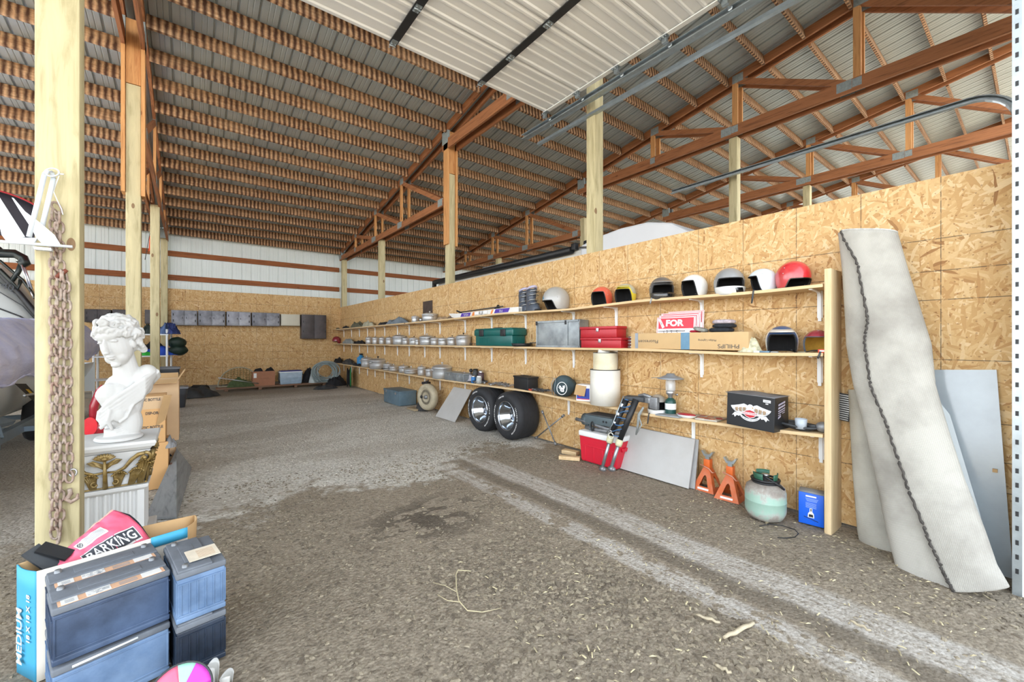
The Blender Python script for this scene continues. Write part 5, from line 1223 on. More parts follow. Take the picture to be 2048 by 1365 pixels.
# machine lying on the cooler
M_MGR = mat('machine_grey', '#5f6d72', .4, .2, .15, 9, .1, dirt='#3b4144', dirt_amt=.3)
ct_ = c_ + inw * .13; t = thing('winch_bracket', 'grey steel hitch bracket with tubes lying on the white cooler lid', 'hitch', (ct_.x, ct_.y + .03, hc + .062), rz=ang)
m = MB(); m.box((.02, 0, .15), (.18, .36, .06), bev=.008); m.box((-.07, -.0, .13), (.012, .38, .09), bev=.004); m.build('housing', M_MGR, t)
m = MB(); m.box((.02, 0, .186), (.20, .34, .012), bev=.004); m.build('cover_plate', mat('rubber_top', '#4a4a49', .8, 0, .2, 14, .2), t)
m = MB(); m.tube([(-.06, .34, .10), (-.05, .20, .09), (-.05, -.1, .055), (-.05, -.2, .06)], .020, 10); m.build('upper_tube', M_STEEL, t)
m = MB(); m.tube([(-.05, .20, .03), (-.05, -.0, .022), (-.05, -.22, .03), (-.03, -.26, .03)], .022, 10); m.build('lower_tube', M_STEEL, t)
m = MB(); m.tube([(.0, .16, .105), (.0, .26, .105)], .07, 20); m.build('drum', M_MGR, t)
m = MB(); m.box((-.06, .12, .06), (.02, .03, .12), bev=.004); m.build('side_bracket', M_MGR, t)
m = MB(); m.tube([(-.075, .085 + .02 * math.cos(a_), .055 + .05 * math.sin(a_)) for a_ in [k * PI / 8 for k in range(16)]], .009, 6, closed=True); m.build('belt', M_BLK, t)
for q in (-.06, -.02):
    m = MB(); m.tube([(-.078, q - .05, .13), (-.0745, q - .05, .13)], .012, 12); m.build('bolt_hole', M_BLK, t)
# jack stands
def jack(px, py, lab, rz_):
    p = PZ(px, py); t = thing('jack_stand', lab, 'jack stand', (p.x, p.y, -.004), rz=rz_)
    H_ = .205; b_ = .10; w_ = .026; M_JO = mat('jack_orange', '#c9612a', .5, .1, .1, 8, .05, dirt='#b08a78', dirt_amt=.45)
    for k in range(4):
        ca, sa = math.cos(k * PI / 2 + PI / 4), math.sin(k * PI / 2 + PI / 4); ca2, sa2 = math.cos(k * PI / 2 + 3 * PI / 4), math.sin(k * PI / 2 + 3 * PI / 4)
        A = Vector((ca * b_ * 1.414, sa * b_ * 1.414, 0)); B = Vector((ca2 * b_ * 1.414, sa2 * b_ * 1.414, 0)); C = Vector((ca2 * w_ * 1.414, sa2 * w_ * 1.414, H_)); D = Vector((ca * w_ * 1.414, sa * w_ * 1.414, H_))
        def bl(u, v): return A.lerp(B, u).lerp(D.lerp(C, u), v)
        m = MB(); hole = [bl(.26, .20), bl(.74, .20), bl(.62, .62), bl(.5, .68), bl(.38, .62)]
        outer = [bl(0, 0), bl(1, 0), bl(1, .6), bl(1, 1), bl(0, 1), bl(0, .6)]
        m.add(outer + hole, [(0, 1, 7, 6), (1, 2, 8, 7), (2, 3, 9, 8), (3, 4, 9), (4, 5, 10, 9), (5, 0, 6, 10)], False); m.build('leg', M_JO, t, solid=.004)
    m = MB(); m.box((0, 0, H_ + .03), (.056, .056, .09), bev=.003); m.build('neck', mat('jack_orange2', '#d9692b', .4, .1, .06, 8, .03), t)
    m = MB(); m.box((0, 0, H_ + .08), (.034, .034, .06)); m.prism([(-.03, H_ + .10), (.03, H_ + .10), (.055, H_ + .145), (.045, H_ + .15), (.018, H_ + .12), (-.018, H_ + .12), (-.045, H_ + .15), (-.055, H_ + .145)], -.02, .02, 'YZ'); m.build('saddle', M_GALV, t)
    m = MB(); m.tube([(-.04, .05, H_ + .02), (-.045, -.03, H_ + .0), (-.045, -.06, H_ - .03), (-.02, -.07, H_ - .03)], .006, 6); m.build('lever', mat('lever_pink', '#c98a72', .5), t)
    m = MB(); m.box((-b_ * .93, 0, .022), (.003, .10, .016), R=Euler((0, .36, 0)).to_matrix()); m.build('label_plate', M_WHITE, t)
jack(1416, 978, 'left orange jack stand beside the green gas tank', .0)
jack(1461, 996, 'right orange jack stand, touching the green gas tank', .08)
# gas tank
ytk, Dtk = fit(1485, 1572, 3.50)
tt = NT('tank_paint'); v = tt.coords(); nz = tt.noise(v, 7, 6, .7); sp = tt.n('ShaderNodeSeparateXYZ'); tt.l(v, sp.inputs[0])
edge = tt.math('ADD', tt.math('MULTIPLY', tt.math('ABSOLUTE', tt.math('SUBTRACT', sp.outputs[2], .165)), 6.2), tt.math('MULTIPLY', tt.math('SUBTRACT', nz, .5), 2.4))
cc = tt.ramp(edge, [(.30, hexc('#8fb3a2')), (.50, hexc('#a3a89f')), (.68, hexc('#93857c')), (1.0, hexc('#77675e'))]); cc = tt.mix(tt.math('MULTIPLY', tt.noise(v, 30, 4), .4), cc, hexc('#b9c4bb'))
tt.l(cc, tt.b.inputs['Base Color']); tt.b.inputs['Roughness'].default_value = .6; tt.bump(nz, .2, .004)
t = thing('gas_tank', 'faded green rusty propane tank with a coiled black hose on top', 'gas tank', (3.52, ytk, -.012)); kt = Dtk * .485 / .158; t.scale = (kt, kt, kt)
Rt = .158; m = MB(); m.lathe([(0, 0), (Rt * .5, .004), (Rt * .85, .03), (Rt * .98, .075), (Rt, .10), (Rt, .172), (Rt * 1.012, .175), (Rt * 1.012, .181), (Rt, .184), (Rt, .25), (Rt * .93, .295), (Rt * .7, .325), (Rt * .35, .342), (0, .345)], 48); m.build('tank_body', tt.m, t)
for s_ in (0, 1, 2):
    m = MB(); m.grid(lambda u, v: (.085 * math.cos(u * 1.2 + s_ * 2.1) * (1 + .12 * v), .085 * math.sin(u * 1.2 + s_ * 2.1) * (1 + .12 * v), .33 + .085 * v), 8, 3); m.build('collar', mat('collar_green', '#2f5f4a', .5), t, solid=.005)
m = MB(); m.lathe([(0, .34), (.022, .34), (.022, .38), (.03, .385), (.03, .40), (0, .40)], 14); m.tube([(0, 0, .375), (-.03, .06, .375)], .013, 8); m.build('valve', M_ALU, t)
for k in range(2):
    m = MB(); m.tube([((.10 + .006 * k) * math.cos(a_), (.10 + .006 * k) * math.sin(a_), .335 + .022 * k) for a_ in [i * PI / 14 for i in range(28)]], .010, 8, closed=True); m.build('hose_loop', M_BLK, t)
m = MB(); m.tube([(-.02, .08, .395), (-.06, 0, .40), (-.06, -.08, .365), (-.03, -.13, .33), (-.0, -.145, .30)], .010, 8); m.build('hose_end', M_BLK, t)
# blue carton
pA, pB = PZ(1597, 1043), PZ(1648, 1056); yA_, yB_ = pA.y, pB.y; t = thing('carton', 'bright blue carton printed with a tool picture, beside the upright plank', 'carton', (0, 0, 0))
t.location = ((pA.x + pB.x) / 2, (pA.y + pB.y) / 2, -.006); dv = pB - pA; Lb = dv.length; t.rotation_euler = (0, 0, math.atan2(dv.y, dv.x) + PI / 2)
M_BLUE = mat('carton_bright_blue', '#1560d8', .4, 0, .08, 5, .1); Hb = .235
m = MB(); m.box((.06, 0, Hb / 2), (.12, Lb, Hb), bev=.003); m.build('carton_body', M_BLUE, t)
m = MB(); m.grid(lambda u, v: (-.0 + .12 * u, -Lb / 2 + Lb * v, Hb + .002 + .016 * math.sin(u * PI)), 6, 2); m.build('lid_flap', mat('dust_flap', '#8c8d8c', .9), t, solid=.002)
m = MB(); m.box((-.002, -.0, Hb - .022), (.001, Lb * .42, .011)); m.build('title_bar', M_WHITE, t)
m = MB()
for k in range(3): m.box((-.0015, -.005, Hb - .040 - k * .009), (.001, Lb * (.5 - .05 * k), .0025))
for k in range(6): m.box((-.0015, .0, Hb - .072 - k * .007), (.001, Lb * .42, .0018))
m.build('print_lines', mat('pale_blue', '#a9c6f0', .5), t)
m = MB(); m.add([(-.002, a_, b_) for a_, b_ in ((-.02, .055), (.02, .055), (.018, .085), (.008, .10), (.008, .125), (-.008, .125), (-.008, .10), (-.018, .085))], [tuple(range(8))]); m.build('tool_picture', M_WHITE, t)
m = MB(); m.add([(-.003, a_, b_) for a_, b_ in ((-.014, .06), (.014, .06), (.012, .08), (-.012, .08))], [(0, 1, 2, 3)]); m.box((-.0025, 0, .112), (.001, .006, .02)); m.box((-.0025, 0, .045), (.001, .09, .004), R=Euler((.25, 0, 0)).to_matrix()); m.build('tool_picture_detail', M_BLK, t)
# wire and scraps on the ground
m = MB(); pts = [PZ(px, py, .012) for px, py in ((1519, 1053), (1540, 1049), (1565, 1052), (1590, 1060), (1597, 1068), (1590, 1075), (1570, 1077), (1555, 1076))]; m.tube(pts, .0035, 6); tag(m.build('wire', M_BLK), 'short black wire curling on the dirt before the gas tank', 'wire')
m = MB(); pts = [PZ(px, py, .012) for px, py in ((942, 1143), (916, 1141), (912, 1150), (913, 1180), (918, 1203), (935, 1222), (965, 1225), (1003, 1217))]; m.tube(pts, [.002, .003, .003, .003, .003, .003, .002, .001], 5)
m.tube([PZ(px, py, .012) for px, py in ((866, 1166), (890, 1172), (912, 1184))], .0018, 5); m.tube([PZ(px, py, .012) for px, py in ((875, 1190), (895, 1202), (920, 1205))], .002, 5); tag(m.build('twig', mat('dry_straw', '#c9bd98', .9)), 'thin dry branching twig on the dirt in the foreground', 'twig')
for k, (a_, b_, r_, lb) in enumerate((((1448, 1276), (1508, 1246), .010, 'pale split wood splinter on the dirt in the foreground'), ((1392, 1230), (1440, 1246), .007, 'grey stick beside the pale splinter'), ((1430, 1330), (1462, 1346), .007, 'short wood chip at the bottom of the picture'), ((1700, 1242), (1742, 1262), .006, 'thin bark strip beside the right wheel track'))):
    p, q = PZ(*a_, .012), PZ(*b_, .012); m = MB(); n_ = 6; m.tube([p.lerp(q, i / n_) + Vector((0, 0, .004 * math.sin(i * 2.1))) + Vector((.004 * math.sin(i * 3 + k), 0, 0)) for i in range(n_ + 1)], [r_ * (.5 + .6 * math.sin((i + .8) / (n_ + 1.6) * PI)) for i in range(n_ + 1)], 6); tag(m.build('stick', mat('pale_wood', '#b9ac92', .9, 0, .2, 30, .4)), lb, 'stick')
R = random.Random(77); m = MB()
for k in range(700):
    x = R.uniform(1.2, 3.6); y = R.uniform(.15, 1.9) if R.random() < .7 else R.uniform(0, 3.5); a_ = R.uniform(0, PI); l_ = R.uniform(.004, .016); w_ = l_ * R.uniform(.12, .3); z = gz(x, y) + .012
    c_, s_ = math.cos(a_), math.sin(a_); dz = R.uniform(-.004, .006)
    m.m = R.randrange(2); m.add([(x - l_ * c_ - w_ * s_, y - l_ * s_ + w_ * c_, z), (x - l_ * c_ + w_ * s_, y - l_ * s_ - w_ * c_, z), (x + l_ * c_ + w_ * s_, y + l_ * s_ - w_ * c_, z + dz), (x + l_ * c_ - w_ * s_, y + l_ * s_ + w_ * c_, z + dz), (x, y, z + .004)], [(0, 1, 4), (1, 2, 4), (2, 3, 4), (3, 0, 4)], False)
tag(m.build('straw_litter', [mat('dry_straw', '#c9bd98', .9), mat('straw_dull', '#a29678', .9)]), 'bits of straw and wood chips scattered over the dirt floor', 'straw', kind='stuff')

# ================================================================ CARPET ROLLS AND PANES
def carpet_mat(key, col, dark):
    t = NT(key); v = t.pos(); sp = t.n('ShaderNodeSeparateXYZ'); t.l(v, sp.inputs[0])
    w1 = t.math('SINE', t.math('MULTIPLY', t.math('ADD', sp.outputs[2], t.math('MULTIPLY', sp.outputs[1], .3)), 950)); w2 = t.math('SINE', t.math('MULTIPLY', t.math('ADD', sp.outputs[1], t.math('MULTIPLY', sp.outputs[2], -.25)), 800))
    q = t.math('MULTIPLY', t.math('ADD', w1, w2), .25); n1 = t.noise(v, 3.0, 5, .6)
    c = t.ramp(n1, [(.3, hexc(dark)), (.6, hexc(col)), (.8, hexc(col))]); c = t.mix(t.math('MULTIPLY_ADD', q, .5, .2, clamp=True), c, hexc('#8f8b82')); t.l(c, t.b.inputs['Base Color'])
    t.b.inputs['Roughness'].default_value = .92; t.bump(q, .35, .003); return t.m
M_CPT = carpet_mat('carpet_back', '#bab7ae', '#908c84'); M_CPT2 = carpet_mat('carpet_back2', '#b0ada2', '#8f8b80'); M_FRG = mat('carpet_pile', '#4f4b47', .95, 0, .4, 60, .9)
def rollshape(rows, depth, nu=40, nv=36, a0=0, a1=2 * PI, off=0.0, buckle=.0, seed=3):
    """rows: (py, px_left, px_right, X of the axis) -> lofted flattened roll"""
    C = []
    for py, pl, pr, x in rows:
        C.append((PX(pl, py, x), PX(pr, py, x)))
    def at(v):
        s_ = v * (len(C) - 1); i = min(int(s_), len(C) - 2); f = s_ - i; f = f * f * (3 - 2 * f) * .3 + f * .7
        return C[i][0].lerp(C[i + 1][0], f), C[i][1].lerp(C[i + 1][1], f)
    def fn(u, v):
        l_, r_ = at(v); c = (l_ + r_) / 2; h_ = (r_ - l_) / 2; n_ = Vector((-1, -.15, .1)).normalized(); th = a0 + (a1 - a0) * u
        k = noise.noise(Vector((math.cos(th) * 1.2, math.sin(th) * 1.2 + seed, v * 5))) * buckle
        return c + h_ * (math.cos(th) * (1 + off / max(.05, h_.length))) + n_ * ((depth + off) * math.sin(th) * (1) + k)
    return fn, at
rows = [(468, 1676, 1792, 3.70), (540, 1684, 1812, 3.69), (640, 1690, 1843, 3.67), (690, 1692, 1858, 3.66), (770, 1706, 1866, 3.63), (860, 1730, 1892, 3.60), (960, 1752, 1924, 3.55), (1060, 1772, 1964, 3.50), (1130, 1790, 1988, 3.46), (1172, 1802, 2012, 3.43)]
t = thing('carpet_roll', 'tall pale grey rolled carpet leaning against the partition, front one', 'carpet', (0, 0, 0))
fn, at = rollshape(rows, .085, buckle=.014)
m = MB(); m.grid(fn, 48, 60); m.build('inner_roll', M_CPT, t)
m = MB()
for v in (0.0, 1.0):
    loop = [fn(k / 40, v) for k in range(40)]; c = sum(loop, Vector()) / 40; m.add([c] + loop, [(0, 1 + k, 1 + (k + 1) % 40) for k in range(40)], False)
m.build('roll_end', M_FRG, t)
# outer flap from the seam round to the right side
seam = [.10, .30, .34, .27, .26, .33, .38, .45, .50, .52]     # fraction across at each row
def seamf(v):
    s_ = v * (len(seam) - 1); i = min(int(s_), len(seam) - 2); f = s_ - i; f = f * f * (3 - 2 * f); return seam[i] + (seam[i + 1] - seam[i]) * f
def fl(u, v):
    a_s = PI - math.acos(max(-1, min(1, 1 - 2 * seamf(v)))) ; th = a_s * (1 - u) + (-.6) * u
    l_, r_ = at(v); c = (l_ + r_) / 2; h_ = (r_ - l_) / 2; n_ = Vector((-1, -.15, .1)).normalized()
    k = noise.noise(Vector((math.cos(th) * 1.2, math.sin(th) * 1.2 + 3, v * 5))) * .014 + .012 * noise.noise(Vector((u * 2, v * 6, 4))) + .02 * math.exp(-((v - .32) * 14) ** 2) * math.sin(u * 4)
    return c + h_ * math.cos(th) * 1.04 + n_ * (.103 * math.sin(th) + k + .01)
m = MB(); m.grid(fl, 30, 70); m.build('outer_flap', M_CPT, t, solid=.008)
m = MB(); m.tube([fl(0, k / 160) + Vector((-.002 + .004 * math.sin(k * 2.3), .004 * math.sin(k * 1.7), 0)) for k in range(161)], [.008 + .003 * math.sin(k * 2.9) for k in range(161)], 6); m.build('pile_edge', M_FRG, t)
m = MB(); m.tube([fl(k / 30, 0) + Vector((0, 0, .002)) for k in range(31)], .006, 6); m.build('frayed_top', mat('fray', '#c9c9c4', .95, 0, .3, 60, .9), t)
rows2 = [(780, 1696, 1752, 3.79), (860, 1700, 1770, 3.77), (960, 1706, 1790, 3.73), (1060, 1714, 1802, 3.69), (1103, 1722, 1806, 3.66)]
t = thing('carpet_roll', 'shorter darker carpet roll standing behind the tall one', 'carpet', (0, 0, 0)); fn2, _ = rollshape(rows2, .05, buckle=.008, seed=8); m = MB(); m.grid(fn2, 40, 30); m.build('carpet_body', M_CPT2, t)
m = MB(); loop = [fn2(k / 40, 0) for k in range(40)]; c = sum(loop, Vector()) / 40; m.add([c] + loop, [(0, 1 + k, 1 + (k + 1) % 40) for k in range(40)], False); m.build('roll_end', M_FRG, t)
# vent grille seen between plank and carpet
p = PX(1692, 815, 3.80); t = thing('vent_grille', 'black slotted grille standing between the upright plank and carpet', 'grille', (p.x, p.y + .02, p.z), rot=(.12, 0, 0)); m = MB(); m.box((0, 0, 0), (.006, .10, .20)); m.build('plate', M_BLK, t); m = MB()
for k in range(12): m.box((-.005, 0, -.09 + k * .016), (.004, .085, .005))
m.build('louvre', M_ALU, t)
def pane_mat(key, col, al):
    t = NT(key); v = t.pos(); n1 = t.noise(v, 4, 5, .6); t.l(t.ramp(n1, [(.3, hexc(col)), (.7, tuple(min(1, x * 1.2) for x in hexc(col)[:3]) + (1,))]), t.b.inputs['Base Color'])
    t.b.inputs['Roughness'].default_value = .12; t.b.inputs['Alpha'].default_value = al; t.b.inputs['Specular IOR Level'].default_value = .8; return t.m
M_PANE = pane_mat('dusty_pane', '#aab4ba', .80)
tl, tr, br = PX(1852, 740, 3.835), PX(1993, 740, 3.835), PX(2027, 1147, 3.74)
bl = PX(1852, 1075, 3.74); bl.z = 0.0; br.z = 0
sheet([tl, tr, br, bl], .005, 'glass_pane', M_PANE, 'large dusty glass pane leaning on the partition at the right', 'glass pane')
m = MB(); a_ = PX(1990, 942, 3.778); m.box(a_, (.012, .02, .02)); tag(m.build('cork_pad', M_CARD2), 'tiny cork pad stuck on the large glass pane', 'pad')
M_PANE2 = pane_mat('dusty_pane2', '#b9c2c4', .72)
A = PX(1868, 790, 3.76); B = PX(1900, 830, 3.755); C_ = PX(2000, 1140, 3.66); D_ = PX(1890, 1140, 3.66); C_.z = D_.z = 0
sheet([A, B, C_, D_], .005, 'glass_pane', M_PANE2, 'narrower slanted glass pane tucked behind the tall carpet', 'glass pane')
# motorhome behind the partition
M_RV = mat('rv_cream', '#d6d4cb', .35, 0, .03, 2, 0); M_RVW = mat('rv_white', '#e2e6ea', .3, 0, .02, 2, 0)
t = thing('motorhome', 'white and cream motorhome roof showing above the partition', 'motorhome', (5.5, 0, 0))
m = MB(); prof = [(10.55, .5), (10.6, 2.2), (10.5, 2.95), (10.2, 3.04), (5.2, 3.04), (3.5, 3.0), (3.0, 2.7), (2.8, 2.2), (2.8, .5)]
m.prism(prof, 0, 2.08, 'YZ'); m.build('body', M_RV, t, bevel=.06)
m = MB(); cap = [(5.05, 2.6), (5.05, 3.06), (4.7, 3.14), (4.2, 3.19), (3.7, 3.18), (3.3, 3.08), (3.0, 2.88), (2.75, 2.55)]; m.prism(cap, -.03, 2.11, 'YZ'); m.build('front_cap', M_RVW, t, bevel=.04)
m = MB(); m.tube([(-.08, 10.5, 3.0), (-.08, 5.2, 3.0)], .065, 14); m.build('awning_roll', M_BLK, t)
m = MB(); m.box((-.06, 10.55, 2.8), (.09, .10, .5), bev=.01); m.box((-.06, 5.15, 3.05), (.10, .10, .12), bev=.01); m.build('awning_bracket', M_BLK, t)
m = MB(); m.tube([(-.045, 5.05, 3.02), (-.045, 4.6, 2.96)], .02, 8); m.build('awning_arm', M_ALU, t)
m = MB(); m.box((.55, 8.2, 3.12), (.6, .9, .16), bev=.05); m.build('roof_vent', mat('rv_grey', '#9fa5a8', .4), t)
m = MB(); m.box((.6, 4.8, 3.16), (.8, .8, .10), bev=.03); m.build('air_conditioner', M_BLK, t)
m = MB(); m.box((-.006, 8.9, 2.42), (.02, 1.6, .5), bev=.12); m.build('side_window', mat('dark_glass', '#14171c', .08, 0, 0, 2, 0), t)
# ================================================================ BACK WALL CABINETS
def XY(px, Y): return onY(px, Y)[0]
M_CAB = mat('cabinet_grey', '#6f7078', .45, .2, .22, 5, .05, dirt='#b8b9be', dirt_amt=.55)
M_CABD = mat('cabinet_dark', '#4b4546', .5, .1, .2, 5, .05, dirt='#77706f', dirt_amt=.3)
M_CABE = mat('cabinet_beige', '#c9c5b3', .5, 0, .04, 5, .02)
def cabinet(pl, pr, pt, pb, ndoor, mt, lab, Y=13.72, name='wall_cabinet', group=None):
    x0, d0 = onY(pl, Y); x1, d1 = onY(pr, Y); dm = (d0 + d1) / 2; z1 = HC + (HY - pt) * dm / F; z0 = HC + (HY - pb) * dm / F
    w = x1 - x0; h = z1 - z0; t = thing(name, lab, 'cabinet', ((x0 + x1) / 2, Y + .13, z0), group=group)
    m = MB(); m.box((0, 0, h / 2), (w - .01, .26, h), bev=.005); m.build('cabinet_body', mt, t)
    dw = (w - .02) / ndoor
    for k in range(ndoor):
        cx_ = -w / 2 + .01 + dw * (k + .5); m = MB(); m.box((cx_, -.14, h / 2), (dw - .02, .02, h - .03), bev=.004); dd = m.build('door', mt, t)
        if ndoor > 1:
            m = MB(); sx_ = cx_ + (dw / 2 - .035) * (1 if k % 2 else -1)
            for q in (.3, .7): m = MB(); m.box((sx_, -.154, h * q), (.02, .01, .06)); m.build('hinge', M_BLK, dd)
            m = MB(); m.box((cx_ - (dw / 2 - .04) * (1 if k % 2 else -1), -.155, h * .5), (.015, .015, .05)); m.build('handle', M_DARK, dd)
    return t
cabinet(342, 395, 621, 651, 2, M_CAB, 'grey two door wall cabinet nearest the left posts')
cabinet(396, 451, 622, 651.5, 2, M_CAB, 'second scuffed grey wall cabinet from the left posts')
cabinet(453, 502, 624, 652, 2, mat('cabinet_grey2', '#8a8b93', .45, .2, .2, 5, .05, dirt='#c3c4c8', dirt_amt=.5), 'palest scuffed grey wall cabinet, third from the left posts')
cabinet(504, 560, 626, 652.5, 2, M_CAB, 'grey wall cabinet beside the beige one')
cabinet(562, 600.5, 629, 652, 1, M_CABE, 'beige single door wall cabinet')
cabinet(603, 653, 630, 678, 2, M_CABD, 'tall dark brown two door cabinet on the back wall')
cabinet(168, 222, 619, 645, 2, M_CABD, 'dark wall cabinet seen between the first two left posts')
cabinet(224, 256, 619.5, 645.5, 1, M_CABD, 'dark wall cabinet half hidden by the second left post')
cabinet(289, 310, 620, 648, 1, M_CABD, 'dark wall cabinet seen between the second and third left posts')

# ================================================================ LOW BENCH AND ITS GOODS
YBn = 13.45
xa, xb = XY(432, YBn), XY(656, YBn); zb = PY(540, 771, YBn).z; L = xb - xa
t = thing('low_bench', 'low plank bench on short blocks along the back wall', 'bench', ((xa + xb) / 2, YBn + .12, 0))
m = MB(); m.box((0, 0, zb - .02), (L, .34, .04), bev=.003); m.build('plank', wood_mat('bench_plank', '#8f6d55', '#634936', 'x'), t)
for q in (-.42, -.14, .18, .46):
    m = MB(); m.box((q * L, -.05, (zb - .04) / 2), (.08, .2, zb - .04)); m.build('leg', wood_mat('bench_plank', '#8f6d55', '#634936', 'x'), t)
def bx(px, dy=0): return (XY(px, YBn + dy), YBn + .12 + dy, zb + .002)
# landing net
t = thing('landing_net', 'fishing landing net with green mesh standing on the low bench', 'fishing net', bx(474)); Rn = .42
def netp(a_, s_=1): return Vector((.05 + Rn * 1.12 * math.cos(a_) * s_, -.10 + .16 * (1 - s_), max(.0, .03 + Rn * 1.2 * math.sin(a_) * s_)))
hoop = [netp(PI * k / 24) for k in range(25)]
m = MB(); m.tube(hoop, .014, 8); m.tube([hoop[0], hoop[-1]], .012, 8); m.build('hoop', mat('hoop_pale', '#a9a68e', .5), t)
m = MB()
for i in range(1, 13):
    u = i / 13; m.tube([Vector((.05 + (2 * u - 1) * Rn * 1.1, -.1 + .12 * math.sin(PI * v), .03 + Rn * 1.2 * v * math.sqrt(max(0, 1 - (2 * u - 1) ** 2)))) for v in [k / 8 for k in range(9)]], .0045, 4, cap=False)
for j in range(1, 10):
    z_ = j / 10 * Rn * 1.2; hw = Rn * 1.12 * math.sqrt(max(0, 1 - (j / 10) ** 2)); m.tube([Vector((.05 - hw + 2 * hw * k / 14, -.1 + .12 * math.sin(PI * k / 14) + .01 * math.sin(k * 2 + j), .03 + z_ + .012 * math.sin(k * 2.2 + j))) for k in range(15)], .0045, 4, cap=False)
m.build('mesh', mat('net_mesh', '#6c6a3e', .8), t)
m = MB(); m.tube([(-.42, -.16, .28), (.50, -.18, .07)], .013, 8); m.build('handle', M_ALU, t)
heap('net_bag', (XY(482, YBn), YBn + .02, zb + .003), (.62, .2, .26), mat('net_green', '#4c5a38', .9, 0, .35, 20, .6), 'folded green netting lying on the low bench in the hoop', 'net', 71, .6)
# brown box with black bags
xa_, xb_ = XY(505.5, YBn), XY(549.5, YBn); hb_ = PY(528, 743, YBn).z - zb; c = ((xa_ + xb_) / 2, YBn + .13, zb + .001)
t = thing('carton', 'brown cardboard box holding black bags on the low bench', 'carton', c); w_ = xb_ - xa_
m = MB()
for (cx_, cy_, sx_, sy_) in ((0, -.15, w_, .006), (0, .15, w_, .006), (-w_ / 2, 0, .006, .30), (w_ / 2, 0, .006, .30)): m.box((cx_, cy_, hb_ / 2), (sx_, sy_, hb_))
m.box((0, 0, .004), (w_, .3, .006)); m.build('carton_body', mat('carton_brown', '#a8765a', .85, 0, .06), t)
m = MB(); m.box((-w_ * .4, -.1545, hb_ * .72), (.07, .002, .13)); m.build('label', M_WHITE, t)
m = MB(); lettering(m, 'U-HAUL', (.02, -.155, hb_ * .5), (1, 0, 0), (0, 0, 1), .06); m.build('faint_print', mat('faint_brown', '#8a5f47', .85), t)
for q, s_ in ((-.12, 81), (.16, 82)):
    heap('black_bag', (c[0] + q, c[1], zb + hb_ - .05), (.24, .24, .17), M_BKC, ('left' if q < 0 else 'right') + ' black plastic bag sticking out of the brown box on the bench', 'bag', s_, .4)
# blue white cooler
xa_, xb_ = XY(559, YBn), XY(605, YBn); hc_ = PY(583, 741, YBn).z - zb; w_ = xb_ - xa_; t = thing('cooler', 'pale blue picnic cooler with a dark blue lid on the low bench', 'cooler', ((xa_ + xb_) / 2, YBn + .12, zb + .001))
m = MB(); m.add([(-w_ * .46, -.13, 0), (w_ * .46, -.13, 0), (w_ * .46, .13, 0), (-w_ * .46, .13, 0), (-w_ / 2, -.15, hc_ * .86), (w_ / 2, -.15, hc_ * .86), (w_ / 2, .15, hc_ * .86), (-w_ / 2, .15, hc_ * .86)], [(3, 2, 1, 0), (0, 1, 5, 4), (1, 2, 6, 5), (2, 3, 7, 6), (3, 0, 4, 7), (4, 5, 6, 7)], False); m.build('cooler_body', mat('cooler_pale', '#a9bccb', .4), t, bevel=.015)
m = MB(); m.box((0, 0, hc_ * .88), (w_ * 1.03, .32, hc_ * .07), bev=.01); m.build('rim', M_WHITE, t); m = MB(); m.box((0, 0, hc_ * .95), (w_ * .92, .30, hc_ * .07), bev=.01); m.build('lid', mat('lid_navy', '#22307c', .4), t)
m = MB(); m.tube([(w_ * .5, -.05, hc_ * .75), (w_ * .56, -.05, hc_ * .6), (w_ * .56, .05, hc_ * .6), (w_ * .5, .05, hc_ * .75)], .012, 6); m.tube([(-w_ * .5, -.08, hc_ * .8), (-w_ * .54, -.12, hc_ * .4), (-w_ * .5, -.1, .05)], .015, 6); m.build('handle', M_DARK, t)
m = MB()
for k in range(5): m.box((0, -.142, hc_ * (.08 + .09 * k)), (w_ * .88, .012, .012), bev=.003)
m.build('ridge', mat('cooler_ridge', '#7f95a8', .4), t)
# garden hose coil draped on a white cloth
t = thing('garden_hose', 'grey garden hose coiled and hung at the right end of the low bench', 'hose', (XY(648, YBn), YBn - .12, zb + .0))
for k in range(15):
    R = random.Random(90 + k); rx, rz_ = R.uniform(.26, .36), R.uniform(.22, .34); cz = .52 - rz_ * .7 + R.uniform(-.06, .04); cx_ = R.uniform(-.09, .10)
    m = MB(); m.tube([(cx_ + rx * math.cos(a_), -.012 * k * .6 + .02 * math.sin(3 * a_), max(.02, cz + rz_ * math.sin(a_))) for a_ in [i * PI / 16 for i in range(32)]], .013, 8, closed=True); m.build('hose_loop', mat('hose_grey', '#8f9c9c', .5), t)
heap('cloth_sheet', (XY(629, YBn), YBn + .02, zb + .002), (.30, .3, .48), mat('cloth_pale', '#b9c2c0', .8, 0, .12, 10, .3), 'pale draped cloth behind the hose coil on the low bench', 'cloth', 84, .3)
heap('black_sack', (XY(621, YBn), YBn + .22, zb + .002), (.34, .16, .60), M_BKC, 'tall black sack standing against the wall behind the pale cloth', 'sack', 85, .2)
heap('black_gear', (XY(672, 13.2), 13.2, 0), (.55, .36, .36), M_BKC, 'pile of black gear on the ground in the back corner', 'bag', 86, .6)
heap('dark_board', (3.05, 12.55, 0), (.6, .4, .12), M_DARK, 'flat dark bag lying on the gravel in the back corner', 'bag', 87, .5)
t = thing('hose_reel', 'green edged black reel leaning in the back corner under the shelf', 'reel', (3.66, 12.45, .295), rz=1.25)
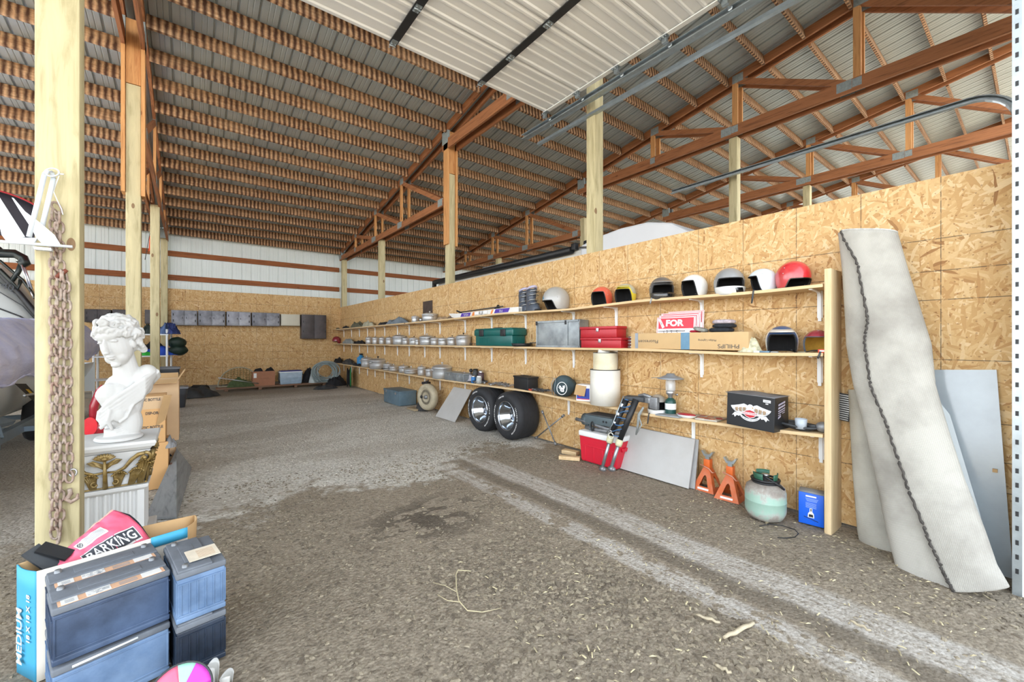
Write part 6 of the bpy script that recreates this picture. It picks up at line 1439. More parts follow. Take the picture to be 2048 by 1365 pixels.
axr = Matrix.Rotation(PI / 2, 3, 'X'); m = MB(); m.lathe([(0, -.05), (.27, -.05), (.28, -.03), (.2, 0), (.28, .03), (.27, .05), (0, .05)], 32, axr); m.build('reel_disc', M_BKC, t); m = MB(); m.tube([(.285 * math.cos(a_), -.05, .285 * math.sin(a_)) for a_ in [i * PI / 16 for i in range(32)]], .012, 6, closed=True); m.build('green_rim', mat('green_rim', '#1f8a4a', .5), t)
# black pipe near the totes
t = thing('flex_pipe', 'black corrugated pipe lying on the gravel near the grey totes', 'pipe', (0, 0, 0)); m = MB(); a_ = PY(386, 770, 13.1); b_ = PY(414, 770, 12.9); a_.z = b_.z = .13
pts = [a_.lerp(b_, k / 14) for k in range(15)]; m.tube(pts, [.11 + .02 * (k % 2) for k in range(15)], 14); m.build('pipe_body', M_BLK, t)
heap('dark_bag', (XY(392, 12.6), 12.7, 0), (.9, .6, .30), M_DARK, 'dark bag on the gravel between the totes and the bench', 'bag', 88, .5)

# ================================================================ TOTES AND RACK
M_TOTE = mat('tote_grey', '#4d5158', .4, 0, .06, 4, .03); M_TLID = mat('tote_lid', '#8c9096', .4, 0, .05, 4, .03)
def tote(cx_, cy_, z0, w, dp, h, lab, rz_=0):
    t = thing('storage_tote', lab, 'storage tote', (cx_, cy_, z0), rz=rz_); m = MB(); k = .86; vs = []
    for z, s_ in ((0, k), (h * .62, .95), (h * .63, .985), (h * .9, 1.0)):
        for i in range(24):
            th = 2 * PI * i / 24; c_, q_ = math.cos(th), math.sin(th); vs.append((math.copysign(abs(c_) ** .35, c_) * w / 2 * s_, math.copysign(abs(q_) ** .35, q_) * dp / 2 * s_, z))
    m.add(vs, [tuple(range(24))[::-1]] + [(i * 24 + j, i * 24 + (j + 1) % 24, (i + 1) * 24 + (j + 1) % 24, (i + 1) * 24 + j) for i in range(3) for j in range(24)], True); m.build('tote_body', M_TOTE, t)
    m = MB(); m.box((0, 0, h * .95), (w * 1.06, dp * 1.06, h * .09), bev=.015); m.box((0, 0, h * 1.0), (w * .8, dp * .8, h * .03), bev=.01); m.build('lid', M_TLID, t)
    return t
pT = PZ(360, 817)
tote(-.30, 11.05, -.004, .52, .42, .42, 'lower grey storage tote on the gravel by the cartons')
tote(-.42, 11.05, .425, .50, .40, .40, 'upper grey storage tote stacked on the lower tote')
t = thing('storage_rack', 'white tubular rack loaded with camping gear beside the third left post', 'rack', (0, 0, 0)); YR = 11.9
xa, xb = -1.55, XY(334, YR); xc = XY(344.5, YR + .45)
for x, y in ((xb, YR), (xc - .02, YR + .45), (xa, YR), (xa, YR + .45)):
    m = MB(); m.tube([(x, y, 0), (x, y, 1.62)], .022, 10); m.build('pole', M_WHITE, t)
for z in (.55, 1.03, 1.50):
    m = MB(); m.box(((xa + xb) / 2, YR + .22, z), (xb - xa + .04, .50, .025)); m.build('rack_shelf', M_WHITE, t)
def rk(px, z, dy=.2): return (XY(px, YR + dy), YR + dy, z + .014)
heap('sleeping_bag', rk(318, 1.03), (.8, .4, .26), mat('bright_blue', '#1f46a8', .7, 0, .2, 8, .3), 'bright blue sleeping bag on the white rack', 'sleeping bag', 91, .3)
heap('green_tarp', rk(300, 1.03, .1), (.5, .25, .12), mat('bright_green', '#2fae3a', .7, 0, .2, 8, .3), 'bright green bag on the white rack behind the posts', 'bag', 92, .3)
heap('dark_tent', rk(296, 1.03, .3), (.7, .3, .40), M_BKC, 'black bag at the back of the white rack', 'bag', 93, .3)
t = thing('life_vest', 'dark green padded roll hanging off the right end of the white rack', 'padded roll', (XY(354, YR), YR + .15, 1.06)); m = MB(); m.ball((0, 0, .26), (.17, .16, .13), 24, 14); m.ball((.02, 0, .09), (.18, .16, .12), 24, 14)
for v in m.v: v += v.normalized() * .02 * noise.noise(v * 9)
m.build('padding', mat('dark_green', '#15291f', .6, 0, .25, 10, .4), t)
for k, (px, lb, c_) in enumerate(((300, 'dark green bundle on top of the white rack', '#16251f'), (326, 'blue grey bundle of straps on top of the white rack', '#4a5f86'), (341, 'navy and silver bundle on the right top end of the rack', '#27356a'))):
    heap('gear_bundle', rk(px, 1.50, .15), (.34, .34, .20), mat('bun' + c_[1:], c_, .6, 0, .5, 22, .5), lb, 'bundle', 94 + k, .8, sharp=2)
# orange safety flag
t = thing('safety_flag', 'orange safety flag on a thin rod beyond the third left post', 'flag', (0, 0, 0)); a_, b_ = PY(290, 520, 12.2), PY(300, 466, 12.2); m = MB(); m.tube([a_, b_], .006, 6); m.build('rod', M_DARK, t)
m = MB(); c1, c2, c3 = PY(299, 468, 12.2), PY(306, 494, 12.2), PY(297, 504, 12.2); m.add([c1, c2, c3, c1 + Vector((0, .01, 0)), c2 + Vector((0, .01, 0)), c3 + Vector((0, .01, 0))], [(0, 1, 2), (5, 4, 3), (0, 3, 4, 1), (1, 4, 5, 2), (2, 5, 3, 0)], False); m.build('flag_cloth', mat('flag_orange', '#e8562a', .7), t)
m = MB(); p = PY(257, 628, 13.9); m.box((p.x, 13.95, p.z), (.10, .02, .5)); tag(m.build('red_banner', mat('red_cloth', '#a3202a', .8)), 'dark red cloth strip hanging beside the second left post', 'cloth')

# ================================================================ CARTONS
M_CT = mat('carton_tan', '#cdae88', .85, 0, .05, 4, .05, dirt='#a98a64', dirt_amt=.2); M_CT2 = mat('carton_orange', '#d0a36e', .85, 0, .05, 4, .05)
def carton(cx_, cy_, z0, w, dp, h, lab, mt, rz_=0, open_=False, name='carton'):
    t = thing(name, lab, 'carton', (cx_, cy_, z0), rz=rz_); m = MB()
    if not open_: m.box((0, 0, h / 2), (w, dp, h), bev=.003)
    else:
        for (a_, b_, c_, d_) in ((0, -dp / 2, w, .005), (0, dp / 2, w, .005), (-w / 2, 0, .005, dp), (w / 2, 0, .005, dp)): m.box((a_, b_, h / 2), (c_, d_, h))
        m.box((0, 0, .004), (w, dp, .006))
    m.build('carton_body', mt, t); return t
pr_ = onY(350, 5.45)[0]
t = carton(pr_ - .24, 5.66, -.006, .48, .42, .34, 'lowest carton of the stack, printed with a black arrow', M_CT)
m = MB(); axx = .24 - .055; m.add([(axx - .012, -.2115, .08), (axx + .012, -.2115, .08), (axx + .012, -.2115, .20), (axx + .035, -.2115, .20), (axx, -.2115, .255), (axx - .035, -.2115, .20), (axx - .012, -.2115, .20)], [tuple(range(7))], False); m.build('arrow_print', M_BLK, t)
pr2 = onY(357, 5.55)[0]
t = carton(pr2 - .26, 5.78, .336, .52, .46, .62, 'tall open tan carton on top of the arrow carton', M_CT, open_=True)
m = MB(); m.box((0, -.2315, .28), (.52, .001, .003)); m.build('seam', M_DARK, t)
for (cx_, cy_, sx_, sy_, rot) in ((.28, 0, .13, .42, Euler((0, -1.05, 0))), (0, -.28, .5, .12, Euler((.25, 0, 0))), (0, .26, .5, .12, Euler((1.0, 0, 0)))):
    m = MB(); m.box((cx_, cy_, .62 + (.045 if cx_ else .0)), (sx_, sy_, .005), R=rot.to_matrix()); m.build('flap', M_CARD2, t)
pr3 = onY(331, 5.05)[0]
carton(pr3 - .17, 5.22, -.006, .38, .34, .43, 'plain carton under the bottle carton behind the pedestal', M_CT2)
t = carton(pr3 - .20, 5.20, .428, .40, .32, .43, 'carton printed with plastic bottle lettering behind the bust', M_CT2)
m = MB(); m.box((0, -.1615, .372), (.40, .001, .115)); m.build('upper_panel', M_CT, t)
for txt, x_, z_, s_ in (('LIGHT PLASTIC BOTTLE', .035, .40, .034), ('1 LITER', -.03, .355, .034), ('DSP-OR-1', .115, .275, .036), ('LINERS', -.10, .275, .036), ('LIGHT PLASTIC BOTTLE', .045, .145, .036)):
    m = MB(); lettering(m, txt, (x_, -.163, z_), (1, 0, 0), (0, 0, 1), s_, sx=.72, bold=.0008); m.build('lettering', M_DARK, t)
m = MB(); m.box((.19, -.19, .30), (.06, .005, .30), R=Euler((.3, .12, .3)).to_matrix()); m.build('torn_flap', M_CARD2, t)
heap('leather_glove', (pr3 + .03, 5.12, .33 + .0), (.10, .16, .12), mat('glove_grey', '#8b8c8e', .8, 0, .2, 14, .3), 'grey work glove hanging between the cartons', 'glove', 97, .5).location.z = .36
# grey plank leaning by the cartons
sheet([(-.27, 4.22, .0), (-.08, 4.10, .0), (.015, 5.62, .0), (-.105, 5.42, .26)], .018, 'grey_plank', wood_mat('grey_board_y', '#8d9091', '#6b6e70', 'y'), 'weathered grey plank lying slanted in front of the cartons', 'plank')

# ================================================================ PEDESTAL AND BUST
M_PLA = mat('plaster_white', '#cdcdcb', .65, 0, .02, 4, .03); M_GOLD = mat('antique_gold', '#8d7440', .45, .55, .3, 22, .3, dirt='#d8c9a0', dirt_amt=.35)
PCX, PCY = -.425, 3.86
t = thing('pedestal', 'white fluted pedestal with a gilded leaf capital', 'pedestal', (PCX, PCY, 0))
m = MB(); hw = .185; nfl = 8; pts = []
def side(n_): 
    r_ = []
    for k in range(n_):
        u0 = -hw + .03 + (2 * hw - .06) * k / n_; du = (2 * hw - .06) / n_
        for q in range(7): r_.append((u0 + du * (.12 + .76 * q / 6), -hw + .016 * math.sin(PI * q / 6)))
    return r_
base = [(-hw, -hw)] + side(nfl); loop = []
for s_ in range(4):
    a_ = s_ * PI / 2; loop += [(x * math.cos(a_) - y * math.sin(a_), x * math.sin(a_) + y * math.cos(a_)) for x, y in base]
m.prism(loop, .06, .40, 'XY'); m.box((0, 0, .03), (.46, .46, .07), bev=.008); m.build('shaft', M_PLA, t)
m = MB()
for z0_, z1_, w0, w1 in ((.385, .40, .37, .40), (.40, .425, .41, .42), (.655, .675, .43, .46), (.675, .70, .48, .50), (.70, .716, .50, .49)):
    m.add([(sx_ * w / 2, sy_ * w / 2, z) for z, w in ((z0_, w0), (z1_, w1)) for sx_, sy_ in ((-1, -1), (1, -1), (1, 1), (-1, 1))], [(3, 2, 1, 0), (4, 5, 6, 7), (0, 1, 5, 4), (1, 2, 6, 5), (2, 3, 7, 6), (3, 0, 4, 7)], False)
vs = []
for z, w in ((.42, .37), (.50, .36), (.58, .38), (.655, .44)):
    for sx_, sy_ in ((-1, -1), (1, -1), (1, 1), (-1, 1)): vs.append((sx_ * w / 2, sy_ * w / 2, z))
m.add(vs, [(i * 4 + j, i * 4 + (j + 1) % 4, (i + 1) * 4 + (j + 1) % 4, (i + 1) * 4 + j) for i in range(3) for j in range(4)], False); m.build('capital', M_PLA, t, bevel=.004)
def face_ornament(rot):
    Rm = Matrix.Rotation(rot, 3, 'Z'); m = MB()
    def P(u, z, o=0): return Rm @ Vector((u, -(.188 + max(0, z - .5) * .20) - o, z))
    for s_ in (-1, 1):
        m.tube([P(s_ * u, z, .012) for u, z in ((.01, .535), (.05, .530), (.09, .55), (.125, .60), (.16, .63), (.19, .635))], [.006, .008, .01, .012, .013, .012], 8)     # S scroll
        sp_ = [P(s_ * (.190 + (.036 - .0045 * k * .5) * math.sin(k * .55)), .605 + (.036 - .0045 * k * .5) * math.cos(k * .55), .016) for k in range(15)]; m.tube(sp_, [.011 - .0005 * k for k in range(15)], 8)
        m.ball(P(s_ * .19, .605, .02), .012, 10, 8)
        for j, (u0, zt, lean, n_) in enumerate(((.055, .535, .012, 7), (.12, .545, .03, 7), (.165, .60, .02, 6))):   # acanthus leaves
            for k in range(n_):
                f = k / (n_ - 1); a_ = (f - .5) * 1.7; zz = .44 + (zt - .44) * (.35 + .65 * math.cos(a_ * .9)); uu = u0 + lean + math.sin(a_) * .036
                m.tube([P(s_ * (u0 + (f - .5) * .02), .435, .006), P(s_ * (u0 + (uu - u0) * .6), .435 + (zz - .435) * .6, .012), P(s_ * uu, zz, .020), P(s_ * (uu + (f - .5) * .02), zz - .008, .034)], [.007, .009, .008, .004], 6)
        m.tube([P(s_ * (.045 + (.022 - .002 * k) * math.sin(k * .6)), .465 + (.022 - .002 * k) * math.cos(k * .6), .02) for k in range(10)], .006, 6)
        for k in range(4): m.tube([P(s_ * .006, .56 + .008 * k, .012), P(s_ * (.03 + .008 * k), .585 + .010 * k, .018), P(s_ * (.062 + .006 * k), .59 + .006 * k, .012)], [.006, .008, .003], 6)
    for k in range(9):
        a_ = (k / 8 - .5) * 2.6; m.tube([P(0, .615, .012), P(math.sin(a_) * .030, .625 + math.cos(a_) * .020, .024), P(math.sin(a_) * .052, .625 + math.cos(a_) * .036, .016)], [.009, .011, .005], 6)
    m.ball(P(0, .628, .024), (.016, .012, .012), 10, 8); m.tube([P(0, .43, .012), P(0, .53, .018), P(0, .61, .014)], [.013, .010, .007], 8)
    m.tube([P(-.185, .434, .004), P(.185, .434, .004)], .006, 6)
    return m
for k in range(4): face_ornament(k * PI / 2).build('gilded_relief', M_GOLD, t)
# --- bust
BX, BY, BZ = -.392, 3.80, .716
def blob(bm_list, c, r, rot=None): bm_list.append((Vector(c), r, rot))
bl_ = MB(); R = random.Random(5)
def E(c, r, rot=None, n=20, mm=14): bl_.ball(c, r, n, mm, rot)
HZ = .650; th = math.radians(-34); RH = Matrix.Rotation(th, 3, 'Z') @ Matrix.Rotation(math.radians(-9), 3, 'Y') @ Matrix.Rotation(math.radians(10), 3, 'X')
HO = Vector((.012, .0, HZ + .005)); KS = 1.0
def HE(c, r, rot=None, n=20, mm=14):
    q = RH if rot is None else RH @ rot
    bl_.ball(HO + RH @ (Vector(c) * KS), (r[0] * KS, r[1] * KS, r[2] * KS), n, mm, q)
HE((0, .03, .035), (.092, .112, .108)); HE((0, -.028, -.04), (.078, .082, .118)); HE((0, -.045, -.115), (.056, .052, .048)); HE((0, -.082, -.148), (.026, .022, .020))
HE((0, -.112, -.015), (.011, .016, .040)); HE((0, -.124, -.045), (.014, .018, .026)); HE((0, -.130, -.062), (.017, .014, .012))
for s_ in (-1, 1):
    HE((s_ * .031, -.088, .010), (.029, .016, .008), Matrix.Rotation(s_ * .15, 3, 'Y')); HE((s_ * .034, -.082, -.014), (.019, .014, .011)); HE((s_ * .032, -.089, -.006), (.018, .008, .0035)); HE((s_ * .038, -.060, -.055), (.029, .027, .040))
    HE((s_ * .084, .0, -.035), (.012, .022, .030)); HE((s_ * .030, -.052, -.105), (.034, .042, .040))
HE((0, .035, .045), (.102, .115, .108)); HE((0, .055, -.03), (.088, .072, .070)); HE((0, -.106, -.089), (.025, .014, .006)); HE((0, -.103, -.103), (.019, .014, .008)); HE((0, -.085, .045), (.060, .03, .04)); HE((0, -.070, -.075), (.042, .040, .040))
def curl(c, r_, w_, az, tilt):
    q = Matrix.Rotation(az, 3, 'Z') @ Matrix.Rotation(tilt, 3, 'X'); r_ *= 1.2; w_ *= 1.35; pts = [HO + RH @ (Vector(c) * KS + q @ Vector((r_ * (1 - k * .05) * math.cos(k * .7), 0, r_ * (1 - k * .05) * math.sin(k * .7)))) for k in range(11)]
    bl_.tube(pts, [w_ * (1 - .03 * k) for k in range(11)], 7)
for k in range(230):
    a_ = R.uniform(-PI, PI); e_ = R.uniform(-.35, 1.45); dx, dy, dz = math.cos(e_) * math.sin(a_), -math.cos(e_) * math.cos(a_), math.sin(e_)
    if abs(a_) < .95 and e_ < .62: continue
    if abs(a_) < 1.3 and e_ < .05: continue
    c = (dx * .110, .025 + dy * .128, .035 + dz * .122); curl(c, R.uniform(.014, .022), R.uniform(.006, .009), a_ + R.uniform(-.8, .8), R.uniform(-.5, .5))
for k in range(16):   # rolled fringe framing the forehead
    a_ = -1.25 + 2.5 * k / 15; c = (math.sin(a_) * .100, .020 - math.cos(a_) * .122, .082 - abs(a_) * .045 + .010 * (k % 2)); curl(c, .019, .0085, a_ + .4, .3)
for k in range(6): curl((-.01 + .03 * math.sin(k * 2), -.085 + .02 * math.cos(k * 2.3), .118 + .003 * k), .018, .010, k * .9, .2)
for k in range(6): curl((.088 + .005 * math.sin(k), .04 + .006 * k, -.02 - .014 * k), .018, .009, 1.2 + k * .5, .2)
for k in range(8): curl((-.09, .03 + .006 * k, -.02 - .010 * k), .015, .008, -1.2 + k * .5, .2)
NHEAD = len(bl_.v)
# neck and draped shoulders
bl_.tube([(.010, .02, HZ - .12), (.032, .02, HZ - .20), (.045, .025, HZ - .29), (.050, .03, HZ - .36)], [.066, .062, .072, .10], 22); E((.005, -.01, .27), (.085, .08, .07)); E((.02, .0, .19), (.105, .085, .13)); E((.05, .0, .10), (.10, .08, .12))
E((.055, .03, .31), (.125, .085, .075)); E((.145, .02, .375), (.058, .062, .060)); E((.115, .02, .34), (.07, .075, .07)); E((-.03, -.02, .26), (.085, .075, .075)); E((-.01, -.025, .17), (.085, .07, .10)); E((-.055, -.045, .22), (.045, .05, .06))
E((.06, .01, .20), (.085, .07, .14), Matrix.Rotation(.35, 3, 'Y')); E((.045, .02, .08), (.075, .06, .11)); bl_.box((.055, .02, .08), (.11, .10, .16)); E((-.02, .0, .08), (.07, .05, .06))
for k in range(6):
    o_ = k * .017; bl_.tube([(.185 - o_ * .3, -.01 - .0 * k, .385 - o_ * .9), (.13, -.065, .345 - o_), (.06, -.085, .305 - o_ * 1.05), (0, -.095, .275 - o_ * 1.2), (-.06, -.09, .245 - o_ * 1.3), (-.11, -.06, .20 - o_ * 1.3)], [.012, .014, .014, .013, .013, .014], 8)
bl_.tube([(.19, 0, .385), (.20, .04, .36), (.17, .07, .33), (.12, .09, .30)], [.022, .024, .024, .02], 10)
bl_.tube([(-.11, -.06, .20), (-.12, -.05, .15), (-.095, -.07, .12), (-.10, -.06, .09)], [.02, .018, .016, .012], 8); bl_.tube([(-.05, -.10, .21), (-.065, -.095, .14), (-.04, -.085, .075)], [.012, .014, .01], 8)
E((.0, -.085, .17), (.045, .028, .05)); bl_.tube([(.11, -.05, .27), (.08, -.09, .22), (.045, -.10, .15), (.0, -.10, .12)], .011, 8)
for k in range(4): bl_.tube([(-.09, -.05, .075 - .016 * k), (-.02, -.075, .072 - .016 * k), (.05, -.065, .085 - .014 * k)], .009, 7)
bl_.lathe([(0, .0), (.15, .0), (.155, .010), (.145, .022), (.07, .035), (0, .035)], 40)
for i, v in enumerate(bl_.v):
    if i < NHEAD: continue
    if v.z > .24: v.z += .055 * min(1, (v.z - .24) / .12)
    if v.z < .30: q_ = min(1, (.30 - v.z) / .06); v.x = .03 + (v.x - .03) * (1 - .20 * q_)
    v.x += .012
o = bpy.data.objects.new('bust', bl_.mesh('bust', M_PLA)); COL.objects.link(o); o.location = (BX, BY, BZ + .002); o.rotation_euler.z = math.radians(5); o.scale = (1.0, 1.0, 1.0)
md = o.modifiers.new('Remesh', 'REMESH'); md.mode = 'VOXEL'; md.voxel_size = .0042; md.use_smooth_shade = True
md = o.modifiers.new('Smooth', 'SMOOTH'); md.factor = .5; md.iterations = 3
tag(o, 'white plaster classical bust with curly hair and draped shoulder on the pedestal', 'bust')
# red lamp behind
c = PY(180, 853, 4.9); t = thing('tail_lamp', 'glossy dark red fender with a round red lamp behind the pedestal', 'vehicle lamp', tuple(c)); t.scale = (.62, .62, 1.0); M_RL = mat('red_lens', '#9d2431', .2, coat=.6)
m = MB(); m.tube([(0, .04, 0), (0, -.03, 0)], .075, 24); m.build('round_lamp', mat('lamp_red', '#d8162c', .15, coat=.8), t); m = MB(); m.ball((.08, .04, -.03), (.09, .06, .06), 20, 14); m.tube([(.02, .06, .03), (.03, .06, .16), (.08, .06, .28), (.12, .06, .33)], [.04, .05, .04, .02], 14); m.build('fender', M_RL, t)
m = MB(); m.box((-.02, .12, -c.z / 2), (.06, .06, c.z)); m.build('stand', M_DARK, t)

# ================================================================ CHAINS AND ANCHOR ON THE POST
M_RUST = mat('rusty_chain', '#a8998c', .7, .35, .35, 45, .5, dirt='#8f5236', dirt_amt=.45)
YC = 3.302
def cp(px, py, y=YC): return PY(px, py, y)
t = thing('chain', 'long rusty chain looped double down the front of the nearest post', 'chain', (0, 0, 0))
pth = [cp(120, 1060), cp(119, 900), cp(120, 700), cp(121, 560), cp(119, 470), cp(117, 425), cp(112, 414), cp(108, 424), cp(107, 470), cp(107, 560), cp(107, 700), cp(108, 900), cp(108, 1060), cp(111, 1079), cp(117, 1079), cp(120, 1062)]
for lp in chain_links(None, pth, .0525, .006, .0165)[:100]:
    m = MB(); m.tube(lp, .0062, 7, closed=True); m.build('link', M_RUST, t)
t = thing('chain', 'shorter rusty chain strand ending in a hook on the nearest post', 'chain', (0, 0, 0))
pth = [cp(128, 545), cp(132, 570), cp(135, 640), cp(136, 760), cp(137, 860), cp(139, 975)]
for lp in chain_links(None, pth, .0525, .006, .0165):
    m = MB(); m.tube(lp, .0062, 7, closed=True); m.build('link', M_RUST, t)
m = MB(); h0 = cp(139, 978); m.tube([h0, h0 + Vector((.004, 0, -.03)), h0 + Vector((-.012, 0, -.055)), h0 + Vector((.006, 0, -.075)), h0 + Vector((.030, 0, -.060)), h0 + Vector((.032, 0, -.035))], [.010, .011, .012, .012, .010, .005], 8); m.build('hook', M_RUST, t)
m = MB(); h1 = cp(146, 946); m.tube([h1 + Vector((.014 * math.cos(a_), 0, .020 * math.sin(a_))) for a_ in [k * PI / 8 for k in range(16)]], .0045, 6, closed=True); m.build('shackle', M_ALU, t)
m = MB(); m.tube([cp(110, 558), cp(118, 552), cp(126, 545), cp(134, 540)], [.008, .012, .012, .009], 8); m.build('grab_hook', mat('rust_red', '#7d4534', .8, .2, .3, 40, .5), t)
m = MB(); a_ = cp(127, 597, 3.32); m.tube([a_, a_ + Vector((0, -.03, 0))], .008, 8); tag(m.build('nail', M_STEEL), 'bent nail beside the chains in the nearest post', 'nail')
t = thing('anchor', 'white folding boat anchor hung on the nearest post', 'anchor', (0, 0, 0)); M_ANC = mat('anchor_white', '#d9dfe3', .45, .1, .05, 8, .05); YA = 3.235
def apoly(pts, y0, y1, name, mt=M_ANC):
    m = MB(); n_ = len(pts); a_ = [PY(x, y, y0) for x, y in pts]; b_ = [p + Vector((0, y1 - y0, 0)) for p in a_]
    m.add(a_ + b_, [tuple(range(n_)), tuple(range(n_, 2 * n_))[::-1]] + [(i, (i + 1) % n_, (i + 1) % n_ + n_, i + n_) for i in range(n_)], False); return m.build(name, mt, t, bevel=.0015)
apoly([(23, 395), (27, 396), (50, 423), (82, 447), (109, 470), (122, 491), (88, 491), (73, 477), (62, 456), (40, 423)], YA, YA + .006, 'fluke')
apoly([(-8, 385), (0, 396), (50, 474), (35, 476), (13, 483), (3, 470), (-6, 430)], YA + .01, YA + .016, 'fluke')
apoly([(30, 475), (75, 476), (66, 489), (2, 485)], YA - .006, YA + .014, 'crown')
apoly([(66, 493), (102, 496), (103, 502), (68, 499)], YA - .01, YA + .03, 'crown_plate')
m = MB(); m.tube([PY(-30, 481, YA), PY(145, 494, YA)], .0075, 10); m.build('stock', M_ANC, t)
m = MB(); m.tube([PY(89, 350, YA + .02), PY(58, 474, YA)], .0105, 12); m.tube([PY(107, 357, YA + .045), PY(84, 456, YA + .02)], .0105, 12); m.tube([PY(89, 350, YA + .02), PY(94, 343, YA + .03), PY(104, 347, YA + .045), PY(107, 357, YA + .045)], .0105, 12); m.build('shank', M_ANC, t)
m = MB(); m.tube([PY(104 + 14 * math.cos(a_), 345 + 8 * math.sin(a_), YA + .03 - .02 * math.sin(a_)) for a_ in [k * PI / 10 for k in range(20)]], .004, 6, closed=True); m.build('shackle_ring', M_ANC, t)
m = MB(); m.tube([PY(118, 352, YA + .03), PY(112, 368, YA + .05), PY(107, 383, YA + .055), PY(114, 400, YA + .055), PY(123, 418, YA + .055), PY(126, 430, YA + .05)], .0025, 6); m.tube([PY(116, 348, YA + .03), PY(128, 349, YA + .03)], .004, 6); m.build('tie_wire', M_WHITE, t)
m = MB(); a_ = PY(103, 343, 3.33); m.tube([a_, PY(103, 343, 3.24)], .005, 6); m.build('hanger', M_STEEL, t)

# ================================================================ BATTERIES, BOX AND BAG IN THE FOREGROUND
M_BAT = mat('battery_dusty', '#34435b', .5, 0, .3, 6, .08, dirt='#64799a', dirt_amt=.4); M_BATT = mat('battery_top', '#6b7077', .75, 0, .2, 9, .15, dirt='#45484d', dirt_amt=.45)
M_BATP = mat('battery_pale', '#5d7798', .55, 0, .25, 6, .08, dirt='#8fa5bf', dirt_amt=.5); M_BATN = mat('battery_navy', '#1f2937', .4, 0, .3, 6, .05, dirt='#4a5f7d', dirt_amt=.3)
M_STK = mat('sticker_orange', '#d3a786', .7, 0, .12, 20); M_PAP = mat('paper_label', '#dcdad6', .7, 0, .08, 24)
def battery(cx_, cy_, z0, lab, rz_, mt, h=.215, L=.332, W_=.172, label_on=True, ribs='end', tilt=0):
    t = thing('car_battery', lab, 'battery', (cx_, cy_, z0), rot=(tilt, 0, rz_), group=None)
    m = MB(); m.box((0, 0, h * .42), (L * .975, W_ * .96, h * .84), bev=.006); m.build('case', mt, t)
    m = MB(); m.box((0, 0, h * .90), (L, W_, h * .12), bev=.006); m.box((0, W_ * .12, h * .975), (L * .98, W_ * .68, h * .05), bev=.004); m.build('top_cover', M_BATT, t)
    m = MB(); m.box((0, 0, h * .055), (L * .99, W_ * .985, h * .10), bev=.004); m.build('base_lip', mt, t)
    m = MB()
    for s_ in (-1, 1):
        for k in range(6): m.box((s_ * L * .489, -W_ * .40 + k * W_ * .16, h * .44), (.006, .006, h * .62), bev=.002)
        m.box((s_ * L * .489, 0, h * .74), (.008, W_ * .9, .006)); m.box((s_ * L * .489, 0, h * .14), (.008, W_ * .9, .006))
        for q in (-.475, .475): m.box((L * q, s_ * W_ * .481, h * .46), (.006, .006, h * .66), bev=.002)
        for z_ in (.15, .78): m.box((0, s_ * W_ * .481, h * z_), (L * .95, .006, .005), bev=.002)
    m.build('rib', mt, t)
    for s_ in (-1, 1):
        m = MB(); m.lathe([(.012, h * .96), (.010, h * 1.05), (0, h * 1.05)], 14); m.v = [v + Vector((s_ * L * .40, W_ * .30, 0)) for v in m.v]; m.build('terminal', M_STEEL, t)
    m = MB(); m.box((0, W_ * .12, h * 1.003), (L * .55, W_ * .30, h * .018), bev=.002); m.build('vent_cap', M_BATT, t)
    if label_on:
        zt_ = h * .966; m = MB(); m.box((0, -W_ * .33, zt_), (L * .90, W_ * .28, .002)); m.build('orange_label', M_STK, t)
        for px_, pw_ in ((-.36, .13), (.33, .18), (-.13, .20)):
            m = MB(); m.box((px_ * L, -W_ * .33, zt_ + .0015), (L * pw_, W_ * .26, .001)); m.build('paper_label', M_PAP, t)
        R = random.Random(int(cx_ * 1000) + int(z0 * 100)); m = MB()
        for k in range(26): m.box((-L * .13 + R.uniform(-1, 1) * L * .09, -W_ * .36 + R.uniform(-1, 1) * W_ * .09, zt_ + .0024), (.008, .002, .0006), rz=R.uniform(-.5, .5))
        m.build('label_print', mat('label_grey', '#8e9296', .6), t); m = MB()
        for k in range(4): m.box((-L * .36, -W_ * .42 + k * W_ * .04, zt_ + .0024), (L * .07, .0018, .0006))
        m.build('label_lines', mat('label_grey', '#8e9296', .6), t); m = MB()
        for k in range(5): m.box((L * .12, -W_ * .43 + k * W_ * .035, zt_ + .0016), (L * .16, .0015, .0006))
        m.build('small_print', mat('label_grey', '#8e9296', .6), t)
    return t
a2 = math.radians(14)
def loc2(p0, ang, dx, dy): return (p0[0] + dx * math.cos(ang) - dy * math.sin(ang), p0[1] + dx * math.sin(ang) + dy * math.cos(ang))
P0 = (-.386, 2.145)
x_, y_ = loc2(P0, a2, .166, .086); battery(x_, y_, .0, 'pale blue battery at the bottom of the front row in the foreground', a2, M_BATP, label_on=False)
battery(x_ - .0, y_, .217, 'large dark blue battery on top of the front row in the foreground', a2, M_BAT)
x_, y_ = loc2(P0, a2, .172, .262); battery(x_, y_, .0, 'hidden lower battery right before the blue and white carton', a2, M_BATP, label_on=False, h=.215)
battery(x_, y_, .217, 'battery in the second row, between the front battery and the carton', a2, M_BAT)
a3 = math.radians(90 + 9); x_, y_ = loc2((-.045, 2.155), math.radians(9), .086, .166)
battery(x_, y_, .0, 'dark navy battery under the pale one, right of the battery stack', a3, M_BATN, label_on=False)
t = battery(x_, y_, .217, 'pale blue battery end on, topmost of the right hand pair', a3, M_BATP, label_on=False)
m = MB(); m.box((-.06, -.02, .2225), (.12, .11, .002)); m.build('paper_label', mat('label_cream', '#d9cdb8', .7, 0, .1, 18), t)
m = MB()
for k in range(7): m.box((-.10 + .012 * k, -.03, .224), (.003, .06, .0006))
m.build('label_print', mat('label_tan', '#b99a78', .7), t)
m = MB(); m.tube([(.02 - .35, 2.118, .215), (-.16, 2.165, .218)], .004, 6); tag(m.build('rod', M_WHITE), 'thin white rod lying between the stacked front batteries', 'rod')
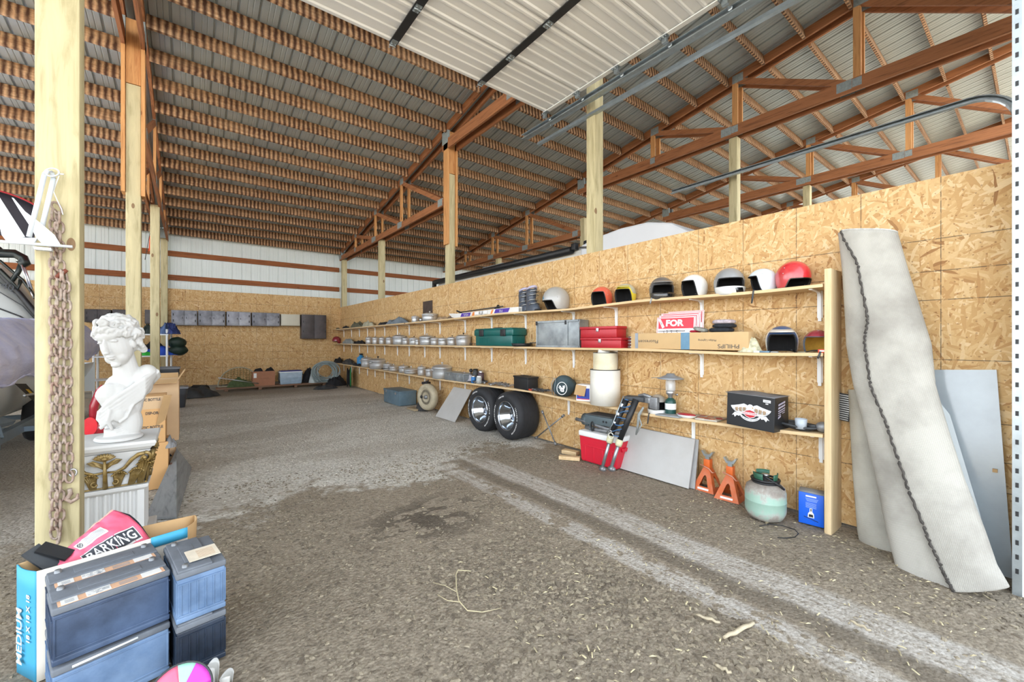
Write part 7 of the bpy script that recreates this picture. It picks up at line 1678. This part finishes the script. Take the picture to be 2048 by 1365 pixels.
# carton 18 x 18 x 18
t = thing('carton', 'open blue and white printed carton holding a pink bag, behind the batteries', 'carton', (0, 0, -.004))
hC = .447; FL, FR, BR, BL = Vector((-.488, 2.492, 0)), Vector((-.01, 2.625, 0)), Vector((.02, 2.78, 0)), Vector((-.566, 2.62, 0))
# bulging back wall points
def wall(a_, b_, bulge, name, mt, z0=.0, z1=hC, lean=(0, 0)):
    m = MB(); d = (b_ - a_); n_ = Vector((d.y, -d.x, 0)).normalized()
    m.grid(lambda u, v: a_ + d * u + n_ * (bulge * math.sin(PI * u) * v) + Vector((lean[0] * v * (1 - u), lean[1] * v, z0 + (z1 - z0) * v)), 14, 6); return m.build(name, mt, t, solid=.005)
M_CWH = mat('carton_white', '#dcd4c6', .8, 0, .04, 5, .04); M_CBL = mat('carton_cyan', '#3f9fc4', .6, 0, .06, 5, .04)
wall(FL, FR, .012, 'front_panel', M_CWH); wall(BL, FL, .01, 'side_panel', M_CBL); wall(BR, BL, .05, 'back_panel', M_CARD2); wall(FR, BR, .02, 'right_panel', M_CARD2)
m = MB(); m.add([FL + Vector((0, 0, .004)), FR + Vector((0, 0, .004)), BR + Vector((0, 0, .004)), BL + Vector((0, 0, .004))], [(0, 1, 2, 3)]); m.build('bottom_panel', M_CARD2, t)
d = (FL - BL); nS = Vector((d.y, -d.x, 0)).normalized()
m = MB(); lettering(m, '18 X 18 X 18', (BL + FL) / 2 + d * .24 + nS * .006 + Vector((0, 0, .25)), (0, 0, 1), -d.normalized() * 1.0, .036, off=.004, bold=.001); m.build('size_lettering', M_CWH, t)
m = MB(); lettering(m, 'MEDIUM', (BL + FL) / 2 - d * .15 + nS * .008 + Vector((0, 0, .17)), (0, 0, 1), -d.normalized(), .062, off=.006, bold=.001); m.build('title_lettering', M_CWH, t)
dF = (FR - FL); m = MB(); m.grid(lambda u, v: FL + dF * (.72 + .28 * u) + Vector((0, -.018, hC - .045 + .05 * v)), 6, 2); m.build('blue_flap', M_CBL, t, solid=.004)
# pink bag
t = thing('feed_bag', 'pink feed bag with a black band lettering, stuffed in the carton', 'bag', (0, 0, 0))
TL_, TR_ = PY(100, 1131, 2.66), PY(224, 1026, 2.80); BLn, BRn = PY(150, 1165, 2.56), PY(312, 1100, 2.68)
def bagp(u, v, o=0.0):
    a_ = TL_.lerp(TR_, u); b_ = BLn.lerp(BRn, u); p = a_.lerp(b_, v); nrm_ = (TR_ - TL_).cross(BLn - TL_).normalized()
    if nrm_.y > 0: nrm_ = -nrm_
    bul = .05 * math.sin(PI * min(1, v * 1.1)) * (.4 + .6 * math.sin(PI * min(1, .1 + u * .9))) + .010 * noise.noise(Vector((u * 5, v * 5, 2))) + .006 * noise.noise(Vector((u * 14, v * 9, 7)))
    return p + nrm_ * (bul + o) + Vector((0, 0, .035 * math.sin(PI * v) * u + .012))
M_PINK = mat('bag_pink', '#e0607c', .45, 0, .1, 6, .1)
m = MB(); m.grid(bagp, 30, 24); m.build('bag_front', M_PINK, t, solid=.003)
m = MB(); m.grid(lambda u, v: bagp(u, v) + Vector((.0, .05 * math.sin(PI * v), -.01)), 16, 10); m.build('bag_back', mat('bag_dark', '#3a3f4a', .5, 0, .2, 8, .2), t, solid=.003)
def patch(u0, u1, v0, v1, name, mt, o=.003, nu=12, sk=0): m = MB(); m.grid(lambda u, v: bagp(u0 + (u1 - u0) * u + sk * v, v0 + (v1 - v0) * v, o), nu, 6); return m.build(name, mt, t)
patch(.0, 1.0, .0, .045, 'hem', mat('hem_salmon', '#e7a08c', .6), .004, 20)
patch(.0, 1.0, .05, .058, 'hem_stitch', M_WHITE, .004, 20)
patch(.27, .66, .26, .50, 'white_panel', M_PAP, .004)
m = MB()
for k in range(6): m.grid(lambda u, v: bagp(.38 + .26 * u, .29 + .033 * k + .010 * v, .0052), 8, 1)
m.build('panel_print', mat('label_grey', '#8e9296', .6), t)
m = MB(); m.tube([bagp(.315 + .028 * math.cos(a_), .39 + .07 * math.sin(a_), .006) for a_ in [k * PI / 10 for k in range(20)]], .0012, 4, closed=True)
for s_ in (-1, 1): m.tube([bagp(.315 - .02, .39 - .05 * s_, .006), bagp(.315 + .02, .39 + .05 * s_, .006)], .001, 4)
m.build('crossed_emblem', M_DARK, t)
patch(.22, .93, .60, .83, 'label_outline', M_PAP, .003); patch(.23, .92, .62, .81, 'black_band', mat('band_black', '#2c3038', .5), .0045)
patch(.70, 1.0, .90, 1.0, 'black_corner', mat('band_black', '#2c3038', .5), .004)
vs_t, fs_t = text_mesh('BARKING', 1.0, bold=.02); x0_ = min(v.x for v in vs_t); x1_ = max(v.x for v in vs_t); y0_ = min(v.y for v in vs_t); y1_ = max(v.y for v in vs_t)
m = MB(); m.add([bagp(.27 + .62 * (v.x - x0_) / (x1_ - x0_), .79 - .145 * (v.y - y0_) / (y1_ - y0_), .0065) for v in vs_t], fs_t, False); m.build('bag_lettering', M_WHITE, t)
# black scraps in the carton
for k, (pa, pb, w_, lb) in enumerate((((60, 1100), (112, 1136), .06, 'grey metal bar sticking out of the carton at the left'), ((80, 1095), (140, 1112), .05, 'black plastic strip behind the grey bar in the carton'), ((92, 1122), (100, 1175), .03, 'dark rod standing in the carton corner'), ((112, 1120), (114, 1180), .05, 'black plate standing inside the carton'))):
    m = MB(); m.bar(PY(*pa, 2.64), PY(*pb, 2.60 + .01 * k), w_, .012, up=(0, -.5, 1)); tag(m.build('scrap_bar', M_DARK if k == 0 else M_BLK), lb, 'scrap')
m = MB(); p = PY(118, 1180, 2.66); m.box((p.x, p.y, .20), (.10, .05, .38)); tag(m.build('scrap_block', M_BLK, None), 'black plastic block inside the carton under the scraps', 'scrap')
# bright disc and clear plastic cup at the bottom edge
t = thing('cloth_disc', 'pink, mint and magenta cloth disc at the bottom edge of the picture', 'cloth disc', (-.03, 1.93, .085), rot=(math.radians(50), 0, math.radians(6)))
cols3 = [mat('seg_pink', '#ee6f8c', .6), mat('seg_mint', '#a6dfc6', .6), mat('seg_mag', '#d94bc2', .6)]
for k, (a0_, a1_) in enumerate(((90, 150), (55, 90), (0, 55), (150, 235), (235, 300), (300, 360))):
    m = MB(); m.grid(lambda u, v: (.095 * v * math.cos(math.radians(a0_ + (a1_ - a0_) * u)), .095 * v * math.sin(math.radians(a0_ + (a1_ - a0_) * u)), .012 * (1 - v * v)), 8, 6); m.build('cloth_segment', cols3[k % 3], t, solid=.002)
m = MB(); m.tube([(.097 * math.cos(a_), .097 * math.sin(a_), 0) for a_ in [k * PI / 20 for k in range(40)]], .004, 6, closed=True); m.build('hem_ring', M_DARK, t)
M_CLR = pane_mat('clear_plastic', '#c9c9c4', .7)
for k, (x_, y_, z_, r_, lb) in enumerate(((.065, 2.03, .0, .022, 'torn clear plastic cup standing before the navy battery'), (.115, 2.0, .0, .018, 'smaller clear plastic piece on the dirt beside the torn cup'))):
    m = MB(); m.grid(lambda u, v: ((r_ + .006 * v) * math.cos(u * 5.2), (r_ + .006 * v) * math.sin(u * 5.2), v * (.075 - .035 * k) * (1 + .25 * math.sin(u * 9))), 24, 4); tag(m.build('plastic_cup', M_CLR, loc=(x_, y_, z_), solid=.0015), lb, 'cup')

# ================================================================ BOATS
M_TP = NT('boat_tarp'); v = M_TP.coords(); n1 = M_TP.noise(v, 3, 5, .6); M_TP.l(M_TP.ramp(n1, [(.3, hexc('#c3c9f0')), (.7, hexc('#e2e3fb'))]), M_TP.b.inputs['Base Color']); M_TP.b.inputs['Roughness'].default_value = .7; M_TP.bump(M_TP.noise(M_TP.mapping(v, scale=(3, 1, 6)), 2.0, 5, .6), .5, .03); M_TP = M_TP.m
M_HULL = mat('hull_white', '#eaf0f2', .3, 0, .02, 2, 0)
t = thing('tarped_boat', 'white boat under a lavender grey tarp on a blue grey trailer', 'boat', (0, 0, 0))
def hull(u, v):
    y = 4.6 + 6.6 * u; taper = 1 - .25 * sstep(.0, .25, .25 - u) - .0 * u; xr = -1.42 - .05 * (1 - taper); z0 = .47 - .10 * u; z1 = 1.02 - .06 * u
    z = z0 + (z1 - z0) * min(1, v * 1.4) ; x = xr - .42 * max(0, 1 - v * 1.15) ** 2 - .02
    return (x, y, z)
m = MB(); m.grid(hull, 20, 10)
m.grid(lambda u, v: (-1.86 - 1.4 * v, 4.6 + 6.6 * u, .47 - .10 * u - .10 * math.sin(PI * v)), 12, 6); m.grid(lambda u, v: (-3.7 - .1 * v, 4.6 + 6.6 * u, .45 + .6 * v), 8, 4)
m.grid(lambda u, v: (-1.44 - 2.3 * u, 4.6, .47 + .55 * v - .1 * (1 - v) * math.sin(PI * u)), 8, 4); m.grid(lambda u, v: (-1.44 - 2.3 * u, 11.2, .40 + .55 * v), 8, 4); m.build('hull', M_HULL, t)
def tarp(u, v):
    y = 4.45 + 6.9 * u; zc_ = 1.60 + .030 * (y - 6.0); n_ = noise.noise(Vector((u * 9, v * 4, 1))) * .02 + .012 * noise.noise(Vector((u * 30, v * 14, 3)))
    if v < .45: q = v / .45; x = -3.9 + 2.15 * q; z = zc_ - .12 * math.sin(PI * q) * .4 + n_ - .5 * max(0, .25 - q) * 2
    elif v < .70: q = (v - .45) / .25; x = -1.75 + .32 * q; z = zc_ - .30 * q ** 1.6 + n_; x += n_
    else: q = (v - .70) / .30; x = -1.43 + .055 * math.sin(PI * q) + .03 * noise.noise(Vector((u * 22, v * 10, 5))); z = zc_ - .30 - (.36 + .02 * math.sin(u * 31) + .05 * noise.noise(Vector((u * 11, 0, 5)))) * q + n_
    return (x, y, z)
m = MB(); m.grid(tarp, 120, 50); m.build('tarp', M_TP, t, solid=.004)
m = MB(); m.tube([Vector(tarp(k / 120, 1.0)) + Vector((.0, 0, .0)) for k in range(121)], [.014 + .006 * math.sin(k * 1.3) for k in range(121)], 7); m.build('tarp_hem', M_TP, t)
def onhull(px, py, off=.006): p = PX(px, py, -1.435); return p + Vector((off, 0, 0))
m = MB(); q4 = [onhull(28, 768), onhull(50, 768), onhull(96, 818), onhull(84, 820)]; m.add(q4, [(0, 1, 2, 3)], False); m.build('black_stripe', M_BLK, t, solid=.003)
m = MB()
for a_, b_, c_, d_ in (((48, 779), (54, 779), (66, 790), (60, 791)), ((76, 795), (82, 794), (92, 806), (86, 808))): m.add([onhull(*a_, .011), onhull(*b_, .011), onhull(*c_, .011), onhull(*d_, .011)], [(0, 1, 2, 3)], False)
m.build('yellow_stripe', mat('stripe_yellow', '#e2b52c', .5), t, solid=.002)
m = MB(); p = onhull(58, 789, .03); a_ = onhull(40, 792, .03); b_ = onhull(77, 789, .03); m.tube([a_, p, b_], [.010, .014, .010], 8); m.tube([onhull(50, 794, 0), onhull(50, 790, .03)], .01, 8); m.tube([onhull(68, 793, 0), onhull(68, 789, .03)], .01, 8); m.build('cleat', M_ALU, t)
M_TRL = mat('trailer_blue', '#8fa3b5', .4, .4, .1, 8, .05)
for x, z in ((-1.62, .33), (-3.0, .33)):
    m = MB(); m.bar((x, 4.2, z - .02), (x, 10.8, z), .07, .11); m.build('trailer_beam', M_TRL, t)
for y in (5.2, 6.4, 7.6, 8.8):
    m = MB(); m.bar((-3.1, y, .30), (-1.5, y, .30), .06, .06); m.build('cross_member', M_TRL, t)
for y in (5.6, 6.8):
    m = MB(); m.bar((-1.60, y, .33), (-1.66, y + .1, .52), .06, .05); m.bar((-1.68, y - .35, .50), (-1.64, y + .45, .46), .12, .05, up=(.5, 0, 1)); m.build('bunk', M_TRL, t)
axw = Matrix.Rotation(PI / 2, 3, 'Y')
for y in (8.6,):
    for x in (-1.55, -3.25):
        m = MB(); m.lathe([(.14, -.09), (.28, -.10), (.31, -.06), (.31, .06), (.28, .10), (.14, .09)], 32, axw); m.v = [v_ + Vector((x - .12, y, .30)) for v_ in m.v]; m.build('trailer_tyre', M_RUB, t)
        m = MB(); m.lathe([(0, .03), (.14, .06), (.15, .09)], 24, axw); m.v = [v_ + Vector((x - .12, y, .30)) for v_ in m.v]; m.build('hub', M_GALV, t)
for y in (4.4,):
    m = MB(); m.bar((-2.3, 3.6, .33), (-1.62, 4.4, .33), .07, .10); m.bar((-2.3, 3.6, .33), (-3.0, 4.4, .33), .07, .10); m.build('tongue', M_TRL, t)
    m = MB(); m.tube([(-2.3, 3.6, -.0), (-2.3, 3.6, .55)], .035, 10); m.build('jack', M_TRL, t)
# second boat behind
t = thing('grey_boat', 'dark grey boat with a black tower frame standing behind the tarped boat', 'boat', (0, 0, 0)); M_GH = mat('hull_grey', '#999a95', .3, .1, .05, 2, 0)
def bp(px, py, y=12.0): return PY(px, py, y)
topl = [bp(-150, 470), bp(-60, 505), bp(0, 547), bp(40, 590), bp(82, 640), bp(105, 690), bp(112, 740)]
m = MB(); vs = []; NR = 7
for p in topl:
    for k in range(NR): q = k / (NR - 1); vs.append((p.x - .55 * q ** 1.5 * 0 + .0, p.y + .10 * math.sin(PI * q) * -1, p.z * (1 - q) + .55 * q))
m.add(vs, [(i * NR + k, (i + 1) * NR + k, (i + 1) * NR + k + 1, i * NR + k + 1) for i in range(len(topl) - 1) for k in range(NR - 1)], True)
bk = [Vector((p.x, p.y + 1.6, p.z)) for p in topl]; m.add(list(topl) + bk, [(i, i + 1, len(topl) + i + 1, len(topl) + i) for i in range(len(topl) - 1)], True)
m.build('hull', M_GH, t, solid=.01)
def strip_on(pts, w_, name, mt, y=11.94): m = MB(); m.tube([bp(px, py, y) for px, py in pts], w_, 6); m.build(name, mt, t)
strip_on([(-60, 505), (0, 546), (40, 589), (82, 640), (100, 668)], .05, 'gunwale', M_BLK)
strip_on([(-60, 540), (0, 566), (45, 598), (85, 645)], .008, 'crease_line', M_DARK, 11.92); strip_on([(-60, 570), (0, 585), (45, 612), (80, 650)], .008, 'crease_line', M_DARK, 11.92); strip_on([(-60, 600), (0, 618), (40, 633), (70, 650)], .014, 'crease_line', M_BLK, 11.9)
m = MB(); a_ = bp(7, 572, 11.86); lettering(m, '240', a_, (1, 0, -.35), (.0, 0, 1), .17, off=.0, shear=.2); m.build('number_lettering', M_DARK, t)
M_TUB = mat('tower_black', '#1f2622', .35, .2, .1, 6, 0)
strip_on([(-90, 512), (-40, 505), (0, 507), (30, 508), (45, 516), (50, 526), (40, 530)], .085, 'bimini_roll', M_TUB, 11.7)
strip_on([(46, 520), (36, 545), (24, 562)], .04, 'tower_leg', M_TUB, 11.7); strip_on([(-20, 512), (0, 522), (30, 548), (45, 560), (60, 580), (71, 598)], .025, 'tower_brace', M_TUB, 11.7); strip_on([(0, 500), (-30, 480), (-60, 470)], .05, 'tower_arm', M_TUB, 11.7); strip_on([(-20, 535), (0, 540), (20, 560), (36, 578), (42, 560)], .035, 'tower_foot', M_TUB, 11.7)
strip_on([(43, 530), (59, 575)], .015, 'chrome_strut', M_ALU, 11.6); strip_on([(49, 535), (64, 578)], .015, 'chrome_strut', M_ALU, 11.6); strip_on([(62, 584), (67, 596)], .012, 'chrome_strut', M_ALU, 11.6)
m = MB(); c = bp(-22, 470, 11.4); m.grid(lambda u, v: c + Vector((1.02 * math.cos(PI * .5 * (1 - u) * 1.0 - .25) * (1), .5 * (v - .5), 1.0 * math.sin(PI * .5 * (1 - u) - .25) * .75)) if False else c + Vector((.95 * math.sin(u * 1.9), .9 * (v - .5), .72 * math.cos(u * 1.9))), 20, 6); m.build('red_tower_cover', mat('cover_red', '#b3232c', .6, 0, .15, 6, .1), t, solid=.02)
m = MB(); m.grid(lambda u, v: c + Vector((.93 * v * math.sin(u * 1.9), -.44, .70 * v * math.cos(u * 1.9))), 20, 6); m.build('cover_end', mat('cover_dark', '#23202a', .7, 0, .2, 8, .1), t, solid=.02)
# ================================================================ LIGHT
W = bpy.data.worlds.new('World'); SC.world = W; W.use_nodes = True
bg = W.node_tree.nodes['Background']; bg.inputs[0].default_value = (0.82, 0.92, 1.0, 1); bg.inputs[1].default_value = 1.0
wt = W.node_tree; tc_ = wt.nodes.new('ShaderNodeTexCoord'); sx_ = wt.nodes.new('ShaderNodeSeparateXYZ'); rp_ = wt.nodes.new('ShaderNodeValToRGB')
wt.links.new(tc_.outputs['Generated'], sx_.inputs[0]); wt.links.new(sx_.outputs[2], rp_.inputs[0]); wt.links.new(rp_.outputs[0], bg.inputs[0])   # hazy sky, brighter towards the horizon
for e_, (p_, c_) in zip([rp_.color_ramp.elements[0], rp_.color_ramp.elements.new(.3), rp_.color_ramp.elements[-1]], ((0.0, (.85, .89, .93, 1)), (.3, (.55, .60, .66, 1)), (1.0, (.20, .24, .29, 1)))): e_.position = p_; e_.color = c_
bg.inputs[1].default_value = 2.5
sd = bpy.data.lights.new('sun', 'SUN'); so = bpy.data.objects.new('sun', sd); COL.objects.link(so)
sd.energy = 10.0; sd.angle = math.radians(6); sd.color = (0.97, 0.99, 1.0)
so.rotation_euler = Vector((-0.10, -0.38, -0.92)).to_track_quat('-Z', 'Y').to_euler()
